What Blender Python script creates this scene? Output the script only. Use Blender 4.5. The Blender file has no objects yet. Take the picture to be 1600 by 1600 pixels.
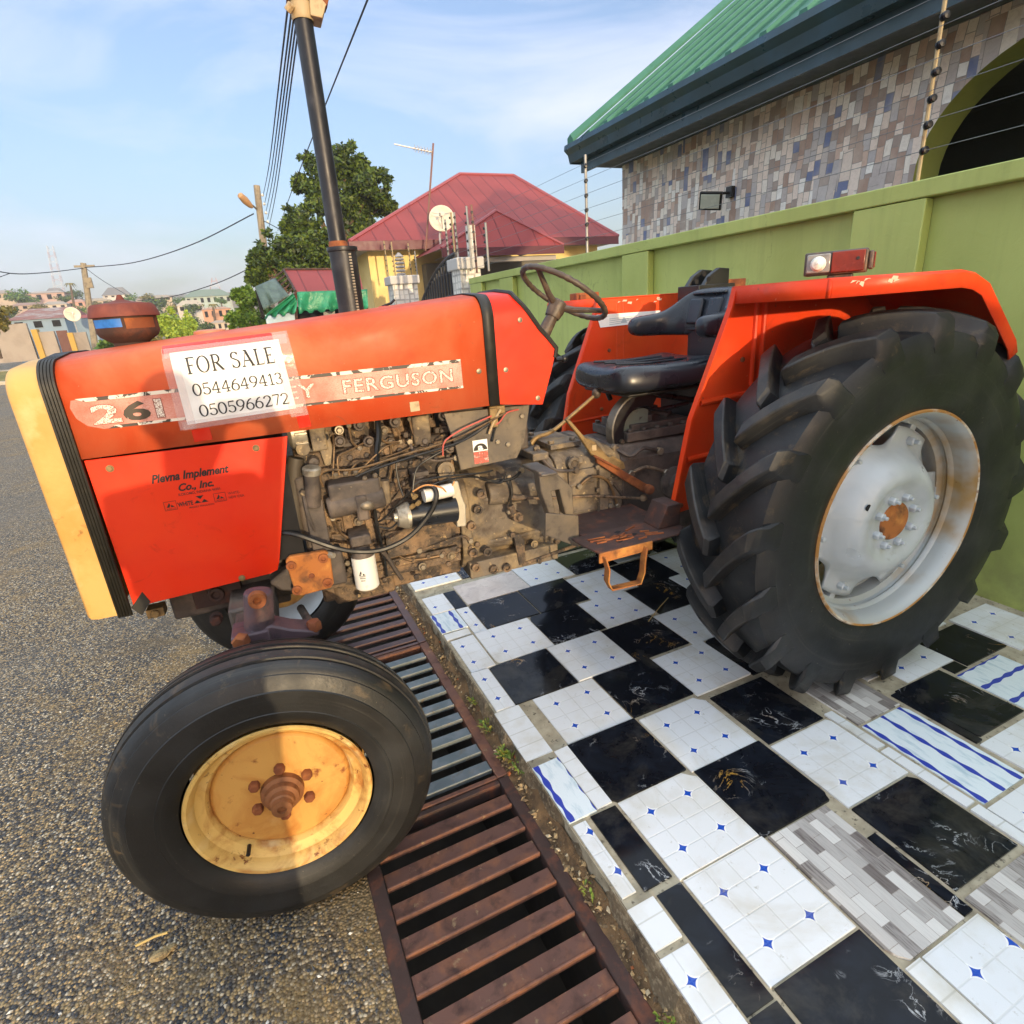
import bpy, bmesh, math, random
from mathutils import Vector, Matrix
R = math.radians
random.seed(7)
S = bpy.context.scene
COL = S.collection

# ------------------------------------------------------------------ camera
CAM_F, CAM_YAW, CAM_PITCH, CAM_ROLL, CAM_H = 884.2154, R(-23.5756), R(-19.6594), R(-4.13255), 1.53623
def cam_axes():
    cy, sy = math.cos(-CAM_YAW), math.sin(-CAM_YAW)
    r = Vector((math.cos(CAM_YAW), math.sin(CAM_YAW), 0)); f = Vector((-math.sin(CAM_YAW), math.cos(CAM_YAW), 0)); u = Vector((0, 0, 1))
    f2 = f*math.cos(CAM_PITCH) + u*math.sin(CAM_PITCH); u2 = u*math.cos(CAM_PITCH) - f*math.sin(CAM_PITCH)
    r3 = r*math.cos(CAM_ROLL) + u2*math.sin(CAM_ROLL); u3 = u2*math.cos(CAM_ROLL) - r*math.sin(CAM_ROLL)
    return r3, u3, f2
CR, CU, CF = cam_axes()
CC = Vector((0, 0, CAM_H))
cd = bpy.data.cameras.new('camera'); cam = bpy.data.objects.new('camera', cd); COL.objects.link(cam)
cd.sensor_width = 36; cd.sensor_fit = 'HORIZONTAL'; cd.lens = CAM_F/1600*36
cd.clip_start = 0.02; cd.clip_end = 3000
m = Matrix((CR, CU, -CF)).transposed().to_4x4(); m.translation = CC
cam.matrix_world = m
S.camera = cam

# ------------------------------------------------------------------ light
SUN_EL, SUN_AZ = R(6.4), R(0.6)      # azimuth measured from -Y (behind the camera) towards +X
sun_dir = Vector((math.sin(SUN_AZ)*math.cos(SUN_EL), -math.cos(SUN_AZ)*math.cos(SUN_EL), math.sin(SUN_EL)))
sl = bpy.data.lights.new('sun', 'SUN'); sl.energy = 2.0; sl.angle = R(0.6); sl.color = (1.0, 0.78, 0.48)
so = bpy.data.objects.new('sun', sl); COL.objects.link(so)
so.rotation_euler = sun_dir.to_track_quat('Z', 'Y').to_euler()
so.location = (0, -20, 30)
W = bpy.data.worlds.new('World'); S.world = W; W.use_nodes = True
wn, wl = W.node_tree.nodes, W.node_tree.links
wn.clear()
w_out = wn.new('ShaderNodeOutputWorld'); w_bg = wn.new('ShaderNodeBackground')
sky = wn.new('ShaderNodeTexSky'); sky.sky_type = 'NISHITA'; sky.sun_disc = False
sky.sun_elevation = SUN_EL; sky.sun_rotation = math.pi - SUN_AZ
sky.altitude = 100; sky.air_density = 1.0; sky.dust_density = 4; sky.ozone_density = 2.0
w_bg.inputs['Strength'].default_value = 0.15
# thin high cloud spread over the sky
tc = wn.new('ShaderNodeTexCoord'); mp = wn.new('ShaderNodeMapping'); mp.inputs['Scale'].default_value = (1.6, 2.6, 5.2)
mp.inputs['Rotation'].default_value = (0, 0.25, 0.5)
nz = wn.new('ShaderNodeTexNoise'); nz.inputs['Scale'].default_value = 1.3; nz.inputs['Detail'].default_value = 7; nz.inputs['Roughness'].default_value = 0.55
nz.inputs['Distortion'].default_value = 0.6
rp = wn.new('ShaderNodeValToRGB'); rp.color_ramp.elements[0].position = 0.46; rp.color_ramp.elements[1].position = 0.74; rp.color_ramp.elements[0].color = (.05, .05, .05, 1)
rp.color_ramp.elements[1].color = (0.9, 0.9, 0.9, 1)
mx = wn.new('ShaderNodeMix'); mx.data_type = 'RGBA'; mx.inputs[7].default_value = (2.45, 2.75, 3.0, 1)
wl.new(tc.outputs['Generated'], mp.inputs['Vector']); wl.new(mp.outputs['Vector'], nz.inputs['Vector'])
wl.new(nz.outputs['Fac'], rp.inputs['Fac']); wl.new(rp.outputs['Color'], mx.inputs[0]); wl.new(sky.outputs['Color'], mx.inputs[6])
# unseen bright cloud added overhead and to the left, lifting the light in shade
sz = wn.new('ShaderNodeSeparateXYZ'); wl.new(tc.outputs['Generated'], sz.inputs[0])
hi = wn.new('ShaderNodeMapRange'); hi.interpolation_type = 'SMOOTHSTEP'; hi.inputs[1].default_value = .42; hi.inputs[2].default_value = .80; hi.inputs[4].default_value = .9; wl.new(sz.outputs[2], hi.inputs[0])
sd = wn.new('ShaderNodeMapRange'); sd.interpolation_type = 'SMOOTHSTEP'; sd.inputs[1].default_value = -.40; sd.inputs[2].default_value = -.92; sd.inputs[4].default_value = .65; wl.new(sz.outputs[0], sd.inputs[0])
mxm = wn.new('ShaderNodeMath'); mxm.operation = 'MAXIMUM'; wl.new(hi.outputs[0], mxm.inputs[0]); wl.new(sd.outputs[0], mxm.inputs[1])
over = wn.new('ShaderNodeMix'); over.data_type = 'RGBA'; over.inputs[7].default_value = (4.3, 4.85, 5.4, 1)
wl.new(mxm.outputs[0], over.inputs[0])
tint = wn.new('ShaderNodeMix'); tint.data_type = 'RGBA'; tint.blend_type = 'MULTIPLY'; tint.inputs[0].default_value = 1; tint.inputs[7].default_value = (.97, .915, 1.02, 1)
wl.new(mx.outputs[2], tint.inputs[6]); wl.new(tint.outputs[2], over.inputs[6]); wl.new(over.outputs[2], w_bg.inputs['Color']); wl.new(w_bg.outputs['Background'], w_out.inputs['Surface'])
S.view_settings.view_transform = 'Standard'; S.view_settings.look = 'None'; S.view_settings.gamma = 1
S.view_settings.exposure = 1.45

# ------------------------------------------------------------------ helpers
def ray(px, py): return CR*((px-800)/CAM_F) - CU*((py-800)/CAM_F) + CF
def on_y(px, py, y):
    v = ray(px, py); return CC + v*(y/v.y)
def on_x(px, py, x):
    v = ray(px, py); return CC + v*(x/v.x)
def on_z(px, py, z):
    v = ray(px, py); return CC + v*((z-CAM_H)/v.z)

class MB:
    def __init__(s): s.v = []; s.f = []; s.m = []; s.uv = {}
    def add(s, vs, fs, mi=0, uvs=None):
        b = len(s.v); s.v += [tuple(v) for v in vs]
        for i, f in enumerate(fs):
            if uvs: s.uv[len(s.f)] = uvs[i]
            s.f.append(tuple(b+k for k in f)); s.m.append(mi)
    def box(s, c, d, mi=0, rot=None):
        x, y, z = d[0]/2, d[1]/2, d[2]/2
        vs = [Vector(p) for p in ((-x,-y,-z),(x,-y,-z),(x,y,-z),(-x,y,-z),(-x,-y,z),(x,-y,z),(x,y,z),(-x,y,z))]
        if rot is not None:
            q = rot if isinstance(rot, Matrix) else Matrix.Rotation(rot[1], 3, rot[0])
            vs = [q @ v for v in vs]
        s.add([v+Vector(c) for v in vs], [(0,3,2,1),(4,5,6,7),(0,1,5,4),(1,2,6,5),(2,3,7,6),(3,0,4,7)], mi)
    def bb(s, x0, x1, y0, y1, z0, z1, mi=0): s.box(((x0+x1)/2,(y0+y1)/2,(z0+z1)/2), (abs(x1-x0),abs(y1-y0),abs(z1-z0)), mi)
    def quad(s, a, b, c, d, mi=0, uv=None): s.add([a,b,c,d], [(0,1,2,3)], mi, [uv] if uv else None)
    def rings(s, rs, cap0=True, cap1=True, closed=True, mi=0):
        n = len(rs[0]); b = len(s.v)
        for r in rs: s.v += [tuple(p) for p in r]
        for i in range(len(rs)-1):
            for j in range(n if closed else n-1):
                k = (j+1) % n
                s.f.append((b+i*n+j, b+i*n+k, b+(i+1)*n+k, b+(i+1)*n+j)); s.m.append(mi)
        if cap0: s.f.append(tuple(b+j for j in reversed(range(n)))); s.m.append(mi)
        if cap1: s.f.append(tuple(b+(len(rs)-1)*n+j for j in range(n))); s.m.append(mi)
    def tube(s, pts, r, n=8, mi=0, cap=True, smooth=0):
        pts = [Vector(p) for p in pts]
        if smooth: pts = spline(pts, smooth)
        rr = r if isinstance(r, (list, tuple)) else [r]*len(pts)
        if len(rr) != len(pts): rr = [rr[0]+(rr[-1]-rr[0])*i/(len(pts)-1) for i in range(len(pts))]
        rs = []; up = None
        for i, p in enumerate(pts):
            t = (pts[min(i+1, len(pts)-1)] - pts[max(i-1, 0)]).normalized()
            if up is None:
                up = Vector((0,0,1)) if abs(t.z) < .9 else Vector((1,0,0))
            a = t.cross(up)
            if a.length < 1e-6: a = t.orthogonal()
            a.normalize(); up = a.cross(t).normalized()
            rs.append([p + (a*math.cos(2*math.pi*k/n) + up*math.sin(2*math.pi*k/n))*rr[i] for k in range(n)])
        s.rings(rs, cap, cap, True, mi)
    def cyl(s, a, b, r0, r1=None, n=20, mi=0): s.tube([a, b], [r0, r0 if r1 is None else r1], n, mi)
    def lathe(s, prof, o, ax, n=32, mi=0, cap=False):
        ax = Vector(ax).normalized(); a = ax.orthogonal().normalized(); b = ax.cross(a); o = Vector(o)
        s.rings([[o + ax*h + (a*math.cos(2*math.pi*k/n) + b*math.sin(2*math.pi*k/n))*max(r, 1e-4) for k in range(n)] for r, h in prof], cap, cap, True, mi)
    def hexn(s, c, ax, r, h, mi=0, n=6):
        ax = Vector(ax).normalized(); s.lathe([(r, 0), (r, h*.8), (r*.8, h)], c, ax, n, mi, True)
    def prism(s, poly, d, mi=0):   # poly of 3d points extruded by vector d
        poly = [Vector(p) for p in poly]; d = Vector(d)
        s.rings([poly, [p+d for p in poly]], True, True, True, mi)
    def sphere(s, c, r, n=12, mi=0, sc=(1,1,1)):
        rs = []
        for i in range(n//2+1):
            t = math.pi*i/(n//2)
            rs.append([Vector(c)+Vector((r*sc[0]*max(math.sin(t),1e-3)*math.cos(2*math.pi*k/n), r*sc[1]*max(math.sin(t),1e-3)*math.sin(2*math.pi*k/n), -r*sc[2]*math.cos(t))) for k in range(n)])
        s.rings(rs, True, True, True, mi)

def spline(pts, k):
    out = []; P = [pts[0]] + list(pts) + [pts[-1]]
    for i in range(1, len(P)-2):
        for j in range(k):
            t = j/k; a, b, c, d = P[i-1], P[i], P[i+1], P[i+2]
            out.append(.5*((2*b) + (c-a)*t + (2*a-5*b+4*c-d)*t*t + (3*b-3*c+d-a)*t**3))
    out.append(P[-2]); return out

def obj(name, mb, mats, parent=None, smooth=35, bevel=0, seg=2, sub=0, recalc=True, solid=0):
    me = bpy.data.meshes.new(name)
    me.from_pydata(mb.v, [], mb.f)
    for mt in (mats if isinstance(mats, (list, tuple)) else [mats]): me.materials.append(mt)
    if any(mb.m):
        me.polygons.foreach_set('material_index', mb.m)
    if mb.uv:
        ul = me.uv_layers.new(name='UVMap')
        for fi, uvs in mb.uv.items():
            for li, uv in zip(me.polygons[fi].loop_indices, uvs): ul.data[li].uv = uv
    if recalc and not mb.uv:
        bm = bmesh.new(); bm.from_mesh(me); bmesh.ops.recalc_face_normals(bm, faces=bm.faces[:]); bm.to_mesh(me); bm.free()
    if smooth:
        me.polygons.foreach_set('use_smooth', [True]*len(me.polygons))
        me.set_sharp_from_angle(angle=R(smooth))
    me.update()
    o = bpy.data.objects.new(name, me); COL.objects.link(o)
    if parent is not None: o.parent = parent
    if solid:
        md = o.modifiers.new('thick', 'SOLIDIFY'); md.thickness = solid; md.offset = 0
    if bevel:
        md = o.modifiers.new('bevel', 'BEVEL'); md.width = bevel; md.segments = seg; md.limit_method = 'ANGLE'; md.angle_limit = R(40)
        md.harden_normals = False
    if sub:
        md = o.modifiers.new('sub', 'SUBSURF'); md.levels = sub; md.render_levels = sub
    return o

def obj_each(name, mb, mats, parent=None, **kw):
    # one object per separate bolt, nut or stud: pieces that touch stay together
    p = list(range(len(mb.v)))
    def find(i):
        while p[i] != i: p[i] = p[p[i]]; i = p[i]
        return i
    for f in mb.f:
        for k in f[1:]: p[find(k)] = find(f[0])
    comp = {}
    for i in range(len(mb.v)): comp.setdefault(find(i), []).append(i)
    bx = [([min(mb.v[i][a] for i in c) for a in range(3)], [max(mb.v[i][a] for i in c) for a in range(3)], c) for c in comp.values()]
    q = list(range(len(bx)))
    def fq(i):
        while q[i] != i: i = q[i]
        return i
    for i in range(len(bx)):
        for j in range(i):
            if all(bx[i][0][a] <= bx[j][1][a]+.001 and bx[j][0][a] <= bx[i][1][a]+.001 for a in range(3)): q[fq(i)] = fq(j)
    grp = {}
    for i in range(len(bx)): grp.setdefault(fq(i), []).extend(bx[i][2])
    out = []
    for vs in grp.values():
        st = set(vs); mp_ = {v: k for k, v in enumerate(sorted(st))}; m2 = MB(); m2.v = [mb.v[i] for i in sorted(st)]
        for f, mi in zip(mb.f, mb.m):
            if f[0] in st: m2.f.append(tuple(mp_[k] for k in f)); m2.m.append(mi)
        out.append(obj(name, m2, mats, parent, **kw))
    return out

def tag(o, label=None, cat=None, group=None, kind=None):
    if label: o['label'] = label
    if cat: o['category'] = cat
    if group: o['group'] = group
    if kind: o['kind'] = kind
    return o
def empty(name, loc, rz=0, parent=None):
    o = bpy.data.objects.new(name, None); COL.objects.link(o); o.location = loc; o.rotation_euler = (0, 0, rz); o.empty_display_size = .1
    if parent is not None: o.parent = parent
    return o
def kids(o): return [c for c in bpy.data.objects if c.parent == o]
def copy_tree(o, parent=None):
    c = o.copy(); COL.objects.link(c)
    if parent is not None: c.parent = parent
    for ch in kids(o): copy_tree(ch, c)
    return c

# ------------------------------------------------------------------ materials
def srgb(h):
    h = h.lstrip('#'); o = []
    for i in (0, 2, 4):
        c = int(h[i:i+2], 16)/255; o.append(c/12.92 if c <= .04045 else ((c+.055)/1.055)**2.4)
    return tuple(o)
class N:
    def __init__(s, name):
        s.mat = bpy.data.materials.new(name); s.mat.use_nodes = True; s.n = s.mat.node_tree.nodes; s.l = s.mat.node_tree.links
        s.b = s.n['Principled BSDF']; s._tc = None
    def new(s, t, **kw):
        n = s.n.new('ShaderNode'+t)
        for k, v in kw.items(): setattr(n, k, v)
        return n
    def tc(s, out='Object'):
        if s._tc is None: s._tc = s.new('TexCoord')
        return s._tc.outputs[out]
    def set(s, sock, v):
        if hasattr(v, 'is_linked') or hasattr(v, 'links'): s.l.new(v, sock)
        else:
            if isinstance(v, (tuple, list)) and len(v) == 3 and sock.type == 'RGBA': v = (*v, 1)
            sock.default_value = v
    def math(s, op, a, b=0.0, c=None, clamp=False):
        n = s.new('Math', operation=op); n.use_clamp = clamp; s.set(n.inputs[0], a); s.set(n.inputs[1], b)
        if c is not None: s.set(n.inputs[2], c)
        return n.outputs[0]
    def mix(s, f, a, b):
        n = s.new('Mix', data_type='RGBA'); s.set(n.inputs[0], f); s.set(n.inputs[6], a); s.set(n.inputs[7], b); return n.outputs[2]
    def mapping(s, vec, scale=(1,1,1), rot=(0,0,0), loc=(0,0,0)):
        n = s.new('Mapping'); s.set(n.inputs['Vector'], vec); n.inputs['Scale'].default_value = scale; n.inputs['Rotation'].default_value = rot; n.inputs['Location'].default_value = loc
        return n.outputs[0]
    def noise(s, scale, detail=4, rough=.55, dist=0, vec=None, out='Fac'):
        n = s.new('TexNoise'); s.set(n.inputs['Vector'], vec if vec is not None else s.tc()); n.inputs['Scale'].default_value = scale
        n.inputs['Detail'].default_value = detail; n.inputs['Roughness'].default_value = rough; n.inputs['Distortion'].default_value = dist
        return n.outputs[out]
    def voro(s, scale, feature='F1', vec=None, out='Distance', metric='EUCLIDEAN', rnd=1, dim='3D'):
        n = s.new('TexVoronoi', feature=feature, voronoi_dimensions=dim)
        if feature in ('F1', 'F2', 'SMOOTH_F1'): n.distance = metric
        s.set(n.inputs['Vector'], vec if vec is not None else s.tc()); n.inputs['Scale'].default_value = scale; n.inputs['Randomness'].default_value = rnd
        return n.outputs[out]
    def ramp(s, f, stops, interp='LINEAR'):
        n = s.new('ValToRGB'); r = n.color_ramp; r.interpolation = interp
        while len(r.elements) < len(stops): r.elements.new(.5)
        for e, (p, c) in zip(r.elements, stops):
            e.position = p; e.color = (c, c, c, 1) if isinstance(c, (int, float)) else (*c, 1)
        s.set(n.inputs[0], f); return n.outputs[0]
    def bump(s, h, strength=.3, dist=.01, prev=None):
        n = s.new('Bump'); n.inputs['Strength'].default_value = strength; n.inputs['Distance'].default_value = dist; s.set(n.inputs['Height'], h)
        if prev is not None: s.set(n.inputs['Normal'], prev)
        s.l.new(n.outputs[0], s.b.inputs['Normal']); return n.outputs[0]
    def fin(s, col, rough=.6, metal=0, spec=None, coat=0):
        s.set(s.b.inputs['Base Color'], col); s.set(s.b.inputs['Roughness'], rough); s.set(s.b.inputs['Metallic'], metal)
        if spec is not None: s.b.inputs['Specular IOR Level'].default_value = spec
        if coat: s.b.inputs['Coat Weight'].default_value = coat; s.b.inputs['Coat Roughness'].default_value = .15
        return s.mat
def wm(name, base, rough=.6, layers=(), bump=None, metal=0, spec=None, coat=0, dent=None):
    """weathered surface: base colour with noise patches (colour, scale, lo, hi[, detail, distortion])"""
    n = N(name); c = base
    for L in layers:
        col, sc, lo, hi = L[:4]; f = n.ramp(n.noise(sc, L[4] if len(L) > 4 else 5, .6, L[5] if len(L) > 5 else .3), [(lo, 0.), (hi, 1.)]); c = n.mix(f, c, col)
    if bump:
        pv = None
        if dent: pv = n.bump(n.noise(dent[0], 3, .5), dent[1], dent[2])
        n.bump(n.noise(bump[0], 5, .6), bump[1], bump[2], pv)
    rg = n.ramp(n.noise(9, 4), [(.3, max(rough-.12, .03)), (.7, min(rough+.12, 1))])
    return n.fin(c, rg, metal, spec, coat)

M = {}
M['orange'] = wm('faded_orange_paint', srgb('#cc4f28'), .55, [(srgb('#d2744e'), 2.2, .42, .75, 6, .8), (srgb('#b04226'), 5, .56, .8), (srgb('#9c5a42'), 13, .62, .8, 8, 1.5), (srgb('#e2a488'), 60, .70, .76), (srgb('#6a3c2c'), 42, .72, .77)], (160, .04, .002), 0, .3, dent=(3.2, .22, .03))
M['red'] = wm('red_orange_paint', srgb('#de2a0c'), .42, [(srgb('#e23c14'), 2.5, .4, .7), (srgb('#bc2a10'), 14, .62, .8, 8, 1.2), (srgb('#7a3a22'), 45, .72, .77), (srgb('#e8866a'), 70, .72, .76)], (160, .03, .002), 0, .3, dent=(3.6, .16, .03))
M['fender'] = wm('red_fender_paint', srgb('#d83c14'), .45, [(srgb('#de5020'), 3, .45, .7), (srgb('#b03a1c'), 7, .58, .8, 8, 1.0), (srgb('#7a4630'), 30, .68, .76), (srgb('#e8a080'), 64, .71, .75)], (120, .05, .002), 0, .3, dent=(4, .2, .03))
M['cream'] = wm('stained_cream_paint', srgb('#cfa25c'), .55, [(srgb('#bf8838'), 4, .45, .72), (srgb('#dabd86'), 7, .55, .8), (srgb('#8a5a20'), 26, .66, .76)], (90, .08, .003))
M['rub'] = wm('black_rubber_trim', srgb('#26241f'), .55, [(srgb('#3a362e'), 20, .5, .75)])
M['tyre'] = wm('dusty_tyre_rubber', srgb('#131518'), .46, [(srgb('#242628'), 5, .48, .75), (srgb('#524a3c'), 14, .60, .78), (srgb('#6a5e4a'), 30, .68, .76), (srgb('#1d1f24'), 9, .5, .7)], (70, .25, .004))
M['tyref'] = wm('smooth_tyre_rubber', srgb('#191919'), .5, [(srgb('#302e29'), 4, .48, .72), (srgb('#5a5342'), 20, .62, .78), (srgb('#77705e'), 60, .70, .76)], (90, .15, .003))
M['rust'] = wm('rust', srgb('#7a4326'), .85, [(srgb('#9a5a2c'), 14, .45, .65), (srgb('#4a2a1c'), 9, .5, .75)], (60, .5, .004))
M['rustbright'] = wm('orange_rust', srgb('#a0612c'), .8, [(srgb('#c58840'), 11, .48, .68), (srgb('#5c3a22'), 16, .5, .7)], (70, .4, .003))
M['rustdark'] = wm('dark_rust', srgb('#3e2c28'), .8, [(srgb('#6a3c28'), 16, .5, .7), (srgb('#34241f'), 7, .5, .7)], (60, .4, .003))
M['grime'] = wm('dust_caked_castings', srgb('#6c5a48'), .7, [(srgb('#94785a'), 9, .46, .66), (srgb('#3e3630'), 13, .46, .60), (srgb('#28221e'), 34, .57, .66), (srgb('#b09468'), 55, .62, .72)], (70, .9, .006))
M['grime2'] = wm('dusty_gearbox_castings', srgb('#6e6458'), .68, [(srgb('#9c8660'), 7, .46, .70), (srgb('#4c4136'), 10, .48, .64), (srgb('#b09a74'), 48, .62, .72), (srgb('#2c2826'), 32, .62, .75)], (45, .5, .006))
M['dark'] = wm('dark_oily_castings', srgb('#4c443f'), .65, [(srgb('#6e6054'), 8, .45, .7), (srgb('#322c2a'), 14, .5, .7)], (45, .5, .005))
M['black'] = wm('black_enamel', srgb('#15161a'), .35, [(srgb('#33302c'), 20, .6, .8)])
M['cable'] = wm('black_cable', srgb('#1b1a19'), .45, [(srgb('#3d372e'), 30, .55, .7)])
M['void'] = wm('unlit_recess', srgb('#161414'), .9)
M['alu'] = wm('dirty_aluminium', srgb('#b3ab9b'), .45, [(srgb('#6f665a'), 18, .5, .7)], (80, .3, .003), .6)
M['steel'] = wm('worn_steel', srgb('#8d8374'), .45, [(srgb('#5a4c3a'), 14, .5, .7)], (80, .2, .002), .7)
M['pipe'] = wm('copper_brown_pipe', srgb('#7a6246'), .5, [(srgb('#3b322a'), 20, .5, .7)], None, .5)
M['silver'] = wm('silver_wheel_paint', srgb('#b9c0c4'), .38, [(srgb('#a6adb0'), 4, .45, .7), (srgb('#8d8a80'), 12, .66, .8)], (100, .08, .002), .15)
M['plate'] = wm('grey_sheet_metal', srgb('#5a524a'), .5, [(srgb('#776a58'), 7, .45, .7), (srgb('#3a3430'), 22, .55, .75)], (70, .2, .002), .2)
M['vinyl'] = wm('black_vinyl', srgb('#22262e'), .3, [(srgb('#2a2c31'), 6, .5, .8)], (220, .08, .001))
M['wheelgrip'] = wm('worn_brown_plastic', srgb('#4b3f35'), .5, [(srgb('#6b5c4c'), 22, .5, .7)])
M['brownlever'] = wm('yellowed_lever', srgb('#8a7148'), .55, [(srgb('#54432c'), 16, .5, .68)], (60, .3, .002), .2)
M['exh'] = wm('black_exhaust', srgb('#23242a'), .42, [(srgb('#3b3c42'), 9, .5, .75)], (50, .2, .002), .3)
M['white'] = wm('white_paint', srgb('#e4e0d6'), .45, [(srgb('#c8c0ae'), 30, .62, .75)])
M['offwhite'] = wm('dirty_cream_enamel', srgb('#b09a76'), .55, [(srgb('#7a5c3c'), 14, .55, .7)])
M['paper'] = wm('white_paper', srgb('#efeeec'), .6, [(srgb('#e2dfda'), 8, .5, .7)])
M['ink'] = wm('dark_print_ink', srgb('#2c2c30'), .7)
M['inkblack'] = wm('black_print_ink', srgb('#1a1513'), .6)
M['blue'] = wm('blue_tape', srgb('#2e72c4'), .4, [(srgb('#2159a0'), 30, .5, .7)])
M['amber'] = wm('amber_lens', srgb('#7e2813'), .2, [(srgb('#661f10'), 20, .5, .7)])
M['lens'] = wm('clear_lens', srgb('#8f8a85'), .15, [(srgb('#6e6a66'), 40, .5, .7)])
M['wire_red'] = wm('red_wire', srgb('#b8564a'), .5)
M['wire_ora'] = wm('orange_wire', srgb('#c08a54'), .5)
n = N('silver_rim_with_rust')
d = n.tc(); base = n.mix(n.ramp(n.noise(3.2, 4), [(.48, 0), (.68, 1)]), srgb('#aeb3b3'), srgb('#9b7a46'))
base = n.mix(n.ramp(n.noise(24, 5), [(.68, 0), (.74, 1)]), base, srgb('#6a3218')); n.bump(n.noise(60, 4), .1, .002)
M['silverrust'] = n.fin(base, .45, .15)
n = N('yellow_rim_with_rust')
base = n.mix(n.ramp(n.noise(6, 6, .65, .8), [(.46, 0), (.64, 1)]), srgb('#dab468'), srgb('#a4662a'))
base = n.mix(n.ramp(n.noise(9, 5), [(.55, 0), (.75, 1)]), base, srgb('#e3cc98')); base = n.mix(n.ramp(n.noise(27, 6, .7), [(.60, 0), (.68, 1)]), base, srgb('#6e3416'))
n.bump(n.noise(70, 4), .15, .002); M['yellowrim'] = n.fin(base, .5)
# cracked pale decal
n = N('cracked_pink_decal')
e = n.voro(120, 'DISTANCE_TO_EDGE', n.mapping(n.tc(), (1, .3, 1.6)))
c = n.mix(n.ramp(n.noise(9, 4), [(.35, 0), (.65, 1)]), srgb('#c0604e'), srgb('#d8a092'))
c = n.mix(n.ramp(e, [(.0, 1), (.05, 0)]), c, srgb('#c25a44')); M['decal'] = n.fin(c, .45)
n = N('cracked_white_lettering')
e = n.voro(150, 'DISTANCE_TO_EDGE', n.mapping(n.tc(), (1, .3, 1.4)))
c = n.mix(n.ramp(e, [(.04, 1), (.09, 0)]), srgb('#e6dccf'), srgb('#8a5a4c')); M['crack'] = n.fin(c, .5)
n = N('chipped_black_lettering')
c = n.mix(n.ramp(n.noise(60, 4), [(.70, 0), (.74, 1)]), srgb('#3a3026'), srgb('#d8c8b8')); M['chipblack'] = n.fin(c, .5)
n = N('edge_stripe_black_white')
c = n.mix(n.ramp(n.noise(26, 5, .6, .6), [(.47, 0), (.5, 1)]), srgb('#e0d6c6'), srgb('#3a302a')); M['stripe_chip'] = n.fin(c, .5)
# tyre rubber: dust worn onto the lug faces, dried mud low between the lugs, circular scuffs on the walls
def tyremat(name, base, r_wear, r_lo, scuff):
    n = N(name); s = n.new('SeparateXYZ'); n.l.new(n.tc(), s.inputs[0]); rr = n.math('SQRT', n.math('ADD', n.math('MULTIPLY', s.outputs[0], s.outputs[0]), n.math('MULTIPLY', s.outputs[2], s.outputs[2])))
    c = n.mix(n.ramp(n.noise(5, 5), [(.46, 0), (.74, 1)]), srgb(base), srgb('#2c2d2e'))
    wear = n.math('MULTIPLY', n.math('GREATER_THAN', rr, r_wear), n.ramp(n.noise(11, 6, .65, .6), [(.44, .05), (.66, .6)])); c = n.mix(wear, c, srgb('#403b35'))
    mud = n.math('MULTIPLY', n.math('LESS_THAN', n.math('ABSOLUTE', n.math('SUBTRACT', rr, r_lo)), .03), n.ramp(n.noise(13, 6, .7, .5), [(.56, 0), (.68, .55)])); c = n.mix(mud, c, srgb('#5e4e38'))
    cv = n.new('CombineXYZ'); n.set(cv.inputs[0], n.math('MULTIPLY', rr, scuff)); n.set(cv.inputs[1], n.math('MULTIPLY', s.outputs[0], 1.6)); n.set(cv.inputs[2], n.math('MULTIPLY', s.outputs[2], 1.6))
    c = n.mix(n.ramp(n.noise(1.0, 5, .65, .2, cv.outputs[0]), [(.58, 0), (.76, .45)]), c, srgb('#4c4942'))
    c = n.mix(n.ramp(n.noise(58, 5, .7), [(.66, 0), (.73, .8)]), c, srgb('#746a58'))
    n.bump(n.noise(90, 5, .65), .25, .003); rg = n.ramp(n.noise(8, 5), [(.3, .38), (.7, .62)]); return n.fin(c, rg)
M['tyre'] = tyremat('dusty_tyre_rubber_lugged', '#131518', .715, .672, 70); M['tyref'] = tyremat('worn_tyre_rubber_ribbed', '#191919', .425, .400, 110)
# clear adhesive tape
n = N('clear_tape'); n.b.inputs['Alpha'].default_value = .28; n.bump(n.noise(60, 4, .6, .8), .4, .002)
M['tape'] = n.fin(srgb('#e8d2d0'), .12)
M['redtape'] = wm('red_tape', srgb('#c3240e'), .2, [(srgb('#d94424'), 40, .62, .7)])

# ------------------------------------------------------------------ lettering
def text_geo(txt, size=1.0, bold=0.0, shear=0.0, space=1.0):
    cu = bpy.data.curves.new('t', 'FONT'); cu.body = txt; cu.size = size; cu.offset = bold; cu.shear = shear; cu.space_character = space; cu.resolution_u = 3
    o = bpy.data.objects.new('t', cu); COL.objects.link(o)
    dg = bpy.context.evaluated_depsgraph_get(); me = bpy.data.meshes.new_from_object(o.evaluated_get(dg))
    vs = [v.co.copy() for v in me.vertices]; fs = [tuple(p.vertices) for p in me.polygons]
    bpy.data.objects.remove(o); bpy.data.curves.remove(cu); bpy.data.meshes.remove(me)
    return vs, fs
def put_text(mb, txt, o, ux, uz, w=None, h=None, mi=0, **kw):
    """lay text in the plane (ux, uz) with lower-left at o, scaled to width w and cap height h"""
    vs, fs = text_geo(txt, **kw)
    x0 = min(v.x for v in vs); x1 = max(v.x for v in vs); y0 = min(v.y for v in vs); y1 = max(v.y for v in vs)
    sx = w/(x1-x0) if w else h/(y1-y0); sy = h/(y1-y0) if h else sx
    o = Vector(o); ux = Vector(ux); uz = Vector(uz)
    mb.add([o + ux*((v.x-x0)*sx) + uz*((v.y-y0)*sy) for v in vs], fs, mi)
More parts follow.
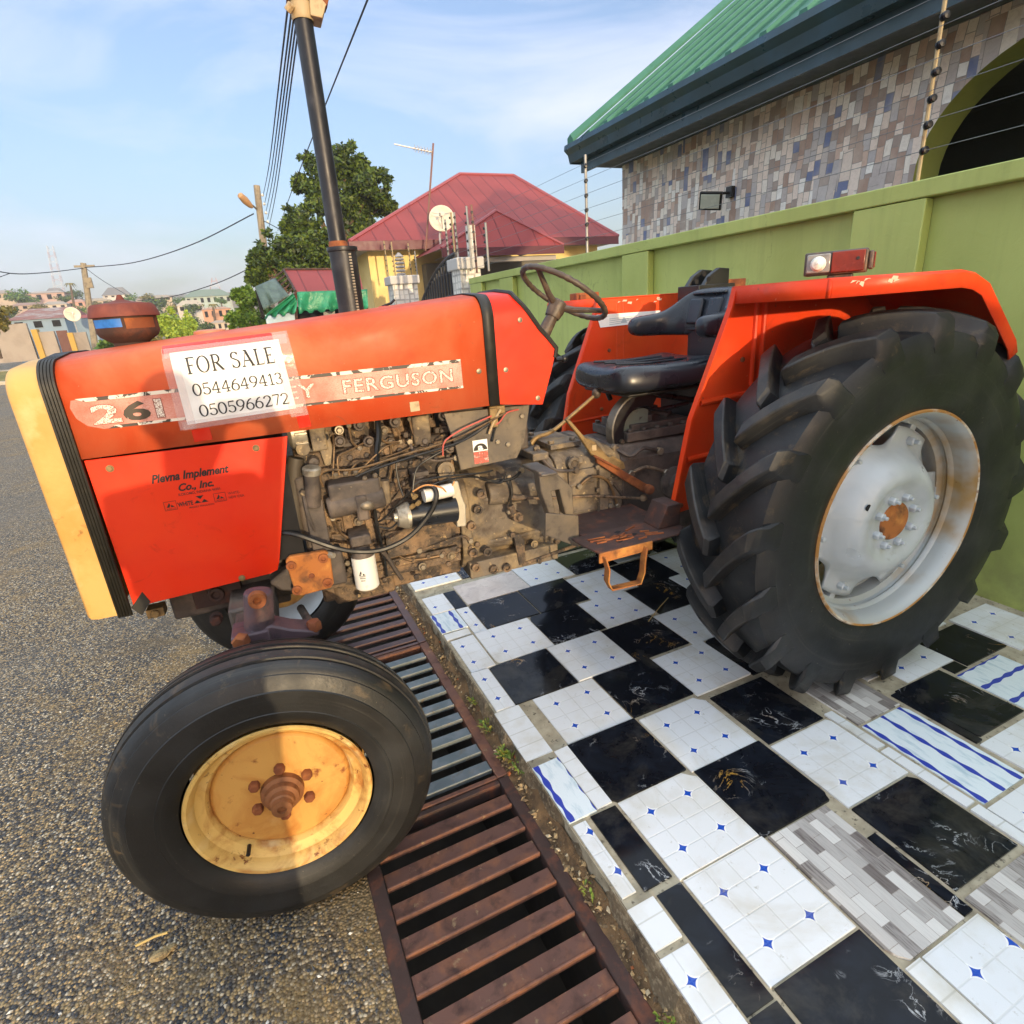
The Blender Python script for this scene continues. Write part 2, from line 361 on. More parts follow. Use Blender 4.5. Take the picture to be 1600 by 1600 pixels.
# ================================================================== SETTING
# road of coarse surface dressing: stones of several tones in a sandy binder
n = N('coarse_stone_chip_road')
P3 = n.mapping(n.tc(), (1, 1, .4))
cell = n.voro(118, 'F1', P3, 'Color'); dist = n.voro(118, 'F1', P3, 'Distance')
sep = n.new('SeparateColor'); n.l.new(cell, sep.inputs[0])
stone = n.ramp(sep.outputs[0], [(.0, srgb('#34363a')), (.24, srgb('#4d4d50')), (.42, srgb('#776c5c')), (.62, srgb('#98825f')), (.82, srgb('#c0a06e')), (.93, srgb('#dccdb2')), (1, srgb('#4a484a'))])
stone = n.mix(n.ramp(dist, [(.42, 0.), (.75, .85)]), stone, srgb('#362e26'))
rx_ = n.new('SeparateXYZ'); n.l.new(n.tc(), rx_.inputs[0]); edge = n.math('MULTIPLY', n.ramp(rx_.outputs[0], [(.0, 0), (.02, 0)]), 1)
edge = n.new('MapRange'); n.l.new(rx_.outputs[0], edge.inputs[0]); edge.inputs[1].default_value = -.55; edge.inputs[2].default_value = .03; edge.inputs[4].default_value = .16
sand = n.ramp(n.math('ADD', n.noise(2.6, 6, .65, .4), edge.outputs[0]), [(.50, 0), (.70, .75)])
stone = n.mix(sand, stone, srgb('#8c7248'))
stone = n.mix(n.ramp(n.noise(.9, 5, .65, 1.0), [(.54, 0), (.66, .45)]), stone, srgb('#3c3a38'))
stone = n.mix(n.ramp(n.noise(.35, 4), [(.45, 0), (.62, .55)]), stone, srgb('#6c6862'))
hgt = n.math('MULTIPLY', n.math('SUBTRACT', .9, dist), n.math('ADD', .55, sep.outputs[1]))
n.bump(hgt, 1.0, .007)
M['road'] = n.fin(stone, .72, 0, .35)
n = N('grey_cement_mortar')
c = n.mix(n.ramp(n.noise(14, 5), [(.4, 0), (.65, 1)]), srgb('#b3a890'), srgb('#938872')); c = n.mix(n.ramp(n.noise(60, 4), [(.6, 0), (.7, 1)]), c, srgb('#5c5446'))
n.bump(n.noise(70, 5), .5, .004); M['mortar'] = n.fin(c, .85)
n = N('crumbling_kerb_concrete')
c = n.mix(n.ramp(n.noise(7, 6, .65, .4), [(.4, 0), (.65, 1)]), srgb('#7d6c54'), srgb('#4d4032')); c = n.mix(n.ramp(n.noise(55, 6, .7), [(.5, 0), (.62, .8)]), c, srgb('#a8977a'))
c = n.mix(n.ramp(n.noise(4, 5), [(.58, 0), (.72, 1)]), c, srgb('#4d5230'))
n.bump(n.noise(45, 6, .7), 1, .015); M['kerb'] = n.fin(c, .9)
n = N('damp_soil')
c = n.mix(n.ramp(n.noise(20, 6), [(.4, 0), (.65, 1)]), srgb('#5e4a34'), srgb('#8a6b48')); n.bump(n.noise(60, 6, .7), 1, .012); M['soil'] = n.fin(c, .95)
M['chan'] = wm('drain_concrete', srgb('#3e362c'), .9, [(srgb('#2e2a26'), 6, .4, .7)])

def star_uv(n):
    uv = n.new('SeparateXYZ'); n.l.new(n.tc('UV'), uv.inputs[0]); return uv.outputs[0], uv.outputs[1]
# white tile with four blue stars and embossed lines
n = N('white_tile_blue_stars'); u, v = star_uv(n)
du = n.math('ABSOLUTE', n.math('SUBTRACT', n.math('FRACT', n.math('MULTIPLY', u, 2)), .5)); dv = n.math('ABSOLUTE', n.math('SUBTRACT', n.math('FRACT', n.math('MULTIPLY', v, 2)), .5))
ast = n.math('ADD', n.math('POWER', du, .62), n.math('POWER', dv, .62))
star = n.math('LESS_THAN', ast, .28)
gl = n.math('MINIMUM', n.math('ABSOLUTE', n.math('SUBTRACT', n.math('FRACT', n.math('ADD', n.math('MULTIPLY', u, 4), .5)), .5)), n.math('ABSOLUTE', n.math('SUBTRACT', n.math('FRACT', n.math('ADD', n.math('MULTIPLY', v, 4), .5)), .5)))
gro = n.ramp(gl, [(.015, 1), (.04, 0)])
base = n.mix(n.ramp(n.noise(5, 5), [(.5, 0), (.75, 1)]), srgb('#e0e2e4'), srgb('#d0cdc4'))
base = n.mix(n.math('MULTIPLY', gro, .22), base, srgb('#a9a698'))
rim = n.math('LESS_THAN', ast, .36); base = n.mix(rim, base, srgb('#eeeeec'))
base = n.mix(star, base, srgb('#1f4fb4'))
base = n.mix(n.ramp(n.noise(2.3, 6, .65, .6), [(.54, 0), (.74, .5)]), base, srgb('#a8966c')); base = n.mix(n.ramp(n.noise(38, 5, .7), [(.62, 0), (.72, .5)]), base, srgb('#8f8468'))
n.bump(n.math('SUBTRACT', 1, gro), .25, .002); M['tW'] = n.fin(base, .22)
n = N('plain_white_tile'); u, v = star_uv(n)
gl = n.math('ABSOLUTE', n.math('SUBTRACT', n.math('FRACT', n.math('ADD', n.math('MULTIPLY', v, 4), .5)), .5)); gro = n.ramp(gl, [(.015, 1), (.04, 0)])
base = n.mix(n.ramp(n.noise(6, 5), [(.5, 0), (.75, 1)]), srgb('#dfe1e2'), srgb('#c6c0b0')); base = n.mix(n.math('MULTIPLY', gro, .5), base, srgb('#a9a698'))
M['tP'] = n.fin(base, .25)
n = N('black_marble_tile')
nv = n.noise(7, 6, .6, 1.4); vein = n.math('SUBTRACT', 1, n.math('MULTIPLY', n.math('ABSOLUTE', n.math('SUBTRACT', nv, .5)), 70), None, True)
vm = n.math('MULTIPLY', vein, n.ramp(n.noise(6, 3, .5), [(.55, 0), (.68, 1)]))
base = n.mix(n.ramp(n.noise(9, 5, .6, 1), [(.45, 0), (.75, 1)]), srgb('#12141a'), srgb('#1d222c'))
gold = n.mix(n.ramp(n.noise(3, 2), [(.58, 0), (.66, 1)]), srgb('#c9ccd0'), srgb('#b98c3c'))
base = n.mix(vm, base, gold); base = n.mix(n.ramp(n.noise(4, 6, .7, .5), [(.52, 0), (.8, .22)]), base, srgb('#8a8272')); M['tK'] = n.fin(base, .10, 0, .2)
n = N('white_tile_blue_waves'); u, v = star_uv(n)
w = n.math('MULTIPLY', n.math('SINE', n.math('MULTIPLY', v, 24)), .03)
st = n.math('ABSOLUTE', n.math('SUBTRACT', n.math('FRACT', n.math('ADD', n.math('MULTIPLY', u, 3.1), .35)), .5))
band = n.math('LESS_THAN', st, n.math('ADD', .085, w))
base = n.mix(n.ramp(n.noise(40, 4, .6, 0, n.mapping(n.tc(), (1, .25, 1))), [(.5, 0), (.7, 1)]), srgb('#dde6ea'), srgb('#b4c8d2'))
base = n.mix(band, base, srgb('#3545a8')); M['tS'] = n.fin(base, .25)
n = N('grey_brown_mosaic_tile')
br = n.new('TexBrick'); n.l.new(n.mapping(n.tc(), (1, 1, 1), (0, 0, R(90))), br.inputs['Vector']); br.inputs['Scale'].default_value = 13; br.inputs['Mortar Size'].default_value = .012
br.inputs['Color1'].default_value = (*srgb('#dedad4'), 1); br.inputs['Color2'].default_value = (*srgb('#756c68'), 1); br.inputs['Mortar'].default_value = (*srgb('#a59c94'), 1)
br.inputs['Brick Width'].default_value = 1.1; br.inputs['Row Height'].default_value = .45
wv = n.noise(20, 3, .6, 0, n.mapping(n.tc(), (9, .7, 1)))
sepb = n.new('SeparateColor'); n.l.new(br.outputs[0], sepb.inputs[0])
f = n.math('MULTIPLY', n.ramp(wv, [(.48, 0), (.6, 1)]), n.ramp(sepb.outputs[0], [(.3, .8), (.5, .1)]))
base = n.mix(f, br.outputs[0], srgb('#5f5552')); M['tM'] = n.fin(base, .35)
M['tL'] = wm('pale_pinkish_tile', srgb('#cfc4bc'), .3, [(srgb('#b8aca6'), 9, .45, .7, 5, 1.2)])

# ---- ground sheet (road level) with the drain channel left out
RZ = -0.10
def gz(x, y):
    d = max(0.0, math.hypot(x*.7, max(y, 0)) - 16)
    return RZ + min(d*0.0125, .45) + max(0.0, d-70)*0.09*(1 if d < 230 else 0) + (max(0, d-230) and 14.4)
xs = [-900, -400, -200, -120, -80, -50, -30, -20, -12, -6, -3, -1.2, .045, .572, 3.2, 8, 14, 22, 35, 60, 120, 300, 900]
ys = [-300, -60, -20, -6, -3, 1, 5, 9, 14, 17, 20, 24, 30, 36, 45, 60, 75, 90, 110, 140, 180, 240, 320, 900]
mb = MB(); idx = {}
for i, x in enumerate(xs):
    for j, y in enumerate(ys): idx[i, j] = len(mb.v); mb.v.append((x, y, gz(x, y)))
for i in range(len(xs)-1):
    for j in range(len(ys)-1):
        if xs[i] == .045 and -3 <= ys[j] < 14: continue
        mb.f.append((idx[i, j], idx[i+1, j], idx[i+1, j+1], idx[i, j+1])); mb.m.append(0)
tag(obj('road', mb, M['road'], smooth=0), kind='structure')
mb = MB(); mb.bb(.0, .045, -3, 14, -.7, RZ-.012); mb.bb(.572, .62, -3, 14, -.7, RZ-.012); mb.bb(.046, .571, -3, 14, -.72, -.66)
mb.bb(0, .62, -3.1, -3, -.7, RZ-.01); mb.bb(0, .62, 14, 14.1, -.7, RZ-.01)
tag(obj('drain', mb, M['chan']), kind='structure')
# sandy verge, grass strip and far pavement across the road
n = N('dry_verge_grass'); c = n.mix(n.ramp(n.noise(1.5, 6), [(.42, 0), (.6, 1)]), srgb('#6d6a34'), srgb('#8f8048')); n.bump(n.noise(18, 5), 1, .08); M['verge'] = n.fin(c, .95)
mb = MB(); rows = [30, 33, 36, 38.4]; cols = [-60, -40, -25, -16, -11, -7.6]
for a in range(len(rows)-1):
    for b in range(len(cols)-1):
        mb.quad(*[(x, y, gz(x, y)+.06) for x, y in ((cols[b], rows[a]), (cols[b+1], rows[a]), (cols[b+1], rows[a+1]), (cols[b], rows[a+1]))])
tag(obj('grass_verge', mb, M['verge'], smooth=0, solid=.1), kind='stuff')
M['paleconc'] = wm('pale_concrete', srgb('#b3aa98'), .85, [(srgb('#8d8474'), 3, .45, .7)])
mb = MB()
mb.prism([(-60, 29.5, -.2), (-7.4, 29.5, -.2), (-7.4, 29.5, gz(-8, 29.5)+.13), (-60, 29.5, gz(-40, 29.5)+.13)], (0, .35, 0))
mb.prism([(-7.4, 29.5, -.2), (-7.4, 39, -.2), (-7.4, 39, gz(-8, 39)+.13), (-7.4, 29.5, gz(-8, 29.5)+.13)], (.3, 0, 0))
tag(obj('kerb', mb, M['paleconc']), kind='structure')
mb = MB(); mb.prism([(-60, 38.5, -.2), (-5.5, 38.5, -.2), (-5.5, 38.5, gz(-8, 39)+.12), (-60, 38.5, gz(-30, 39)+.2)], (0, 1.5, 0))
tag(obj('footpath', mb, M['paleconc']), kind='structure')

# ---- tiled forecourt: one sheet of cement with patchwork tiles laid in it
mb = MB()
MATS = [M['mortar'], M['tW'], M['tK'], M['tP'], M['tS'], M['tM'], M['tL'], M['kerb']]
mb.bb(.637, 3.3, -8, 14, -.4, -.006, 0)
# uneven kerb face of crumbling concrete
rk = random.Random(3); ny = 300
ring = []
for j in range(ny+1):
    y = -6 + 20*j/ny; w = rk.uniform(-.010, .012)+.006*math.sin(j*.31)
    ring.append([(.640, y, -.004), (.634+w*.5, y, -.012+rk.uniform(-.002, .002)), (.628+w, y, -.045), (.622+w+rk.uniform(-.006, .006), y, -.085), (.615, y, -.3)])
mb.rings(ring, False, False, False, 7)
TILES = []
def T(x0, x1, y0, y1, k, full=True, sw=False): TILES.append((x0-.0016, x1+.0016, y0-.0016, y1+.0016, k, full, sw))
for t in [(.642,.783,2.475,2.685,4),(.646,.775,2.405,2.46,3),(.657,.775,2.092,2.385,1),(.650,.733,1.792,2.083,1),(.637,.744,1.492,1.785,3),
    (.640,.742,1.192,1.45,4),(.748,.803,1.197,1.485,3),(.645,.690,.915,1.178,1),(.712,.806,.905,1.182,2),(.638,.722,.765,.882,3),(.636,.725,.452,.745,1),
    (.734,.815,.562,.88,2),(.636,.725,.152,.443,1),(.734,.818,.262,.555,2),(.807,1.105,1.19,1.487,2),(.819,1.117,.886,1.184,1),(.826,1.123,.581,.879,1),(.832,1.127,.277,.574,2),(.832,1.127,-.03,.27,1),
    (1.116,1.415,1.172,1.468,1),(1.123,1.421,.874,1.168,2),(1.135,1.381,.472,.866,5),(1.388,1.420,.474,.733,2),(1.197,1.421,.165,.463,1),(1.137,1.190,.165,.465,3),
    (1.442,1.722,1.14,1.434,2),(1.436,1.727,.828,1.126,1),(1.439,1.727,.523,.819,2),(1.436,1.727,.20,.50,5),(1.742,1.782,.942,1.15,3),(1.742,1.782,.662,.93,3),(1.742,1.782,.36,.65,3),
    (1.797,2.035,1.052,1.33,5),(1.802,2.03,.645,1.04,4),(2.057,2.088,.80,1.10,2),(2.095,2.376,.812,1.108,2),(2.405,2.49,1.062,1.112,2),(2.802,3.10,1.02,1.31,1),(2.502,2.785,1.068,1.276,2),(2.19,2.492,1.118,1.41,1),
    (1.79,2.045,.34,.63,1),(2.06,2.37,.50,.79,1),
    (.812,1.10,1.493,1.785,1),(1.108,1.404,1.49,1.786,2),(1.41,1.70,1.47,1.763,1),(1.705,2.0,1.46,1.757,2),
    (.738,1.035,1.793,2.088,2),(1.042,1.34,1.793,2.089,1),(1.347,1.643,1.786,2.081,2),(1.652,1.948,1.764,2.06,1),(1.955,2.25,1.765,2.06,2),(2.255,2.55,1.765,2.06,1),
    (.787,1.085,2.095,2.391,1),(1.092,1.384,2.10,2.391,2),(1.391,1.688,2.085,2.371,1),(1.697,1.995,2.066,2.363,2),(2.002,2.298,2.068,2.363,1),(2.305,2.6,2.068,2.363,2),
    (.789,.858,2.397,2.675,1),(.864,1.167,2.402,2.681,2),(1.176,1.472,2.398,2.689,2),(1.480,1.785,2.374,2.665,1),(1.793,2.085,2.369,2.664,2),(2.091,2.388,2.369,2.664,1),(2.395,2.69,2.369,2.664,2),
    (.66,.785,2.692,2.90,1),(.79,.858,2.685,2.90,2),(.866,1.257,2.694,2.95,6),(1.265,1.561,2.698,2.970,1),(1.571,1.868,2.692,2.978,2),(1.875,2.17,2.69,2.978,1),(2.178,2.475,2.69,2.978,2)]: T(*t)
T(2.395, 2.69, .752, 1.05, 4, True, True)
def hit(a):
    return any(min(a[1], t[1])-max(a[0], t[0]) > .004 and min(a[3], t[3])-max(a[2], t[2]) > .004 for t in TILES)
fill = []
for j in range(-20, 46):
    for i in range(9):
        x0 = .648+i*.305+(j % 3)*.004; x1 = min(x0+.297, 3.10); y0 = .0 + j*.302; y1 = y0+.296
        a = [x0, x1, y0, y1]
        if not hit(a): fill.append((*a, 1 + (i+j) % 2, True, False)); continue
        # try narrower cut pieces beside the laid tiles
        for xx0, xx1 in ((x0, x0+.14), (x1-.14, x1)):
            if not hit([xx0, xx1, y0, y1]): fill.append((xx0, xx1, y0, y1, rk.choice((1, 2, 3)), True, False)); break
n1 = len(fill); TILES += fill
for w_, h_ in ((.147, .297), (.147, .147), (.072, .147)):
    for j in range(-4, 40):
        for i in range(34):
            x0 = 1.66+i*.045; y0 = -.6+j*.1; x1, y1 = x0+w_, y0+h_
            if x1 > 3.1 or hit([x0-.004, x1+.004, y0-.004, y1+.004]): continue
            TILES.append((x0, x1, y0, y1, rk.choice((1, 2, 3, 3, 6)), True, False))
for x0, x1, y0, y1, k, full, sw in TILES:
    h = rk.uniform(-.0022, .0018); tx, ty = rk.uniform(-.0014, .0014), rk.uniform(-.0014, .0014); g = .0012
    vs = [(x0+g, y0+g, h-tx-ty), (x1-g, y0+g, h+tx-ty), (x1-g, y1-g, h+tx+ty), (x0+g, y1-g, h-tx+ty)]
    lo = [(a, b, -.012) for a, b, c in vs]
    W_, H_ = (x1-x0)/.297, (y1-y0)/.297
    if x1-x0 < .2 and k == 1: uo = .62
    else: uo = 0
    q = [(uo, 0), (uo+W_, 0), (uo+W_, H_), (uo, H_)]
    if sw: q = [(b, a) for a, b in q]
    z4 = [(.13, .13)]*4
    if min(x1-x0, y1-y0) > .2 and rk.random() < .4:      # chipped corner
        i = rk.randrange(4); A, P, B = Vector(vs[i-1]), Vector(vs[i]), Vector(vs[(i+1) % 4]); l1, l2 = rk.uniform(.03, .13), rk.uniform(.03, .13)
        a_, b_ = P.lerp(A, l1), P.lerp(B, l2); m_ = a_.lerp(b_, .5).lerp(P, rk.uniform(-.2, .35)); vs = vs[:i]+[tuple(a_), tuple(m_), tuple(b_)]+vs[i+1:]
    def uvof(p): 
        c_ = (uo+(p[0]-x0)/.297, (p[1]-y0)/.297); return (c_[1], c_[0]) if sw else c_
    nv_ = len(vs); lo = [(a, b, -.012) for a, b, c in vs]
    mb.add(vs+lo, [tuple(range(nv_))]+[(nv_+j, nv_+(j+1) % nv_, (j+1) % nv_, j) for j in range(nv_)], k, [[uvof(p) for p in vs]]+[z4]*nv_)
tag(obj('pavement', mb, MATS, smooth=0, recalc=False), kind='structure')
# soil that has gathered between grate frame and kerb
mb = MB(); rs = []
for j in range(241):
    y = -4 + 16*j/240
    rs.append([(.583, y, RZ+.004+rk.uniform(-.004, .004)), (.598, y, RZ+.008+rk.uniform(-.008, .008)), (.612, y, RZ+.022+rk.uniform(-.012, .012)), (.632, y, RZ+.045+rk.uniform(-.02, .02))])
mb.rings(rs, False, False, False)
tag(obj('soil_strip', mb, M['soil']), kind='structure')

# rubble and litter lying in the soil between grate and kerb
n = N('kerb_rubble'); rnd = n.new('NewGeometry').outputs['Random Per Island']
M['rubble'] = n.fin(n.ramp(rnd, [(0, srgb('#6e5c44')), (.3, srgb('#8a7454')), (.55, srgb('#a48c66')), (.75, srgb('#5a4a38')), (.88, srgb('#b8a88a')), (.95, srgb('#9a5a34'))], 'CONSTANT'), .9)
mb = MB(); r = random.Random(77)
for k in range(2600):
    y = -.4+5.5*r.random()**1.4; f = r.random(); x = .586+.05*f; s = .0025+.010*r.random()**3; c = Vector((x, y, RZ+.006+.036*f**1.6+s*.2))
    a = r.uniform(0, 6.28); e1 = Vector((math.cos(a), math.sin(a), r.uniform(-.3, .3)))*s*r.uniform(.9, 1.5); e2 = Vector((-math.sin(a), math.cos(a), r.uniform(-.3, .3)))*s*r.uniform(.6, 1); e3 = Vector((0, 0, s*r.uniform(.5, .9)))
    mb.add([c+e1, c+e2, c-e1, c-e2, c+e3+e1*.2, c-e3], [(0,1,4),(1,2,4),(2,3,4),(3,0,4),(1,0,5),(2,1,5),(3,2,5),(0,3,5)])
tag(obj('rubble', mb, M['rubble'], smooth=0, recalc=False), kind='stuff')
# ---- three drain gratings
M['slatrust'] = wm('brown_rusted_steel', srgb('#6e4c40'), .7, [(srgb('#8a5a40'), 11, .48, .68), (srgb('#4a322b'), 18, .5, .72), (srgb('#9c8260'), 30, .62, .74)], (80, .35, .002), .2)
M['slatgrey'] = wm('galvanised_grey_steel', srgb('#6c7577'), .5, [(srgb('#84888a'), 12, .45, .7), (srgb('#7a6444'), 20, .6, .75)], (80, .2, .002), .3)
M['slatmaroon'] = wm('maroon_oxide_steel', srgb('#5b4747'), .55, [(srgb('#6e4d44'), 12, .5, .7)], (80, .2, .002), .2)
def grate(y0, y1, first, mt, fm, label):
    t = empty('drain_grate', (.31, (y0+y1)/2, RZ))
    tag(t, label, 'drain grate', 'steel drain grates along the kerb')
    o = Vector(t.location)
    f = MB(); f.bb(.028, .074, y0, y1, RZ-.05, RZ+.006); f.bb(.545, .588, y0, y1, RZ-.05, RZ+.006)
    f.bb(.075, .544, y0, y0+.02, RZ-.05, RZ+.003); f.bb(.075, .544, y1-.02, y1, RZ-.05, RZ+.003)
    f.v = [tuple(Vector(v)-o) for v in f.v]; obj('frame', f, fm, t, bevel=.003)
    s = MB(); y = first
    while y < y1-.05:
        dz = rk.uniform(-.002, .002)
        s.prism([(.0755, y, RZ+dz+.003), (.0755, y+.006, RZ+dz+.004), (.0755, y+.009, RZ+dz-.002), (.0755, y+.058, RZ+dz-.004), (.0755, y+.058, RZ+dz-.010), (.0755, y+.006, RZ+dz-.010), (.0755, y+.006, RZ+dz-.016), (.0755, y, RZ+dz-.016)], (.468, 0, 0))
        y += .1075
    s.v = [tuple(Vector(v)-o) for v in s.v]; obj('slats', s, mt, t, smooth=0, bevel=.0015)
    return t
grate(-2.9, 1.555, -2.76, M['slatrust'], M['rustdark'], 'rusty brown steel drain grate beside the front tyre, nearest the bottom edge')
grate(1.562, 2.60, 1.612, M['slatgrey'], M['slatrust'], 'drain grate with grey galvanised bars in the middle of the drain')
grate(2.61, 6.9, 2.65, M['slatmaroon'], M['slatmaroon'], 'dull maroon drain grate farther up, under the tractor engine')

# ---- weeds, straws and litter along the kerb
n = N('weed_leaf'); rnd = n.new('NewGeometry').outputs['Random Per Island']
M['weed'] = n.fin(n.ramp(rnd, [(0, srgb('#4c6a26')), (.6, srgb('#7d8f3a')), (1, srgb('#a8903e'))]), .6)
def weed(x, y, z, s, nl, lab, seed):
    r = random.Random(seed); t = MB()
    for k in range(nl):
        a = r.uniform(0, 6.28); L = s*r.uniform(.5, 1.1); el = r.uniform(.5, 1.35); d = Vector((math.cos(a)*math.cos(el), math.sin(a)*math.cos(el), math.sin(el)))
        sd = Vector((-math.sin(a), math.cos(a), 0))*L*r.uniform(.07, .16); p0 = Vector((r.uniform(-.02, .02), r.uniform(-.03, .03), 0)); p1 = p0+d*L*.6; p2 = p0+d*L+Vector((0, 0, -L*.22))
        t.add([p0, p1-sd, p2, p1+sd], [(0, 1, 2, 3)])
        if r.random() < .5:
            q = p0+d*L*.4; e = Vector((math.cos(a+1), math.sin(a+1), .3))*L*.35; t.add([q, q+e*.5-sd, q+e, q+e*.5+sd], [(0, 1, 2, 3)])
    o = obj('weed', t, M['weed'], smooth=0, recalc=False); o.location = (x, y, z); tag(o, lab, 'weed', 'weeds growing along the kerb')
weed(.628, 1.98, -.07, .055, 22, 'small broad-leaved weed against the kerb beside the grey drain bars', 1)
weed(.615, 1.80, -.08, .05, 26, 'low green weed tuft at the drain edge, second up from the striped kerb tile', 2)
weed(.612, 1.62, -.08, .07, 34, 'largest grassy weed sprawling over the drain frame beside the plain white kerb tile', 3)
weed(.625, 1.53, -.06, .045, 22, 'yellowing weed tuft between kerb and drain just above the striped kerb tile', 4)
weed(.61, 1.02, -.08, .035, 14, 'tiny weed sprig in the kerb crack beside the dark blue kerb tile', 5)
weed(.605, .66, -.08, .045, 26, 'weed tuft in the kerb soil at the bottom edge of the picture', 6)
n_straw = M['straw'] = wm('dry_straw', srgb('#b39a5e'), .7)
def straw(p, q, r, lab, nm='straw'):
    t = MB(); p, q = Vector(p), Vector(q); c = (p+q)/2; t.tube([p-c, (q-p)*.1+Vector((.002, .003, .002)), q-c], r, 5); o = obj(nm, t, M['straw']); o.location = c; tag(o, lab, 'straw', 'bits of dry straw')
a = on_z(1013, 971, .004); b = on_z(1044, 934, .012); straw(a, b, .0022, 'dry straw lying on the tiles in front of the rear tyre')
a = on_z(212, 1478, RZ+.01); b = on_z(262, 1457, RZ+.012); straw(a, b, .004, 'flat piece of straw on the road below the front tyre')
t = MB(); t.sphere((0, 0, 0), .02, 8, 0, (1.5, .9, .5)); t.sphere((.025, .01, -.002), .013, 8, 0, (1.3, 1, .5)); t.sphere((-.02, .012, -.002), .012, 8, 0, (1, 1, .5))
o = obj('clod', t, wm('sandy_clod', srgb('#a08a62'), .95, [(srgb('#6b5a40'), 40, .45, .6)], (60, 1, .01))); o.location = on_z(250, 1492, RZ+.006); tag(o, 'pale crumbled clod of sandy mortar on the road below the front tyre', 'clod')
# scattered loose chippings on the road nearest the camera
n = N('loose_chippings'); rnd = n.new('NewGeometry').outputs['Random Per Island']
M['chip'] = n.fin(n.ramp(rnd, [(0, srgb('#3d4148')), (.35, srgb('#5b5a58')), (.6, srgb('#85755e')), (.85, srgb('#b79c74')), (.95, srgb('#d8d2c6')), (1, srgb('#a85c3a'))], 'CONSTANT'), .7)
t = MB(); r = random.Random(11)
for k in range(5200):
    u = r.random(); y = .62 + 2.6*u**1.5; x = r.uniform(-1.5-.3*y, .022)
    if -.5 < x < .05 and 1.25 < y < 1.7 and False: continue
    s = r.uniform(.0025, .0062)
    a = r.uniform(0, 6.28); c = Vector((x, y, RZ+s*.25)); e1 = Vector((math.cos(a), math.sin(a), r.uniform(-.2, .2)))*s*r.uniform(.9, 1.5); e2 = Vector((-math.sin(a), math.cos(a), r.uniform(-.2, .2)))*s*r.uniform(.6, 1); e3 = Vector((0, 0, s*r.uniform(.5, .9)))
    t.add([c+e1, c+e2, c-e1, c-e2, c+e3+e1*.2, c-e3], [(0,1,4),(1,2,4),(2,3,4),(3,0,4),(1,0,5),(2,1,5),(3,2,5),(0,3,5)])
tag(obj('gravel', t, M['chip'], smooth=0, recalc=False), kind='stuff')

# ================================================================== GREEN BOUNDARY WALL
n = N('green_wall_paint')
c = n.mix(n.ramp(n.noise(1.3, 5), [(.4, 0), (.65, 1)]), srgb('#abb664'), srgb('#9ba655')); c = n.mix(n.ramp(n.noise(4, 6, .65, .5), [(.6, 0), (.8, .5)]), c, srgb('#929f4c'))
sx = n.noise(7, 4, .6, 0, n.mapping(n.tc(), (1, 1.4, .12))); c = n.mix(n.ramp(sx, [(.58, 0), (.8, .3)]), c, srgb('#869248'))
zz = n.new('SeparateXYZ'); n.l.new(n.tc(), zz.inputs[0]); low = n.math('MULTIPLY', n.ramp(zz.outputs[2], [(.0, 1), (.42, 0)]), n.ramp(n.noise(5, 5, .65), [(.40, 0), (.65, .6)])); c = n.mix(low, c, srgb('#6f6a48'))
ck = n.ramp(n.math('ABSOLUTE', n.math('SUBTRACT', n.noise(1.7, 6, .6, 1.0), .5)), [(.0, .5), (.004, 0)]); c = n.mix(n.math('MULTIPLY', ck, n.ramp(n.noise(.8, 2), [(.5, 0), (.6, 1)])), c, srgb('#5e6838'))
top = n.math('MULTIPLY', n.ramp(zz.outputs[2], [(.35, 0), (1, 1)]), n.ramp(n.noise(9, 5, .6, 0, n.mapping(n.tc(), (1, 1.6, .10))), [(.52, 0), (.72, .2)])); c = n.mix(top, c, srgb('#6c7342'))
n.bump(n.noise(16, 6, .7, .8), .30, .008); M['green'] = n.fin(c, .55)
bw = empty('boundary_wall', (3.2, 1, 0)); tag(bw, 'lime green rendered boundary wall with recessed panels and raised pilasters', 'wall')
def rel(mb, o): mb.v = [tuple(Vector(v)-Vector(o.location)) for v in mb.v]; return mb
t = MB(); t.bb(3.17, 3.31, -7, 8.02, -.3, 1.905); obj('wall_panel', rel(t, bw), M['green'], bw)
PIL = [(7.6, 8.02), (6.61, 7.0) , (4.03, 4.385), (1.915, 2.285), (-.28, .09), (-2.5, -2.13), (-4.7, -4.33)]
for a, b in PIL:
    t = MB(); t.bb(3.105, 3.168, a, b, -.3, 1.903); obj('pilaster', rel(t, bw), M['green'], bw, bevel=.006)
t = MB(); t.bb(3.1, 3.32, -7, 8.04, 1.906, 1.985); obj('coping', rel(t, bw), M['green'], bw, bevel=.006)
t = MB(); t.prism([(1.22, -5.2, -.3), (3.098, -5.2, -.3), (3.098, -5.2, 2.14), (1.86, -5.2, 2.14), (1.40, -5.2, 1.68), (1.22, -5.2, 1.45)], (0, .2, 0)); obj('added_shade_wall', rel(t, bw), M['green'], bw, bevel=.006)  # unseen wall added behind the camera, top cut to shade rear tyre and paving

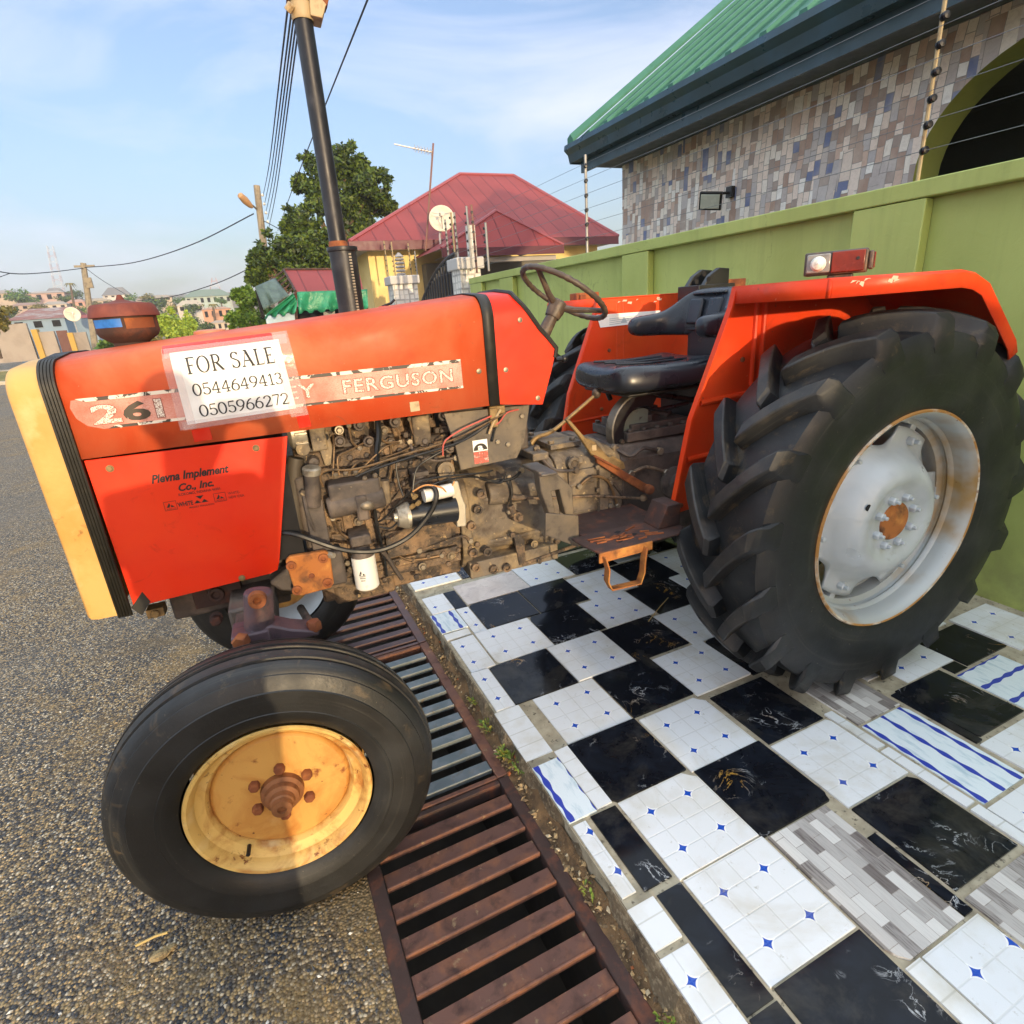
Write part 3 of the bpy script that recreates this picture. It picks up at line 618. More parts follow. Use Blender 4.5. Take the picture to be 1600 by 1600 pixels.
# ================================================================== STONE-CLAD HOUSE BEHIND THE WALL
n = N('random_stone_cladding')
v = n.mapping(n.tc(), (1, 12.5, 7.2)); v = n.mapping(v, (1, 1, 1), (R(5), 0, 0))
dn = n.noise(1.1, 3, .6, 0, v, 'Color'); va = n.new('VectorMath', operation='MULTIPLY_ADD'); n.l.new(dn, va.inputs[0]); va.inputs[1].default_value = (0, .28, .28); n.l.new(v, va.inputs[2])
cc = n.voro(1.0, 'F1', va.outputs[0], 'Color', 'CHEBYCHEV', .75); ed = n.voro(1.0, 'DISTANCE_TO_EDGE', va.outputs[0], 'Distance', rnd=.75)
f1 = n.voro(1.0, 'F1', va.outputs[0], 'Distance', 'CHEBYCHEV', .75); f2 = n.voro(1.0, 'F2', va.outputs[0], 'Distance', 'CHEBYCHEV', .75)
sp = n.new('SeparateColor'); n.l.new(cc, sp.inputs[0])
st = n.ramp(sp.outputs[0], [(0, srgb('#f2eae0')), (.16, srgb('#ccbcb2')), (.28, srgb('#a49894')), (.40, srgb('#fbf8f4')), (.54, srgb('#cfab92')), (.62, srgb('#9c7a6a')), (.69, srgb('#e0b496')), (.76, srgb('#66708e')), (.84, srgb('#b8b2b2')), (.92, srgb('#f0e4d8'))], 'CONSTANT')
st = n.mix(n.ramp(n.noise(26, 5, .65, .8), [(.48, 0), (.75, .4)]), st, srgb('#8a7c74'))
edge = n.ramp(n.math('SUBTRACT', f2, f1), [(.0, 1), (.07, 0)])
st = n.mix(n.math('MULTIPLY', edge, .6), st, srgb('#51463f'))
jy = n.new('SeparateXYZ'); n.l.new(n.tc(), jy.inputs[0])
j1 = n.math('LESS_THAN', n.math('FRACT', n.math('MULTIPLY', jy.outputs[1], 1/.6)), .008); j2 = n.math('LESS_THAN', n.math('FRACT', n.math('ADD', n.math('MULTIPLY', jy.outputs[2], 1/.3), .3)), .014)
st = n.mix(n.math('MULTIPLY', n.math('MAXIMUM', j1, j2), .45), st, srgb('#5a4d46'))
n.bump(n.math('ADD', n.ramp(n.math('SUBTRACT', f2, f1), [(0, 0), (.16, 1)]), n.math('MULTIPLY', n.noise(30, 5, .7), .35)), .7, .014); # rectangular blocks: two brick lays of different size, turned upright and mixed
n = N('stone_block_cladding'); cx_ = n.new('SeparateXYZ'); n.l.new(n.tc(), cx_.inputs[0]); dn_ = n.noise(2.2, 3, .6); wob = n.math('MULTIPLY', n.math('SUBTRACT', dn_, .5), .05)
cb = n.new('CombineXYZ'); n.set(cb.inputs[0], n.math('ADD', cx_.outputs[2], wob)); n.set(cb.inputs[1], n.math('ADD', n.math('ADD', cx_.outputs[1], n.math('MULTIPLY', cx_.outputs[2], .06)), wob))
def lay(bw_, rh, off, sq, seed):
    b = n.new('TexBrick'); n.l.new(n.mapping(cb.outputs[0], (1, 1, 1), (0, 0, 0), (seed, seed*.7, 0)), b.inputs['Vector']); b.offset = off; b.squash = sq; b.squash_frequency = 3; b.offset_frequency = 2
    for k_, v_ in (('Scale', 1), ('Mortar Size', .0022), ('Mortar Smooth', .3), ('Bias', 0), ('Brick Width', bw_), ('Row Height', rh)): b.inputs[k_].default_value = v_
    b.inputs['Color1'].default_value = (0, 0, 0, 1); b.inputs['Color2'].default_value = (1, 1, 1, 1); b.inputs['Mortar'].default_value = (.5, .5, .5, 1)
    s_ = n.new('SeparateColor'); n.l.new(b.outputs['Color'], s_.inputs[0]); return s_.outputs[0], b.outputs['Fac']
v1, m1_ = lay(.19, .085, .45, 1.5, .0); v2, m2_ = lay(.105, .0567, .3, .7, 3.3)
pick = n.math('GREATER_THAN', n.voro(3.2, 'F1', n.mapping(n.tc(), (0, 1, .7)), 'Distance', 'CHEBYCHEV', 1), .30)
mo = n.math('ADD', n.math('MULTIPLY', m1_, n.math('SUBTRACT', 1, pick)), n.math('MULTIPLY', m2_, pick)); vv = n.math('ADD', n.math('MULTIPLY', v1, n.math('SUBTRACT', 1, pick)), n.math('MULTIPLY', v2, pick))
st = n.ramp(vv, [(0, srgb('#efe6dc')), (.14, srgb('#c0b6b4')), (.26, srgb('#e4d2c6')), (.36, srgb('#a4928a')), (.44, srgb('#f4f0ec')), (.54, srgb('#cdb0a0')), (.60, srgb('#bcb6b8')), (.68, srgb('#6a76a0')), (.76, srgb('#ecdace')), (.88, srgb('#ac8f80'))], 'CONSTANT')
st = n.mix(n.ramp(n.noise(24, 6, .7, 1.2), [(.46, 0), (.74, .35)]), st, srgb('#8e8078')); st = n.mix(n.ramp(n.noise(5, 3), [(.45, 0), (.7, .3)]), st, srgb('#e8dcd0'))
st = n.mix(n.math('MULTIPLY', mo, .7), st, srgb('#5e534c'))
n.bump(n.math('ADD', n.math('MULTIPLY', n.math('SUBTRACT', 1, mo), 1.0), n.math('MULTIPLY', n.noise(30, 6, .7), .5)), .7, .012); M['clad'] = n.fin(st, .4)
M['roofgreen'] = wm('green_roof_sheet', srgb('#3d6f5c'), .6, [(srgb('#467a66'), 2, .45, .7), (srgb('#366250'), 9, .55, .8)], None, 0, .25)
M['teal'] = wm('dark_teal_fascia', srgb('#1f3b46'), .35, [(srgb('#27485a'), 3, .45, .7)])
M['soffit'] = wm('dark_soffit_board', srgb('#4a5862'), .6)
M['darkroom'] = wm('dark_porch_interior', srgb('#5a5f56'), .9)
hs = empty('stone_clad_house', (4.4, 2, 0)); tag(hs, 'house clad in mottled stone tiles with green metal roof and dark arched porch', 'house')
HX, SOF = 4.4, 3.0
yc, ra, rb, zs = 2.0, .82, .64, 2.2
# front wall with the arched opening: outline polygon strips
t = MB(); K = 24
arc = [(yc+ra*math.cos(math.pi*k/K), zs+rb*math.sin(math.pi*k/K)) for k in range(K+1)]
def wallq(y0, z0, y1, z1, y2, z2, y3, z3): t.quad((HX, y0, z0), (HX, y1, z1), (HX, y2, z2), (HX, y3, z3))
wallq(6.2, 0, yc+ra, 0, yc+ra, SOF, 6.2, SOF); wallq(yc-ra, 0, -6, 0, -6, SOF, yc-ra, SOF)
for k in range(K):
    (a, b), (c, d) = arc[k], arc[k+1]; wallq(a, b, c, d, c, SOF, a, SOF)
t.quad((HX, 6.2, 0), (HX+7, 6.2, 0), (HX+7, 6.2, SOF), (HX, 6.2, SOF))
obj('wall', rel(t, hs), M['clad'], hs, recalc=False)
t = MB(); full = [(yc+ra, 0)] + arc + [(yc-ra, 0)]
t.rings([[(HX-.006, a, b) for a, b in full], [(HX+.26, a, b) for a, b in full]], False, False, False)
obj('arch_reveal', rel(t, hs), M['green'], hs)
t = MB(); t.bb(HX+1.9, HX+2.0, -2, 4, 0, 3); t.bb(HX+.27, HX+2, -2, -1.9, 0, 3); t.bb(HX+.27, HX+2, 3.9, 4, 0, 3); t.bb(HX+.27, HX+2, -2, 4, 2.9, 3); obj('porch_interior', rel(t, hs), M['darkroom'], hs)
# roof: sheet with raised ribs running up the slope
EX, EZ, SL, RY0, RY1, RL = 3.79, 3.19, .68, -7, 6.32, 4.2
t = MB(); t.prism([(EX, RY0, EZ), (EX+RL, RY0, EZ+SL*RL), (EX+RL, RY0, EZ+SL*RL+.02), (EX, RY0, EZ+.02)], (0, RY1-RY0, 0))
t.prism([(EX+RL, RY0, EZ+SL*RL), (EX+2*RL, RY0, EZ), (EX+2*RL, RY0, EZ+.02), (EX+RL, RY0, EZ+SL*RL+.02)], (0, RY1-RY0, 0))
y = RY0+.1
while y < RY1-.1:
    t.prism([(EX+.01, y-.045, EZ+.02), (EX+.01, y-.028, EZ+.075), (EX+.01, y+.028, EZ+.075), (EX+.01, y+.045, EZ+.02)], (RL-.02, 0, SL*(RL-.02)))
    y += .33
obj('roof', rel(t, hs), M['roofgreen'], hs, smooth=0)
t = MB(); t.prism([(EX-.02, RY1-.09, EZ+.03), (EX-.02, RY1+.03, EZ+.03), (EX-.02, RY1+.03, EZ+.09), (EX-.02, RY1-.03, EZ+.12), (EX-.02, RY1-.09, EZ+.06)], (RL, 0, SL*RL)); obj('verge_capping', rel(t, hs), M['roofgreen'], hs)
t = MB(); prof = [(EX-.06, EZ+.02), (EX-.07, EZ-.03), (EX-.02, EZ-.075), (EX-.0, EZ-.15), (EX+.09, EZ-.15), (EX+.09, EZ+.0)]
t.prism([(x, RY0, z) for x, z in prof], (0, RY1-RY0+.03, 0)); obj('gutter', rel(t, hs), M['teal'], hs, smooth=20)
t = MB(); t.bb(EX+.1, EX+.13, RY0, RY1-.05, SOF-.07, EZ-.02); t.prism([(EX+.0, RY1, EZ-.16), (EX+.8, RY1, EZ-.16), (EX+RL, RY1, EZ+SL*RL-.2), (EX+RL, RY1, EZ+SL*RL), (EX+.0, RY1, EZ)], (0, .025, 0)); obj('fascia', rel(t, hs), M['teal'], hs)
t = MB(); t.bb(EX+.131, HX+6.9, RY0, RY1-.01, SOF+.002, SOF+.03); obj('soffit', rel(t, hs), M['soffit'], hs)
# floodlight on the cladding
fl = empty('floodlight', tuple(on_x(1135, 303, 4.36))); tag(fl, 'small square black floodlight fixed to the stone cladding above the wall', 'floodlight')
u = Matrix.Rotation(R(30), 3, 'Z') @ Matrix.Rotation(R(-22), 3, 'Y') @ Matrix.Rotation(R(9), 3, 'X')
def fb(c, d, nm, mt, bev=.004):
    t = MB(); t.box(u @ Vector(c), d, 0, u); obj(nm, t, mt, fl, bevel=bev)
fb((-.20, .085, .0), (.035, .20, .15), 'housing', M['black']); fb((-.221, .085, 0), (.008, .17, .12), 'lens', wm('frosted_led_lens', srgb('#a9b0a8'), .25))
t = MB(); t.tube([u @ Vector((-.19, .04, -.01)), (-.08, -.01, 0), (.04, -.03, .01)], .012, 8); t.box((.02, -.03, .01), (.05, .07, .09)); obj('bracket', t, M['black'], fl)

# electric fence posts on the wall top
M['insul'] = wm('black_insulator', srgb('#17181c'), .4); M['post'] = wm('galvanised_post', srgb('#8d8d8c'), .45, [(srgb('#8a6a44'), 14, .56, .7)], None, .3)
M['postrust'] = wm('yellowish_rusty_post', srgb('#9a8a68'), .6, [(srgb('#7d6444'), 18, .5, .7)])
def fpost(x, y, z0, h, lab, mt, nins=6, sd=-1, r=.013, group='electric fence posts on the wall tops', lean=0):
    t = empty('fence_post', (x, y, z0)); tag(t, lab, 'fence post', group)
    b = MB(); b.tube([(0, 0, -.02), (lean*h, 0, h)], r, 8); obj('post', b, mt, t)
    for k in range(nins):
        z = h*(.16+.8*k/(nins-.5)); c = Vector((lean*z-.012, sd*(r+.008), z)); q = MB(); ax = Vector((-.25, sd, .12))
        q.lathe([(.004, -.017), (.016, -.014), (.018, -.005), (.010, -.003), (.010, .003), (.018, .005), (.016, .014), (.004, .017)], c, ax, 10, 0, True); obj('insulator', q, M['insul'], t)
    return t
fpost(3.2, 5.08, 1.985, .83, 'galvanised electric fence post on the wall below the corner of the green roof', M['post'])
fpost(3.2, 2.03, 1.985, .86, 'yellow-edged fence post on the wall between stone cladding and porch arch', M['postrust'], 7, -1, .0095)
fpost(3.2, -1.2, 1.985, .86, 'fence post on the wall behind the photographer', M['post'])
M['fwire'] = wm('thin_fence_wire', srgb('#6f7378'), .5, (), None, .5)
for k in range(6):
    z = 1.985 + .85*(.16+.8*k/5.5); t = MB(); pts = [(3.18, -1.2, z), (3.18, .4, z-.006), (3.18, 2.03, z), (3.18, 3.5, z-.006), (3.18, 5.08, z), (3.16, 7.4, z-.01), (3.15, 9.6, z)]
    t.tube(pts, .0016, 4); o = obj('fence_wire', t, M['fwire'])
    tag(o, 'thin bare electric fence wire strung post to post above the green wall', 'wire', 'electric fence wires above the green wall')
# ================================================================== NEIGHBOUR'S HOUSE WITH MAROON ROOF
n = N('maroon_roof_sheet'); u, v = star_uv(n)
seam = n.ramp(n.math('ABSOLUTE', n.math('SUBTRACT', n.math('FRACT', n.math('MULTIPLY', u, 1/.42)), .5)), [(.0, 1), (.05, 0)])
c = n.mix(n.ramp(n.noise(.8, 4), [(.4, 0), (.7, 1)]), srgb('#8c3a38'), srgb('#7e3432')); c = n.mix(n.math('MULTIPLY', seam, .75), c, srgb('#5e2a30'))
n.bump(seam, .5, .03); M['maroon'] = n.fin(c, .6, 0, .25)
M['maroondark'] = wm('maroon_fascia', srgb('#5a2630'), .5)
M['yellow'] = wm('pale_yellow_render', srgb('#ead28c'), .8, [(srgb('#dec27e'), 1.5, .45, .7), (srgb('#b8a070'), 6, .66, .85)])
M['softwhite'] = wm('white_soffit', srgb('#b9b2ac'), .8)
def roofq(mb, pts, e0, e1, mi=0):
    e0, e1 = Vector(e0), Vector(e1); d = (e1-e0).normalized()
    mb.add(pts, [tuple(range(len(pts)))], mi, [[((Vector(p)-e0).dot(d), (Vector(p)-e0-d*(Vector(p)-e0).dot(d)).length) for p in pts]])
YH = 15.0
nh = empty('maroon_roofed_house', (6, YH, 0)); tag(nh, 'pale yellow bungalow with a hipped maroon sheet metal roof', 'house')
eL = on_y(546, 377, YH-.6); zE = eL.z; eR = on_y(966, 374, YH-.6); eR = Vector((eR.x, YH-.6, zE))
YR = YH+3.0
rL = on_y(718, 272, YR); rR = on_y(803, 281, YR); rR = Vector((rR.x, YR, rL.z))
bL = Vector((eL.x, YR+3.6, zE)); bR = Vector((eR.x, YR+3.6, zE))
t = MB(); roofq(t, [eL, eR, rR, rL], eL, eR); roofq(t, [bL, eL, rL], bL, eL); roofq(t, [eR, bR, rR], eR, bR); roofq(t, [bR, bL, rL, rR], bR, bL)
obj('roof', rel(t, nh), M['maroon'], nh, smooth=0, recalc=False)
t = MB(); t.tube([eL, rL], .05, 6); t.tube([rL, rR], .05, 6); t.tube([rR, eR], .05, 6); obj('ridge_cap', rel(t, nh), wm('maroon_ridge', srgb('#94484a'), .5), nh)
t = MB(); t.bb(eL.x, eR.x, YH-.62, YH-.58, zE-.2, zE-.004); t.bb(eL.x-.02, eL.x+.02, YH-.62, YR+3.6, zE-.2, zE-.004); obj('fascia', rel(t, nh), M['maroondark'], nh)
t = MB(); t.bb(eL.x+.02, eR.x, YH-.58, YR+3.5, zE-.16, zE-.13); obj('soffit', rel(t, nh), M['softwhite'], nh)
t = MB(); t.bb(eL.x+.5, eR.x-.3, YH, YR+3, -.3, zE-.16); obj('wall', rel(t, nh), M['yellow'], nh)
# porch hip in front
pa = on_y(775, 329, YH-1.9); p0 = on_y(690, 388, YH-2.6); p1 = on_y(881, 390, YH-2.6); p1 = Vector((p1.x, p1.y, p0.z)); pr_ = Vector((pa.x, YH+.6, pa.z+.02))
t = MB(); roofq(t, [p0, p1, pa], p0, p1); roofq(t, [Vector((p0.x, YH-.3, p0.z)), p0, pa, pr_], Vector((p0.x, YH-.3, p0.z)), p0); roofq(t, [p1, Vector((p1.x, YH-.3, p1.z)), pr_, pa], p1, Vector((p1.x, YH-.3, p1.z)))
t2 = MB(); t2.tube([p0, pa], .04, 6); t2.tube([p1, pa], .04, 6)
obj('porch_roof', rel(t, nh), M['maroon'], nh, smooth=0, recalc=False); obj('porch_hip_cap', rel(t2, nh), wm('maroon_hip', srgb('#94484a'), .5), nh)
t = MB(); t.bb(p0.x, p1.x, YH-2.62, YH-2.57, p0.z-.17, p0.z-.003); obj('porch_fascia', rel(t, nh), M['maroondark'], nh)
t = MB(); t.bb(p0.x+.2, p1.x-.1, YH-2.4, YH-2.2, p0.z-.28, p0.z-.18); obj('porch_beam', rel(t, nh), M['softwhite'], nh)
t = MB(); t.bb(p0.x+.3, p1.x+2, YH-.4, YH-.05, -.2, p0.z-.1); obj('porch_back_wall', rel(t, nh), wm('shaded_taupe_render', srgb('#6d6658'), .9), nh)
c = on_y(842, 345, YH+.55); t = MB(); nv = Vector((0, -(rL.z-zE), 3.6)).normalized(); uu = Vector((0, 3.6, (rL.z-zE))).normalized()
w2 = .26; t.prism([c+nv*.05+Vector((-w2, 0, 0))-uu*.35, c+nv*.05+Vector((w2, 0, 0))-uu*.35, c+nv*.05+Vector((w2, 0, 0))+uu*.3, c+nv*.05+Vector((-w2, 0, 0))+uu*.3], nv*.04)
obj('roof_patch', rel(t, nh), wm('pale_roof_patch', srgb('#c9b7ac'), .6), nh)

# TV aerial and dish
M['aluthin'] = wm('thin_aluminium', srgb('#b9b4ae'), .4, (), None, .5); M['polerust'] = wm('brownish_mast', srgb('#7d5a4c'), .6)
b = on_y(665, 392, YH-.9); top = on_y(677, 224, YH-.9); h1 = on_y(676, 238, YH-.9); h2 = on_y(616, 225, YH-.9)
a = empty('television_aerial', tuple(b)); tag(a, 'thin television aerial on a tall leaning mast in front of the maroon roof', 'aerial')
t = MB(); t.tube([b, top], .022, 6); obj('mast', rel(t, a), M['polerust'], a)
t = MB(); t.tube([h1, h2], .014, 5)
for k in range(6):
    p = h1.lerp(h2, .05+.42*k/5); t.tube([p+Vector((0, 0, -.075)), p+Vector((0, 0, .075))], .008, 4); t.tube([p+Vector((0, -.15, 0)), p+Vector((0, .15, 0))], .006, 4)
obj('boom', rel(t, a), M['aluthin'], a)
M['dish'] = wm('cream_dish', srgb('#d6cdb8'), .5, [(srgb('#b8ad96'), 4, .5, .75)])
def dish(c, r, base, lab, face):
    o = empty('satellite_dish', tuple(c)); tag(o, lab, 'dish')
    f = Vector(face).normalized(); t = MB(); t.lathe([(r*k/7, -.28*r*(1-(k/7)**2)) for k in range(1, 8)] , (0, 0, 0), f, 28, 0, False); t.lathe([(.001, -.28*r), (r/7, -.28*r*(1-(1/7)**2))], (0, 0, 0), f, 28)
    obj('reflector', t, M['dish'], o, solid=.015)
    t = MB(); p = f*(-.28*r); t.tube([p-f*.03, Vector(base)-Vector(c)+Vector((0, 0, .25)), Vector(base)-Vector(c)], .03, 6); obj('mast', t, M['aluthin'], o)
    t = MB(); q = f*r*.75; t.tube([Vector((0, 0, -r*.95))+f*.0, q], .012, 5); t.tube([Vector((r*.8, 0, r*.4)), q], .008, 5); t.tube([Vector((-r*.8, 0, r*.4)), q], .008, 5); t.box(q, (.07, .12, .07)); obj('feed_arm', t, M['aluthin'], o)
cd_ = on_y(690, 341, YH-1.2); dish(cd_, .29, on_y(689, 387, YH-1.1), 'round cream satellite dish in front of the maroon roof', (-.35, -1, .25))

# gate piers, gate and fence posts at the neighbour's entrance
n = N('embossed_white_pier_tile')
e = n.voro(10, 'F1', n.mapping(n.tc(), (1, 1, 1)), 'Distance', 'CHEBYCHEV', .25); c = n.mix(n.ramp(e, [(.3, 0), (.55, 1)]), srgb('#dcd8cf'), srgb('#8f8c86')); n.bump(e, .5, .03); M['pier'] = n.fin(c, .5)
M['pierlight'] = wm('pale_grey_stone', srgb('#b7b3ae'), .6)
def pier(x0, x1, y0, y1, z, lab, lamp=True):
    o = empty('gate_pier', ((x0+x1)/2, (y0+y1)/2, 0)); tag(o, lab, 'gate pier', 'white patterned piers at the neighbouring gate')
    t = MB(); t.bb(x0, x1, y0, y1, -.2, z-.16); obj('shaft', rel(t, o), M['pier'], o)
    t = MB(); t.bb(x0-.05, x1+.05, y0-.05, y1+.05, z-.16, z); obj('cap', rel(t, o), M['pierlight'], o, bevel=.015)
    if lamp:
        cx, cy = (x0+x1)/2, (y0+y1)/2; t = MB()
        for k in range(5): t.lathe([(.075, 0), (.10, .02), (.075, .05)], (cx, cy, z+.01+k*.07), (0, 0, 1), 12, 0, True)
        t.lathe([(.10, 0), (.02, .08)], (cx, cy, z+.36), (0, 0, 1), 12, 0, True); obj('pier_lamp', rel(t, o), wm('grey_lantern', srgb('#8f8b88'), .5), o)
pz = on_y(640, 436, 12.2); pxa = on_y(613, 470, 12.2).x; pxb = on_y(655, 470, 12.0).x
pier(pxa, pxb, 12.0, 12.42, on_y(640, 430, 12.0).z, 'white patterned gate pier with a small lantern on its cap')
pier(3.10, 3.42, 8.35, 8.72, on_y(725, 402, 8.35).z, 'white patterned gate pier at the far end of the green wall', False)
ga, gb = Vector((pxb+.02, 12.1, 0)), Vector((3.2, 8.75, 0))
gt = empty('gate', tuple((ga+gb)/2)); tag(gt, 'black steel gate with arched top bars between the two white piers', 'gate')
t = MB(); M['gate'] = wm('black_gate_steel', srgb('#24242a'), .45); M['gatesheet'] = wm('dark_gate_sheet', srgb('#3a3c44'), .5)
za, zb_ = on_y(655, 484, 12.1).z, on_x(712, 396, 3.2).z
for k in range(17):
    f = k/16; p = ga.lerp(gb, f); zt = za+(zb_-za)*math.sin(f*math.pi/2)**.9; t.tube([(p.x, p.y, za-.12), (p.x, p.y, zt)], .018, 5)
t.tube([(ga.lerp(gb, k/16).x, ga.lerp(gb, k/16).y, za+(zb_-za)*math.sin(k/16*math.pi/2)**.9) for k in range(17)], .03, 6)
t.tube([(ga.x, ga.y, za-.12), (gb.x, gb.y, za-.12)], .05, 6); obj('arched_bars', rel(t, gt), M['gate'], gt)
t = MB()
for k in range(26):
    f0, f1 = k/26, min(1, (k+4)/26); p, q = ga.lerp(gb, f0), ga.lerp(gb, f1); t.tube([(p.x, p.y, 0), (q.x, q.y, za-.16)], .012, 4); t.tube([(q.x, q.y, 0), (p.x, p.y, za-.16)], .012, 4)
obj('lattice', rel(t, gt), M['steel'], gt)
d = (gb-ga).normalized(); nn = Vector((-d.y, d.x, 0))*.05; t = MB(); t.prism([ga+nn, gb+nn, gb+nn+Vector((0, 0, za-.2)), ga+nn+Vector((0, 0, za-.2))], nn*.4); obj('sheet', rel(t, gt), M['gatesheet'], gt)
def fpx(px, pt, pb, Y, lab, mt, k=6, sd=1, r=.016):
    a = on_y(px, pb, Y); b = on_y(px, pt, Y); return fpost(a.x, Y, a.z, b.z-a.z, lab, mt, k, sd, r)
for i, (px, pt, pb, Y, mt, lab) in enumerate([
    (607, 376, 432, 14.0, 'postrust', 'leftmost fence post against the yellow house wall'), (618, 378, 432, 14.2, 'postrust', 'second fence post from the left against the yellow house wall'),
    (643, 380, 428, 14.2, 'postrust', 'fence post with black insulators just behind the lantern pier'), (652, 392, 428, 14.0, 'post', 'short dark fence post right of the lantern pier'),
    (701, 343, 402, 9.4, 'post', 'grey fence post rising beside the satellite dish'), (711, 332, 402, 9.0, 'postrust', 'fence post between the dish and the end of the gate'), (716, 332, 402, 8.5, 'post', 'pale fence post standing on the far gate pier'),
    (737, 322, 420, 8.3, 'post', 'tallest of the fence posts above the end of the green wall'), (745, 320, 424, 7.9, 'polerust', 'rusty brown fence post above the end of the green wall'), (764, 348, 421, 7.3, 'post', 'dark fence post on the green wall left of the maroon porch')]):
    fpx(px, pt, pb, Y, lab, M[mt], 6, 1 if i % 2 else -1)
t0 = on_y(731, 352, 8.8); t = MB(); t.bb(t0.x-.02, t0.x+.09, 8.75, 8.87, 2.1, t0.z); o = obj('cable_box', t, M['pier']); tag(o, 'white patterned post head behind the fence posts at the end of the wall', 'post')

# ================================================================== TREES AND BUSHES
def leafmat(nm, cols):
    n = N(nm); rnd = n.new('NewGeometry').outputs['Random Per Island']; c = n.ramp(rnd, [(i/(len(cols)-1), srgb(c)) for i, c in enumerate(cols)])
    n.b.inputs['Subsurface Weight'].default_value = 0
    m_ = n.fin(c, .55); tr = n.new('BsdfTranslucent'); n.l.new(c, tr.inputs[0]); ms = n.new('MixShader'); ms.inputs[0].default_value = .22
    n.l.new(n.b.outputs[0], ms.inputs[1]); n.l.new(tr.outputs[0], ms.inputs[2]); n.l.new(ms.outputs[0], n.n['Material Output'].inputs[0]); return m_
M['leafdark'] = leafmat('dark_mango_leaves', ['#26331c', '#33451f', '#41561f', '#556b26', '#6d7f2c'])
M['leafmid'] = leafmat('mid_green_leaves', ['#31481f', '#456322', '#5c7a2a', '#73903a'])
M['leaflime'] = leafmat('lime_green_leaves', ['#66802a', '#86a030', '#9cb23a', '#b0c04a'])
M['leafolive'] = leafmat('olive_leaves', ['#4a4a24', '#63602e', '#7d7438', '#968744'])
M['bark'] = wm('grey_brown_bark', srgb('#6b5846'), .9, [(srgb('#46392e'), 14, .45, .65)], (30, .8, .02))
def leaves(mb, c, rad, nl, s, r, shell=.55):
    for k in range(nl):
        d = Vector((r.gauss(0, 1), r.gauss(0, 1), r.gauss(0, 1))).normalized(); q = shell+(1-shell)*r.random()
        p = Vector(c)+Vector((d.x*rad[0], d.y*rad[1], d.z*rad[2]))*q
        L = s*r.uniform(.6, 1.3); a = Vector((r.gauss(0, 1), r.gauss(0, 1), r.gauss(-.15, .8))).normalized(); b = a.cross(d+Vector((.01, .02, .03)))
        if b.length < 1e-3: continue
        b.normalize(); w = L*r.uniform(.22, .38); mid = p+a*L*.5+Vector((0, 0, L*.06))
        mb.add([p, mid-b*w, p+a*L, mid+b*w], [(0, 1, 2, 3)])
def tree(name, base, clumps, mt, leaf, nl, lab, cat='tree', seed=1, trunk=.16, group=None, limbs=True):
    r = random.Random(seed); o = empty(name, tuple(base)); tag(o, lab, cat, group); B = Vector(base)
    t = MB()
    for c, rad in clumps:
        vol = rad[0]*rad[2]
        for k in range(max(5, int(5+5*r.random()))):
            d = Vector((r.gauss(0, 1), r.gauss(0, 1), r.gauss(0, 1))).normalized(); cc = Vector(c)-B+Vector((d.x*rad[0], d.y*rad[1], d.z*rad[2]))*.74
            f = r.uniform(.28, .52); leaves(t, cc, [x*f for x in rad], int(nl*f*.8), leaf*r.uniform(.7, 1.25), r)
        leaves(t, Vector(c)-B, [x*.85 for x in rad], nl//4, leaf, r, .2)
        for k in range(7):
            d = Vector((r.gauss(0, 1), r.gauss(0, 1), r.gauss(.2, 1))).normalized(); q_ = r.uniform(.95, 1.18); leaves(t, Vector(c)-B+Vector((d.x*rad[0], d.y*rad[1], d.z*rad[2]))*q_, [x*r.uniform(.12, .22) for x in rad], int(nl*.07), leaf*.9, r)
    obj('crown', t, mt, o, smooth=0, recalc=False)
    t = MB(); top = sum((Vector(c) for c, _ in clumps), Vector())/len(clumps)-B; fork = Vector((top.x*.3, top.y*.3, max(top.z*.45, .1)))
    t.tube([(0, 0, -.3), fork*.5+Vector((.02, 0, 0)), fork], [trunk, trunk*.8, trunk*.7], 9)
    if limbs:
        for c, _ in clumps:
            e = Vector(c)-B; m1 = fork.lerp(e, .5)+Vector((r.uniform(-.1, .1), 0, .1)); t.tube([fork, m1, e], [trunk*.55, trunk*.35, trunk*.12], 6)
    obj('trunk', t, M['bark'], o)
    return o
def cl(px, py, rpx, Y, fz=.9):
    rpx *= .9; c = on_y(px, py, Y); rr = rpx*(c-CC).dot(CF)/CAM_F; return (c, (rr, rr*.8, rr*fz))
Yt = 19.0
tree('broadleaf_tree', on_y(520, 475, Yt), [cl(500, 270, 34, Yt), cl(540, 262, 36, Yt), cl(580, 295, 34, Yt-.4), cl(555, 320, 40, Yt), cl(505, 312, 30, Yt-.3), cl(478, 292, 17, Yt), cl(600, 318, 18, Yt), cl(560, 355, 36, Yt)], M['leafdark'], .14, 1250, 'tall dark green broadleaf tree behind the exhaust pipe and maroon roof', seed=3, trunk=.2)
tree('broadleaf_tree', on_y(440, 480, Yt-2), [cl(470, 350, 30, Yt-2), cl(440, 385, 34, Yt-2), cl(490, 385, 38, Yt-2.2), cl(412, 410, 24, Yt-2), cl(450, 425, 36, Yt-2), cl(400, 430, 14, Yt-2), cl(510, 410, 30, Yt-2)], M['leafdark'], .13, 1100, 'lower bushy dark tree behind the street lamp pole', seed=5, trunk=.15)
tree('leafy_bush', on_y(392, 522, 14.5), [cl(385, 470, 20, 14.5), cl(400, 495, 26, 14.5), cl(372, 500, 16, 14.5), cl(395, 520, 22, 14.5), cl(375, 462, 10, 14.5)], M['leafmid'], .10, 800, 'bright leafy bush beside the tarpaulin kiosk', 'bush', 7, .05)
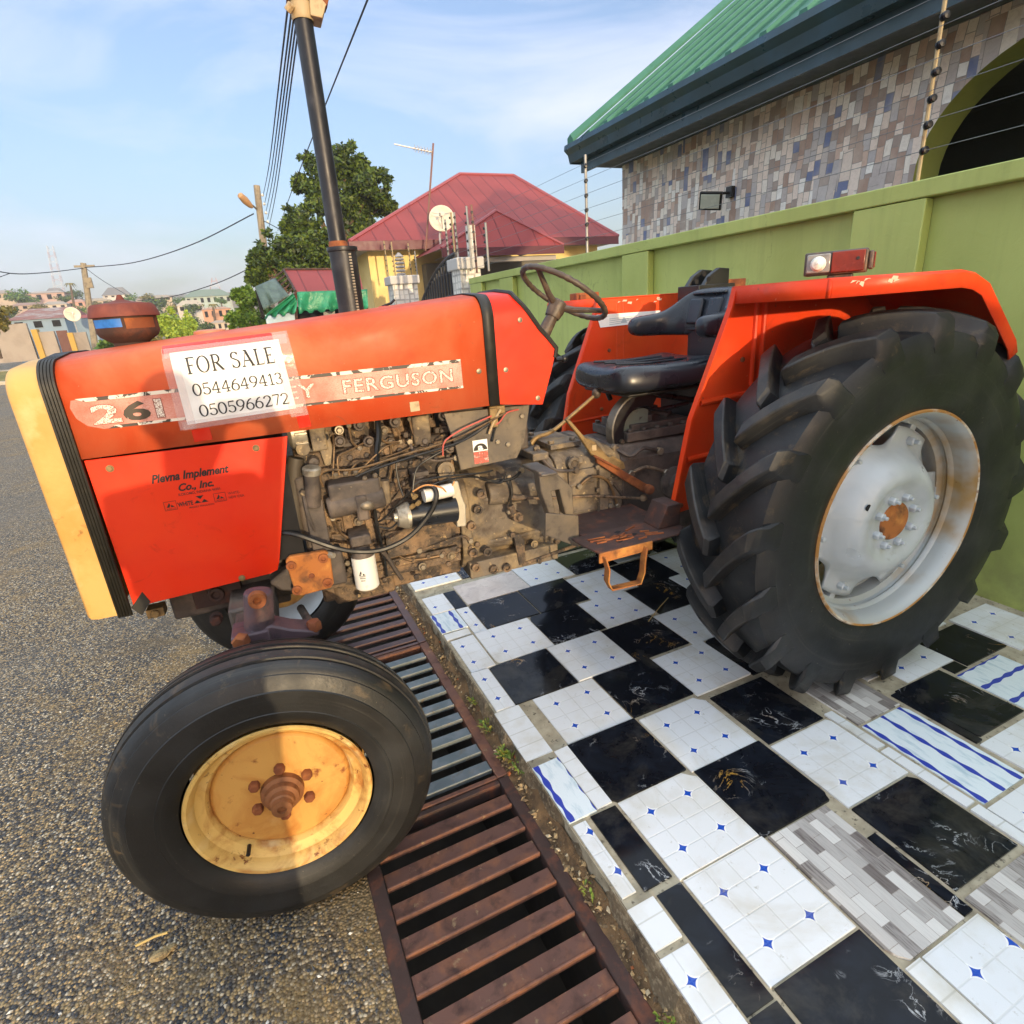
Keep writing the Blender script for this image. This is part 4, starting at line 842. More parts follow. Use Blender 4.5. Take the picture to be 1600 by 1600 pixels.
tree('round_tree', on_y(272, 540, 34), [cl(275, 508, 29, 34), cl(258, 512, 18, 34), cl(292, 514, 16, 34), cl(275, 522, 26, 34)], M['leaflime'], .17, 1000, 'round clipped lime green tree beyond the bonnet', seed=9, trunk=.12)
tree('low_shrub', on_y(232, 540, 33), [cl(228, 533, 12, 33), cl(240, 535, 10, 33)], M['leafolive'], .2, 200, 'low olive shrub at the foot of the round lime tree', 'shrub', 10, .05)
tree('small_plant', on_y(172, 549, 31), [cl(175, 541, 9, 31), cl(168, 546, 7, 31)], M['leafmid'], .35, 60, 'young broad-leaved plant beside the far pavement', 'plant', 12, .03)
tree('olive_tree', on_y(-6, 545, 24), [cl(-6, 488, 20, 24), cl(-12, 510, 18, 24)], M['leafolive'], .16, 420, 'olive brown tree at the left edge of the picture', seed=14, trunk=.08)

# ================================================================== TARPAULIN KIOSK
YK = 12.6
def kp(px, py, dy=0): return on_y(px, py, YK+dy)
ks = empty('kiosk', tuple(kp(470, 560))); tag(ks, 'roadside kiosk with a pitched maroon sheet roof and torn green tarpaulin skirts', 'kiosk')
n = N('green_tarpaulin'); c = n.mix(n.ramp(n.noise(3, 5), [(.4, 0), (.7, 1)]), srgb('#2f8a63'), srgb('#1f6f4e')); n.bump(n.noise(5, 4, .6, 1.2), .6, .06); M['tarp'] = n.fin(c, .35)
M['greytarp'] = wm('grey_green_tarp', srgb('#4d5f56'), .5, [(srgb('#3d4a44'), 4, .5, .7)], (5, .5, .05))
M['kioskblue'] = wm('pale_blue_board', srgb('#9db4c4'), .6, [(srgb('#c8b89c'), 5, .66, .72)])
t = MB(); roofq(t, [kp(462, 457), kp(568, 455), kp(560, 422, 1.3), kp(443, 423, 1.3)], kp(462, 457), kp(568, 455)); obj('roof_sheet', rel(t, ks), M['maroon'], ks, smooth=0, recalc=False, solid=.02)
t = MB()
for k in range(6):
    f = k/5; a = kp(462, 457).lerp(kp(443, 423, 1.3), f); b = kp(452, 470, -.1).lerp(kp(425, 436, 1.3), f); t.tube([a, b], .018, 5)
t.tube([kp(462, 455), kp(443, 421, 1.3)], .025, 6); t.tube([kp(443, 421, 1.3), kp(560, 420, 1.3)], .025, 6)
for px in (462, 530, 568): t.tube([kp(px, 457), kp(px+2, 540)], .03, 6)
obj('frame', rel(t, ks), M['rustdark'], ks)
def cloth(nm, A, B, C, D, mt, nx=26, nz_=8, amp=.05, seed=1, scal=True):
    r = random.Random(seed); ph = [r.uniform(0, 6) for _ in range(4)]; t = MB(); g = []
    for i in range(nz_+1):
        row = []
        for j in range(nx+1):
            u_, v_ = j/nx, i/nz_; p = A.lerp(B, u_).lerp(D.lerp(C, u_), v_)
            p = p+Vector((0, -amp*(math.sin(u_*19+ph[0])+.6*math.sin(u_*31+ph[1]+v_*3))*(.3+v_), -(.05 if scal and i == nz_ and j % 4 < 2 else 0)))
            row.append(p)
        g.append(row)
    t.rings(g, False, False, False); obj(nm, rel(t, ks), mt, ks, solid=.006)
cloth('front_tarpaulin', kp(464, 456, -.05), kp(574, 452, -.05), kp(574, 480, -.1), kp(466, 486, -.1), M['tarp'])
cloth('torn_tarpaulin', kp(458, 458, -.1), kp(464, 470, -.1), kp(462, 486, -.15), kp(412, 494, -.15), M['tarp'], 14, 8, .05, 4)
cloth('grey_tarpaulin', kp(398, 448, .3), kp(430, 434, .9), kp(452, 462, .0), kp(412, 484, -.1), M['greytarp'], 12, 10, .04, 6, False)
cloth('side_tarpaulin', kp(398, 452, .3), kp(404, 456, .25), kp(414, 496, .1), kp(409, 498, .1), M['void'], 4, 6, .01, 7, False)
t = MB(); a, b = kp(414, 492, -.02), kp(459, 488, -.02); t.prism([Vector((a.x, a.y, .2)), Vector((b.x, b.y, .2)), b, a], (0, .04, 0)); obj('blue_board', rel(t, ks), M['kioskblue'], ks)
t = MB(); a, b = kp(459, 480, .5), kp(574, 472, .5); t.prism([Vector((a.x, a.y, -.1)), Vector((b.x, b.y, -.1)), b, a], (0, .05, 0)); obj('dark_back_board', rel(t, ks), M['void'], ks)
t = MB(); a, b = kp(505, 487, .2), kp(523, 486, .2); t.prism([Vector((a.x, a.y, .4)), Vector((b.x, b.y, .4)), b, a], (0, .05, 0)); obj('grey_board', rel(t, ks), wm('grey_board', srgb('#8d8a84'), .7), ks)

# ================================================================== POLES AND OVERHEAD WIRES
M['wood'] = wm('weathered_pole_wood', srgb('#8f8470'), .85, [(srgb('#73685a'), 6, .45, .7)], (20, .4, .01))
YP = 24.0
b = on_y(424, 520, YP); tp = on_y(401, 290, YP)
up = empty('utility_pole', (b.x, b.y, b.z-1.2)); tag(up, 'wooden utility pole carrying a street lamp arm beside the dark trees', 'pole')
t = MB(); t.tube([b-Vector((0, 0, 1.2)), tp], [.15, .11], 10); obj('shaft', rel(t, up), M['wood'], up)
t = MB(); q = on_y(404, 330, YP); e = on_y(388, 318, YP-.3); t.tube([q, q.lerp(e, .5)+Vector((0, 0, .05)), e], .03, 6); obj('lamp_arm', rel(t, up), M['steel'], up)
t = MB(); e2 = on_y(383, 313, YP-.4); dd_ = (e2-e).normalized(); t.lathe([(.04, -.1), (.09, 0), (.13, .25), (.10, .5), (.02, .56)], e-dd_*.1, dd_, 12, 0, True); obj('lamp_head', rel(t, up), wm('tan_lamp_head', srgb('#b08a62'), .5), up)
t = MB()
for k in range(5): t.lathe([(.03, -.05), (.05, 0), (.03, .05)], tp-Vector((-.13, .05, .3+k*.28)), (0, -1, 0), 8, 0, True)
obj_each('insulator', rel(t, up), M['white'], up)
b2 = on_y(148, 555, 38); t2 = on_y(130, 411, 38)
p2 = empty('utility_pole', tuple(b2)); tag(p2, 'slim pale wooden utility pole on the left above the grey compound wall', 'pole')
t = MB(); t.tube([b2-Vector((0, 0, .5)), t2], [.17, .13], 8); obj('shaft', rel(t, p2), M['wood'], p2)
t = MB(); c = on_y(132, 416, 38); t.box(c, (.9, .1, .1)); t.box(on_y(139, 442, 37.9), (.3, .2, .5)); obj_each('crossarm', rel(t, p2), M['wood'], p2)
M['line'] = wm('dark_overhead_line', srgb('#2c3038'), .6)
def line(pts, r, lab, grp, sm=8):
    t = MB(); t.tube(pts, r, 5, 0, True, sm); o = obj('overhead_wire', t, M['line']); tag(o, lab, 'wire', grp)
G1 = 'wires running along the street to the lamp pole'
for k, (pxt, dz) in enumerate([(449, .3), (456, .55), (461, .8), (466, 1.05), (471, 1.3)]):
    a = tp-Vector((-.15, 0, dz)); e = on_y(pxt+7, -40, 5.2+k*.15); mid = a.lerp(e, .5)-Vector((0, 0, .12)); f2_ = e+(e-a)*.35
    line([a, mid, e, f2_], .009, 'thin wire running overhead along the street to the lamp pole', G1)
a = on_y(432, 350, 22); e = on_y(590, -40, 5); line([a-Vector((0, 0, .2)), a.lerp(e, .5)-Vector((0, 0, .05)), e, e+(e-a)*.3], .008, 'single wire crossing behind the exhaust pipe to the top of the picture', None)
pa_ = on_y(396, 334, YP)
line([pa_, on_y(300, 382, 29), on_y(210, 410, 34), on_y(131, 418, 38)], .022, 'sagging wire from the lamp pole to the left-hand pole, uppermost', 'sagging wires on the left')
line([on_y(131, 419, 38), on_y(70, 426, 33), on_y(16, 427, 29), on_y(-60, 410, 25)], .02, 'wire running from the left-hand pole out of the picture', 'sagging wires on the left')
line([on_y(16, 427, 29), on_y(-20, 440, 27), on_y(-60, 455, 26)], .015, 'short branch wire at the left edge of the picture', 'sagging wires on the left')
line([on_y(408, 410, YP), on_y(340, 442, 30), on_y(270, 463, 36), on_y(215, 470, 40)], .02, 'low sagging wire passing over the green-roofed block', 'sagging wires on the left')
line([on_y(133, 418, 38), on_y(160, 438, 40), on_y(200, 462, 46)], .014, 'stay wire slanting down from the left-hand pole', 'sagging wires on the left')
line([on_y(412, 345, YP), on_y(440, 360, 21), on_y(470, 380, 18.5)], .014, 'short service wire from the lamp pole into the dark trees', 'sagging wires on the left')

# ================================================================== COMPOUND ACROSS THE ROAD
M['greyrender'] = wm('grey_render', srgb('#9a8f84'), .85, [(srgb('#857a70'), .8, .45, .7)]); M['yellowpil'] = wm('yellow_pillar_paint', srgb('#b08c3c'), .7); M['bluegrey'] = wm('blue_grey_render', srgb('#7f93a4'), .8)
M['rustroof'] = wm('rusty_sheet_roof', srgb('#8a5a4a'), .7, [(srgb('#9c8c84'), .9, .48, .6), (srgb('#6a4036'), 3, .5, .7)]); M['darkbrown'] = wm('brown_gate_sheet', srgb('#5a3028'), .6)
YL = 40.0
def yq(mb, x0p, x1p, yt, yb, Y, d=.25, mi=0):
    a, b = on_y(x0p, yt, Y), on_y(x1p, yt, Y); c = on_y((x0p+x1p)/2, yb, Y); mb.bb(min(a.x, b.x), max(a.x, b.x), Y, Y+d, min(a.z, c.z)-.4, a.z)
cw = empty('compound_wall', tuple(on_y(60, 560, YL))); tag(cw, 'low grey compound wall with yellow gate pillars across the road', 'wall')
t = MB(); yq(t, -160, 44, 517, 560, YL); yq(t, 58, 84, 519, 557, YL); yq(t, 112, 134, 520, 553, YL); obj('wall_panel', rel(t, cw), M['greyrender'], cw)
for a, b, yt in [(47, 57, 515), (104, 113, 520)]:
    t = MB(); yq(t, a, b, yt, 557, YL-.15, .5); obj('pillar', rel(t, cw), M['yellowpil'], cw, bevel=.02)
t = MB(); yq(t, 87, 104, 517, 555, YL+.1, .1); obj('gate_leaf', rel(t, cw), M['darkbrown'], cw)
t = MB(); yq(t, 134, 160, 520, 552, YL+.2, .3); o = obj('blue_wall', t, M['bluegrey']); tag(o, 'blue-grey wall section right of the yellow gate pillars', 'wall')
def gable(name, x0, x1, yb, ye, yr, Y, dep, wall, roof, lab, cat='house', win=0, hip=.25, group=None):
    a, b = on_y(x0, ye, Y), on_y(x1, ye, Y); zb = on_y((x0+x1)/2, yb, Y).z; zr = on_y((x0+x1)/2, yr, Y+dep/2).z; z = max((a.z+b.z)/2, zb+.5)
    xa, xb = min(a.x, b.x), max(a.x, b.x); o = empty(name, ((xa+xb)/2, Y, zb)); tag(o, lab, cat, group)
    t = MB(); t.bb(xa, xb, Y, Y+dep, zb-3, z); obj('wall', rel(t, o), wall, o)
    ov = .04*(xb-xa); h = hip*(xb-xa); ym = Y+dep/2; zr = max(zr, z+.3)
    e = [Vector(p) for p in ((xa-ov, Y-ov, z), (xb+ov, Y-ov, z), (xb+ov, Y+dep+ov, z), (xa-ov, Y+dep+ov, z))]; r0, r1 = Vector((xa+h, ym, zr)), Vector((xb-h, ym, zr))
    t = MB(); t.add(e+[r0, r1], [(0, 1, 5, 4), (1, 2, 5), (2, 3, 4, 5), (3, 0, 4), (3, 2, 1, 0)]); obj('roof', rel(t, o), roof, o, smooth=0)
    if win:
        for k in range(win):
            f = (k+.5)/win; w_ = (xb-xa)/win*.22; hh = (z-zb)*.24; t = MB(); zc = zb+(z-zb)*.62; t.bb(xa+(xb-xa)*f-w_, xa+(xb-xa)*f+w_, Y-.05, Y-.003, zc-hh, zc+hh); obj('window', rel(t, o), M['void'], o)
    return o
gable('bungalow', 12, 101, 520, 499, 482, 46, 9, M['bluegrey'], M['rustroof'], 'low grey-blue bungalow with a rusty sheet roof behind the compound wall', win=3, hip=.06)
gable('outbuilding', 108, 150, 520, 497, 494, 48, 6, M['bluegrey'], wm('red_roof', srgb('#9a4438'), .7), 'small outbuilding with a red roof behind the precleaner', 'house', hip=.05)
cdx = on_y(113, 491, 44); dish(cdx, .42, cdx-Vector((0, 0, 2.2)), 'white satellite dish above the grey-blue bungalow', (.35, -1, .2))

# ================================================================== TOWN ON THE HILLSIDE
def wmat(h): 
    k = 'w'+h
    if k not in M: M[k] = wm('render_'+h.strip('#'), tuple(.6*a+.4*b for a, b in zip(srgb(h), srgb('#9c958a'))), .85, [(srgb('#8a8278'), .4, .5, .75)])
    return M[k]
TOWN = [(34, 100, 474, 458, 455, 150, '#b8938a', '#a8988a', 'long pinkish house with a flat pale roof on the left hillside', 4), (70, 100, 462, 460, 450, 175, '#8a8a92', '#4a4e5c', 'house with a dark slate hipped roof at the foot of the tall mast', 2),
 (104, 132, 482, 472, 468, 130, '#c88a72', '#b87c66', 'orange-pink house in the middle of the left hillside', 2), (160, 202, 466, 461, 449, 170, '#d8cfc8', '#3c4454', 'white house under a navy hipped roof on the hill crest', 4),
 (-30, 22, 470, 459, 454, 160, '#b09a80', '#8f7a68', 'tan house at the left edge of the hillside', 3), (64, 104, 486, 476, 471, 120, '#cdbfae', '#8f8578', 'cream house with a brownish roof below the pinkish house', 3),
 (288, 361, 478, 463, 452, 120, '#9db8b4', '#3c6a5a', 'wide pale blue block with a green hipped roof', 7), (276, 318, 490, 477, 469, 100, '#d0c8c0', '#b3a58e', 'white house with a cream roof below the green-roofed block', 3),
 (315, 360, 502, 483, 481, 92, '#c98456', '#b87c56', 'flat-topped orange house below the green-roofed block', 4), (236, 268, 471, 465, 461, 150, '#b8a284', '#94806a', 'tan terrace on the hill crest left of the green-roofed block', 3),
 (212, 228, 478, 470, 466, 140, '#a89484', '#7d685a', 'small brown house half hidden by trees on the hillside', 1), (140, 172, 478, 470, 466, 145, '#b4a084', '#9a8464', 'ochre house below the navy-roofed house', 2),
 (172, 214, 484, 474, 470, 128, '#b9a890', '#9c9080', 'pale ochre house below the ochre terrace', 3), (328, 366, 518, 504, 500, 80, '#bfae98', '#a08a76', 'beige house with dark openings below the orange house', 4),
 (16, 60, 486, 477, 473, 118, '#a98f80', '#8a5a4c', 'house with a reddish roof at the left foot of the hill', 3), (200, 240, 498, 487, 483, 100, '#b3a694', '#8d8274', 'grey-beige house above the round lime tree', 3)]
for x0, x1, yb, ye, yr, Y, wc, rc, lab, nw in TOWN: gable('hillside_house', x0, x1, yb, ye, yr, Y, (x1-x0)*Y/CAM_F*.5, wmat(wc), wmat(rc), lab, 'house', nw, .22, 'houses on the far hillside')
HT = [(105, 470, 8, 140), (26, 462, 11, 140), (60, 482, 9, 115), (118, 462, 8, 160), (200, 470, 10, 150), (228, 466, 9, 140), (245, 478, 12, 120), (222, 484, 9, 110), (270, 482, 9, 105), (300, 484, 9, 98), (130, 486, 9, 110), (150, 476, 7, 130), (320, 515, 12, 75), (345, 470, 6, 112), (84, 490, 8, 100), (180, 478, 7, 138), (282, 470, 7, 125), (268, 498, 10, 90), (300, 505, 10, 80), (366, 492, 9, 85), (240, 500, 9, 90), (12, 490, 10, 100), (46, 470, 7, 140), (140, 492, 8, 95), (340, 528, 12, 60), (318, 532, 10, 58)]
protos = []
for i in range(3):
    t = empty('hillside_tree', (0, 0, 0)); protos.append(t); r = random.Random(40+i); q = MB()
    for k in range(9):
        d = Vector((r.uniform(-1, 1), r.uniform(-1, 1), r.uniform(-.5, .8)))*.55; leaves(q, d, (.55, .55, .45), 70, .24, r)
    obj('crown', q, [M['leafdark'], M['leafmid'], M['leafolive']][i], t, smooth=0, recalc=False)
    q = MB(); q.tube([(0, 0, -2.2), (.02, 0, -.3)], .09, 5); obj('trunk', q, M['bark'], t)
LOOK = ['dark green tree among the houses on the far hillside', 'mid green tree among the houses on the far hillside', 'olive tree among the houses on the far hillside']
used = [0, 0, 0]
for i, (px, py, rp_, Y) in enumerate(HT):
    k = i % 3; o = protos[k] if not used[k] else copy_tree(protos[k]); used[k] = 1; c = on_y(px, py, Y); s = rp_*Y/CAM_F*1.05
    o.location = c; o.scale = (s*1.3, s*1.1, s*.95); o.rotation_euler = (0, 0, i*1.7); tag(o, LOOK[k], 'tree', LOOK[k].replace('tree', 'trees'))
# palms on the crest
for px, py, h, lab in [(110, 452, 15, 'palm tree on the hill crest right of the tall mast'), (265, 494, 16, 'palm tree in front of the cream-roofed house'), (333, 486, 18, 'palm tree in front of the orange house')]:
    Y = 115 if px < 200 else 84; b = on_y(px, py+h*.6, Y); tpp = on_y(px, py-h*.4, Y); o = empty('palm_tree', tuple(b)); tag(o, lab, 'palm tree')
    q = MB(); q.tube([b-Vector((0, 0, 2)), tpp], [.2, .14], 6); obj('trunk', rel(q, o), M['bark'], o); q = MB()
    for k in range(13):
        a = k*2.4; L = h*.55*Y/CAM_F; d = Vector((math.cos(a), math.sin(a), 0)); w_ = Vector((-d.y, d.x, 0))*L*.10; m1 = tpp+d*L*.5+Vector((0, 0, L*.3)); e = tpp+d*L+Vector((0, 0, -L*.1-.2*L*(k % 3)))
        q.add([tpp, m1-w_, e, m1+w_], [(0, 1, 2, 3)])
    obj('fronds', rel(q, o), M['leafolive'], o, smooth=0, recalc=False)
# lattice masts
def lattice(b, tpp, w0, w1, nseg, lab, mA, mB):
    o = empty('lattice_mast', tuple(b)); tag(o, lab, 'mast', 'radio masts on the horizon')
    for s_, mt in ((0, mA), (1, mB)):
        q = MB()
        for k in range(nseg):
            if (k // 2) % 2 != s_: continue
            f0, f1 = k/nseg, (k+1)/nseg; p, r_ = b.lerp(tpp, f0), b.lerp(tpp, f1); a, c = w0+(w1-w0)*f0, w0+(w1-w0)*f1; th = w0*.05
            cs = lambda P, w: [P+Vector((sx*w, sy*w, 0)) for sx, sy in ((-1, -1), (1, -1), (1, 1), (-1, 1))]
            A_, B_ = cs(p, a), cs(r_, c)
            for j in range(4):
                q.tube([A_[j], B_[j]], th, 4)
                if k % 2 == j % 2: q.tube([A_[j], B_[(j+1) % 4]], th*.6, 4)
        obj('mast_section', rel(q, o), mt, o, smooth=0)
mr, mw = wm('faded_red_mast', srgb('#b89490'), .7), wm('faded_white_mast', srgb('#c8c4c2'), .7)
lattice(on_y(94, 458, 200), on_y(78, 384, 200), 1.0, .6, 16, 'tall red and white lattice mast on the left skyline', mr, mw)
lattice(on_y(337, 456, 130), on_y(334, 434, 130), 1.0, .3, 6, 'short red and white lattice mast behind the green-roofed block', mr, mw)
# ================================================================== TRACTOR
TO, TA = Vector((2.07, 2.09, 0)), R(-2.7)
TX = Vector((math.cos(TA), math.sin(TA), 0)); TY = Vector((-math.sin(TA), math.cos(TA), 0))
def L(px, py, w):      # photo feature -> tractor coordinates on the lengthwise plane y = w
    v = ray(px, py); t = ((TO+TY*w-CC).dot(TY))/v.dot(TY); p = CC+v*t-TO
    return Vector((p.dot(TX), w, p.z))
tr = empty('tractor', tuple(TO), TA); tag(tr, 'old red-orange farm tractor with exposed engine, cream nose and tall rear tyres', 'tractor')

def hood_prof(H, hw=.287, zb=1.222, rad=.078, n=7, crown=.014):
    p = [(-hw, zb), (-hw, H-rad)]
    for k in range(1, n+1):
        a = math.pi/2*k/n; p.append((-hw+rad-rad*math.cos(a), H-rad+rad*math.sin(a)))
    p.append((-hw*.3, H+crown*.8)); q = [(-y, z) for y, z in reversed(p)]
    return p + q
def HH(x): return 1.487 + (x+2.545)*.079
# --- bonnet
t = MB(); rs = []
for x in (-2.528, -2.2, -1.9, -1.6, -1.303): rs.append([(x, y, z) for y, z in hood_prof(HH(x))])
t.rings(rs, False, False, False); bonnet = obj('bonnet', t, M['orange'], tr, smooth=50, solid=.004)
# --- lower side panels (both sides)
def spanel(s):
    t = MB(); y0 = s*.283
    poly = [(-2.522, 1.217), (-1.979, 1.210), (-2.083, .80), (-2.094, .772), (-2.118, .764), (-2.518, .747)]
    t.prism([(x, y0, z) for x, z in poly], (0, -s*.006, 0)); o = obj('side_panel', t, M['red'], tr, bevel=.0015)
    if s < 0:
        for px, py in ((172, 732), (400, 700), (378, 903)):
            b = MB(); c = L(px, py, -.2835); b.hexn(c, (0, -1, 0), .008, .007); b.lathe([(.0105, 0), (.0105, .003)], c, (0, -1, 0), 14, 0, True); obj('bolt', b, M['brownlever'], o)
    return o
sp_n = spanel(-1); spanel(1)
t = MB(); t.bb(-2.51, -2.0, -.27, .27, .80, 1.2); obj('radiator_core', t, M['void'], tr)
# --- cream nose surround, grille
def nose_prof(H, hw, zb, rad=.072):
    p = hood_prof(H, hw, zb, rad); return p
t = MB(); xs_ = [(-2.563, 0), (-2.615, .0005), (-2.632, .004), (-2.641, .011), (-2.645, .024)]
rs = [[(x, *(y, z)) for y, z in nose_prof(1.482-i*.9, .289-i, .735+i*.9)] for x, i in xs_]
t.rings(rs, True, False, True)
inner = [(-2.644, y*.86, .735+.06+(z-.735)*.88) for y, z in nose_prof(1.482, .289, .735)]
t.rings([rs[-1], inner, [(x+.03, y, z) for x, y, z in inner]], False, True, True)
obj('nose_surround', t, M['cream'], tr, smooth=40)
t = MB()
for k in range(22): z = .80+k*.029; t.bb(-2.63, -2.618, -.235, .235, z, z+.013)
for y in (-.08, .08): t.bb(-2.634, -2.616, y-.006, y+.006, .79, 1.44)
obj('grille', t, M['black'], tr)
for s in (-1, 1):
    t = MB(); t.lathe([(.001, 0), (.06, .004), (.07, .012), (.075, .02), (.07, .03)], (-2.615, s*.15, 1.33), (-1, 0, 0), 20); obj('headlamp', t, M['lens'], tr)
# ribbed rubber strip between nose and bonnet
t = MB(); rs = []; X0, X1, NR = -2.563, -2.524, 5
for k in range(NR):
    xa = X0+(X1-X0)*k/NR; w_ = (X1-X0)/NR
    for fx, e in ((.04, .001), (.2, .007), (.7, .007), (.86, .001)):
        x = xa+w_*fx; rs.append([(x, y, z) for y, z in hood_prof(HH(-2.545)+e, .288+e, .728)])
t.rings(rs, False, False, False); obj('rubber_strip', t, M['rub'], tr, smooth=30, solid=.003)
t = MB(); t.prism([L(205, 950, -.285), L(222, 962, -.285), L(235, 940, -.285), L(222, 925, -.285)], (0, .06, 0)); obj('torn_rubber_end', t, M['rub'], tr)
t = MB(); c = L(245, 953, -.22); t.box(c, (.05, .05, .03)); t.hexn(c+Vector((0, -.025, 0)), (0, -1, 0), .014, .01); obj('front_bracket', t, M['brownlever'], tr, bevel=.002)
# black strip behind the bonnet and the dash cowl
t = MB(); t.rings([[(x, y, z) for y, z in hood_prof(HH(-1.3)+.005, .292, 1.221)] for x in (-1.302, -1.263)], False, False, False); obj('bonnet_seal', t, M['rub'], tr, smooth=50, solid=.003)
cv = [(1.201, -1.095), (1.316, -1.054), (1.375, -1.036), (1.392, -1.034), (1.42, -1.055), (1.463, -1.095), (1.541, -1.150), (1.57, -1.172), (1.70, -1.185)]
def xend(z):
    for (z0, x0), (z1, x1) in zip(cv, cv[1:]):
        if z <= z1: return x0+(x1-x0)*max(0, (z-z0))/(z1-z0)
    return cv[-1][1]
pr0 = hood_prof(HH(-1.25)); zl = [1.201, 1.26, 1.316, 1.36, 1.392, 1.43, 1.463]
side = [(-.287, z) for z in zl] + [p for p in pr0 if p[1] > 1.475 and p[0] < 0]
sec = side + [(-y, z) for y, z in reversed(side)]
t = MB(); front = [(-1.264, y, max(z, 1.222) if i else 1.222) for i, (y, z) in enumerate(sec)]; back = [(xend(z), y, z) for y, z in sec]
t.rings([front, back], False, False, False)
nS = len(sec)
for i in range(nS//2-1):   # instrument face
    a, b, c, d = back[i], back[i+1], back[nS-2-i], back[nS-1-i]
    t.add([Vector(a)-Vector((.012, 0, 0)), Vector(b)-Vector((.012, 0, 0)), Vector(c)-Vector((.012, 0, 0)), Vector(d)-Vector((.012, 0, 0))], [(0, 1, 2, 3)])
cowl = obj('dash_cowl', t, M['red'], tr, smooth=45)
t = MB(); t.tube([(x+.003, y*1.008, z+.003) for x, y, z in back[3:-3]], .008, 6); obj('edge_trim', t, M['rub'], cowl)
for px, py in ((790, 578), (812, 500), (840, 622), (748, 580)):
    b = MB(); c = L(px, py, -.288); b.lathe([(.009, 0), (.009, .004), (.004, .005)], c, (0, -1, 0), 12, 0, True); obj('bolt', b, M['steel'], cowl if px > 770 else bonnet)
t = MB(); c = L(868, 562, -.25); t.tube([c, c+Vector((.03, 0, .0))], .010, 8); t.sphere(c+Vector((.035, 0, 0)), .015, 10); obj('switch_knob', t, M['black'], cowl)
# --- decals
dec = MB(); Y1 = -.2895
def pl(pts, y, mb, mi=0): mb.add([(p.x, y, p.z) for p in pts], [tuple(range(len(pts)))], mi)
band = [Vector((-2.512, 0, 1.365)), Vector((-2.505, 0, 1.335)), Vector((-2.485, 0, 1.312)), Vector((-2.45, 0, 1.299)), Vector((-1.392, 0, 1.296)), Vector((-1.392, 0, 1.388)), Vector((-2.505, 0, 1.384))]
pl(band, Y1, dec); dco = obj('decal_band', dec, M['decal'], bonnet, smooth=0)
t = MB(); pl([Vector((-2.475, 0, 1.377)), Vector((-1.40, 0, 1.379)), Vector((-1.392, 0, 1.390)), Vector((-2.495, 0, 1.387))], Y1-.0008, t); pl([Vector((-2.44, 0, 1.298)), Vector((-1.392, 0, 1.294)), Vector((-1.392, 0, 1.302)), Vector((-2.42, 0, 1.306))], Y1-.0008, t)
obj('edge_stripes', t, M['stripe_chip'], bonnet, smooth=0)
def words(dy, dark, nm, mt):
    t = MB()
    for s_, x, w_, h_, z in (('2', -2.468, .068, .052, 1.313), ('1', -2.312, .018, .052, 1.313), ('MASSEY', -2.150, .278, .042, 1.320), ('FERGUSON', -1.788, .362, .042, 1.320)):
        t = MB(); e = .0022 if dark else 0
        put_text(t, s_, (x-e, Y1-dy, z-e), (1, 0, 0), (0, 0, 1), w_+2*e, h_+2*e, bold=.045 if dark else (.012 if len(s_) > 1 else (.03 if s_ == '2' else 0)), space=1.12)
        obj(nm, t, mt, bonnet, smooth=0)
words(.0010, True, 'lettering_outline', wm('brown_red_outline', srgb('#8e4c40'), .5)); words(.0014, False, 'worn_lettering', M['crack'])
t = MB(); 
if False: put_text(t, '2', (-2.44, Y1-.0012, 1.314), (1, 0, 0), (0, 0, 1), .072, .050, bold=.035); put_text(t, '1', (-2.285, Y1-.0012, 1.314), (1, 0, 0), (0, 0, 1), .042, .050, bold=.035)
if False: put_text(t, 'MASSEY', (-2.150, Y1-.0012, 1.320), (1, 0, 0), (0, 0, 1), .278, .042, bold=.02, space=1.1); put_text(t, 'FERGUSON', (-1.788, Y1-.0012, 1.320), (1, 0, 0), (0, 0, 1), .362, .042, bold=.02, space=1.1)

t = MB(); put_text(t, '6', (-2.394, Y1-.0014, 1.312), (1, 0, 0), (0, 0, 1), .068, .054, bold=.035); obj('dark_numeral', t, M['chipblack'], bonnet, smooth=0)
t = MB(); c = L(648, 635, Y1); pl([c+Vector((-.016, 0, -.017)), c+Vector((.016, 0, -.016)), c+Vector((.016, 0, .016)), c+Vector((-.016, 0, .016))], Y1-.0005, t); obj('small_sticker', t, M['offwhite'], bonnet, smooth=0)
# dealer lettering on the side panel
t = MB(); Y2 = -.2836
put_text(t, 'Plevna Implement', (-2.376, Y2, 1.115), (1, 0, .0), (0, 0, 1), .212, .034, shear=.35, bold=.035); put_text(t, 'Co., Inc.', (-2.312, Y2, 1.083), (1, 0, 0), (0, 0, 1), .096, .028, shear=.35, bold=.035)
put_text(t, 'KOKOMO, INDIANA 46901', (-2.316, Y2, 1.072), (1, 0, 0), (0, 0, 1), .114, .0095, bold=.012)
def tri(cx, cz, s, y=Y2): t.add([(cx-s, y, cz-s*.6), (cx-s*.2, y, cz+s*.7), (cx+.0*s, y, cz+.1*s), (cx-.3*s, y, cz-s*.6)], [(0, 1, 2, 3)]); t.add([(cx, y, cz-s*.6), (cx+.25*s, y, cz+.1*s), (cx+s, y, cz-.6*s)], [(0, 1, 2)])
def frame(x0, x1, z0, z1, w=.0012):
    for a, b, c, d in ((x0, x1, z0, z0+w), (x0, x1, z1-w, z1), (x0, x0+w, z0, z1), (x1-w, x1, z0, z1)): t.quad((a, Y2, c), (b, Y2, c), (b, Y2, d), (a, Y2, d))
tri(-2.345, 1.050, .011); frame(-2.362, -2.328, 1.034, 1.062); put_text(t, 'AGCO', (-2.358, Y2, 1.036), (1, 0, 0), (0, 0, 1), .026, .005)
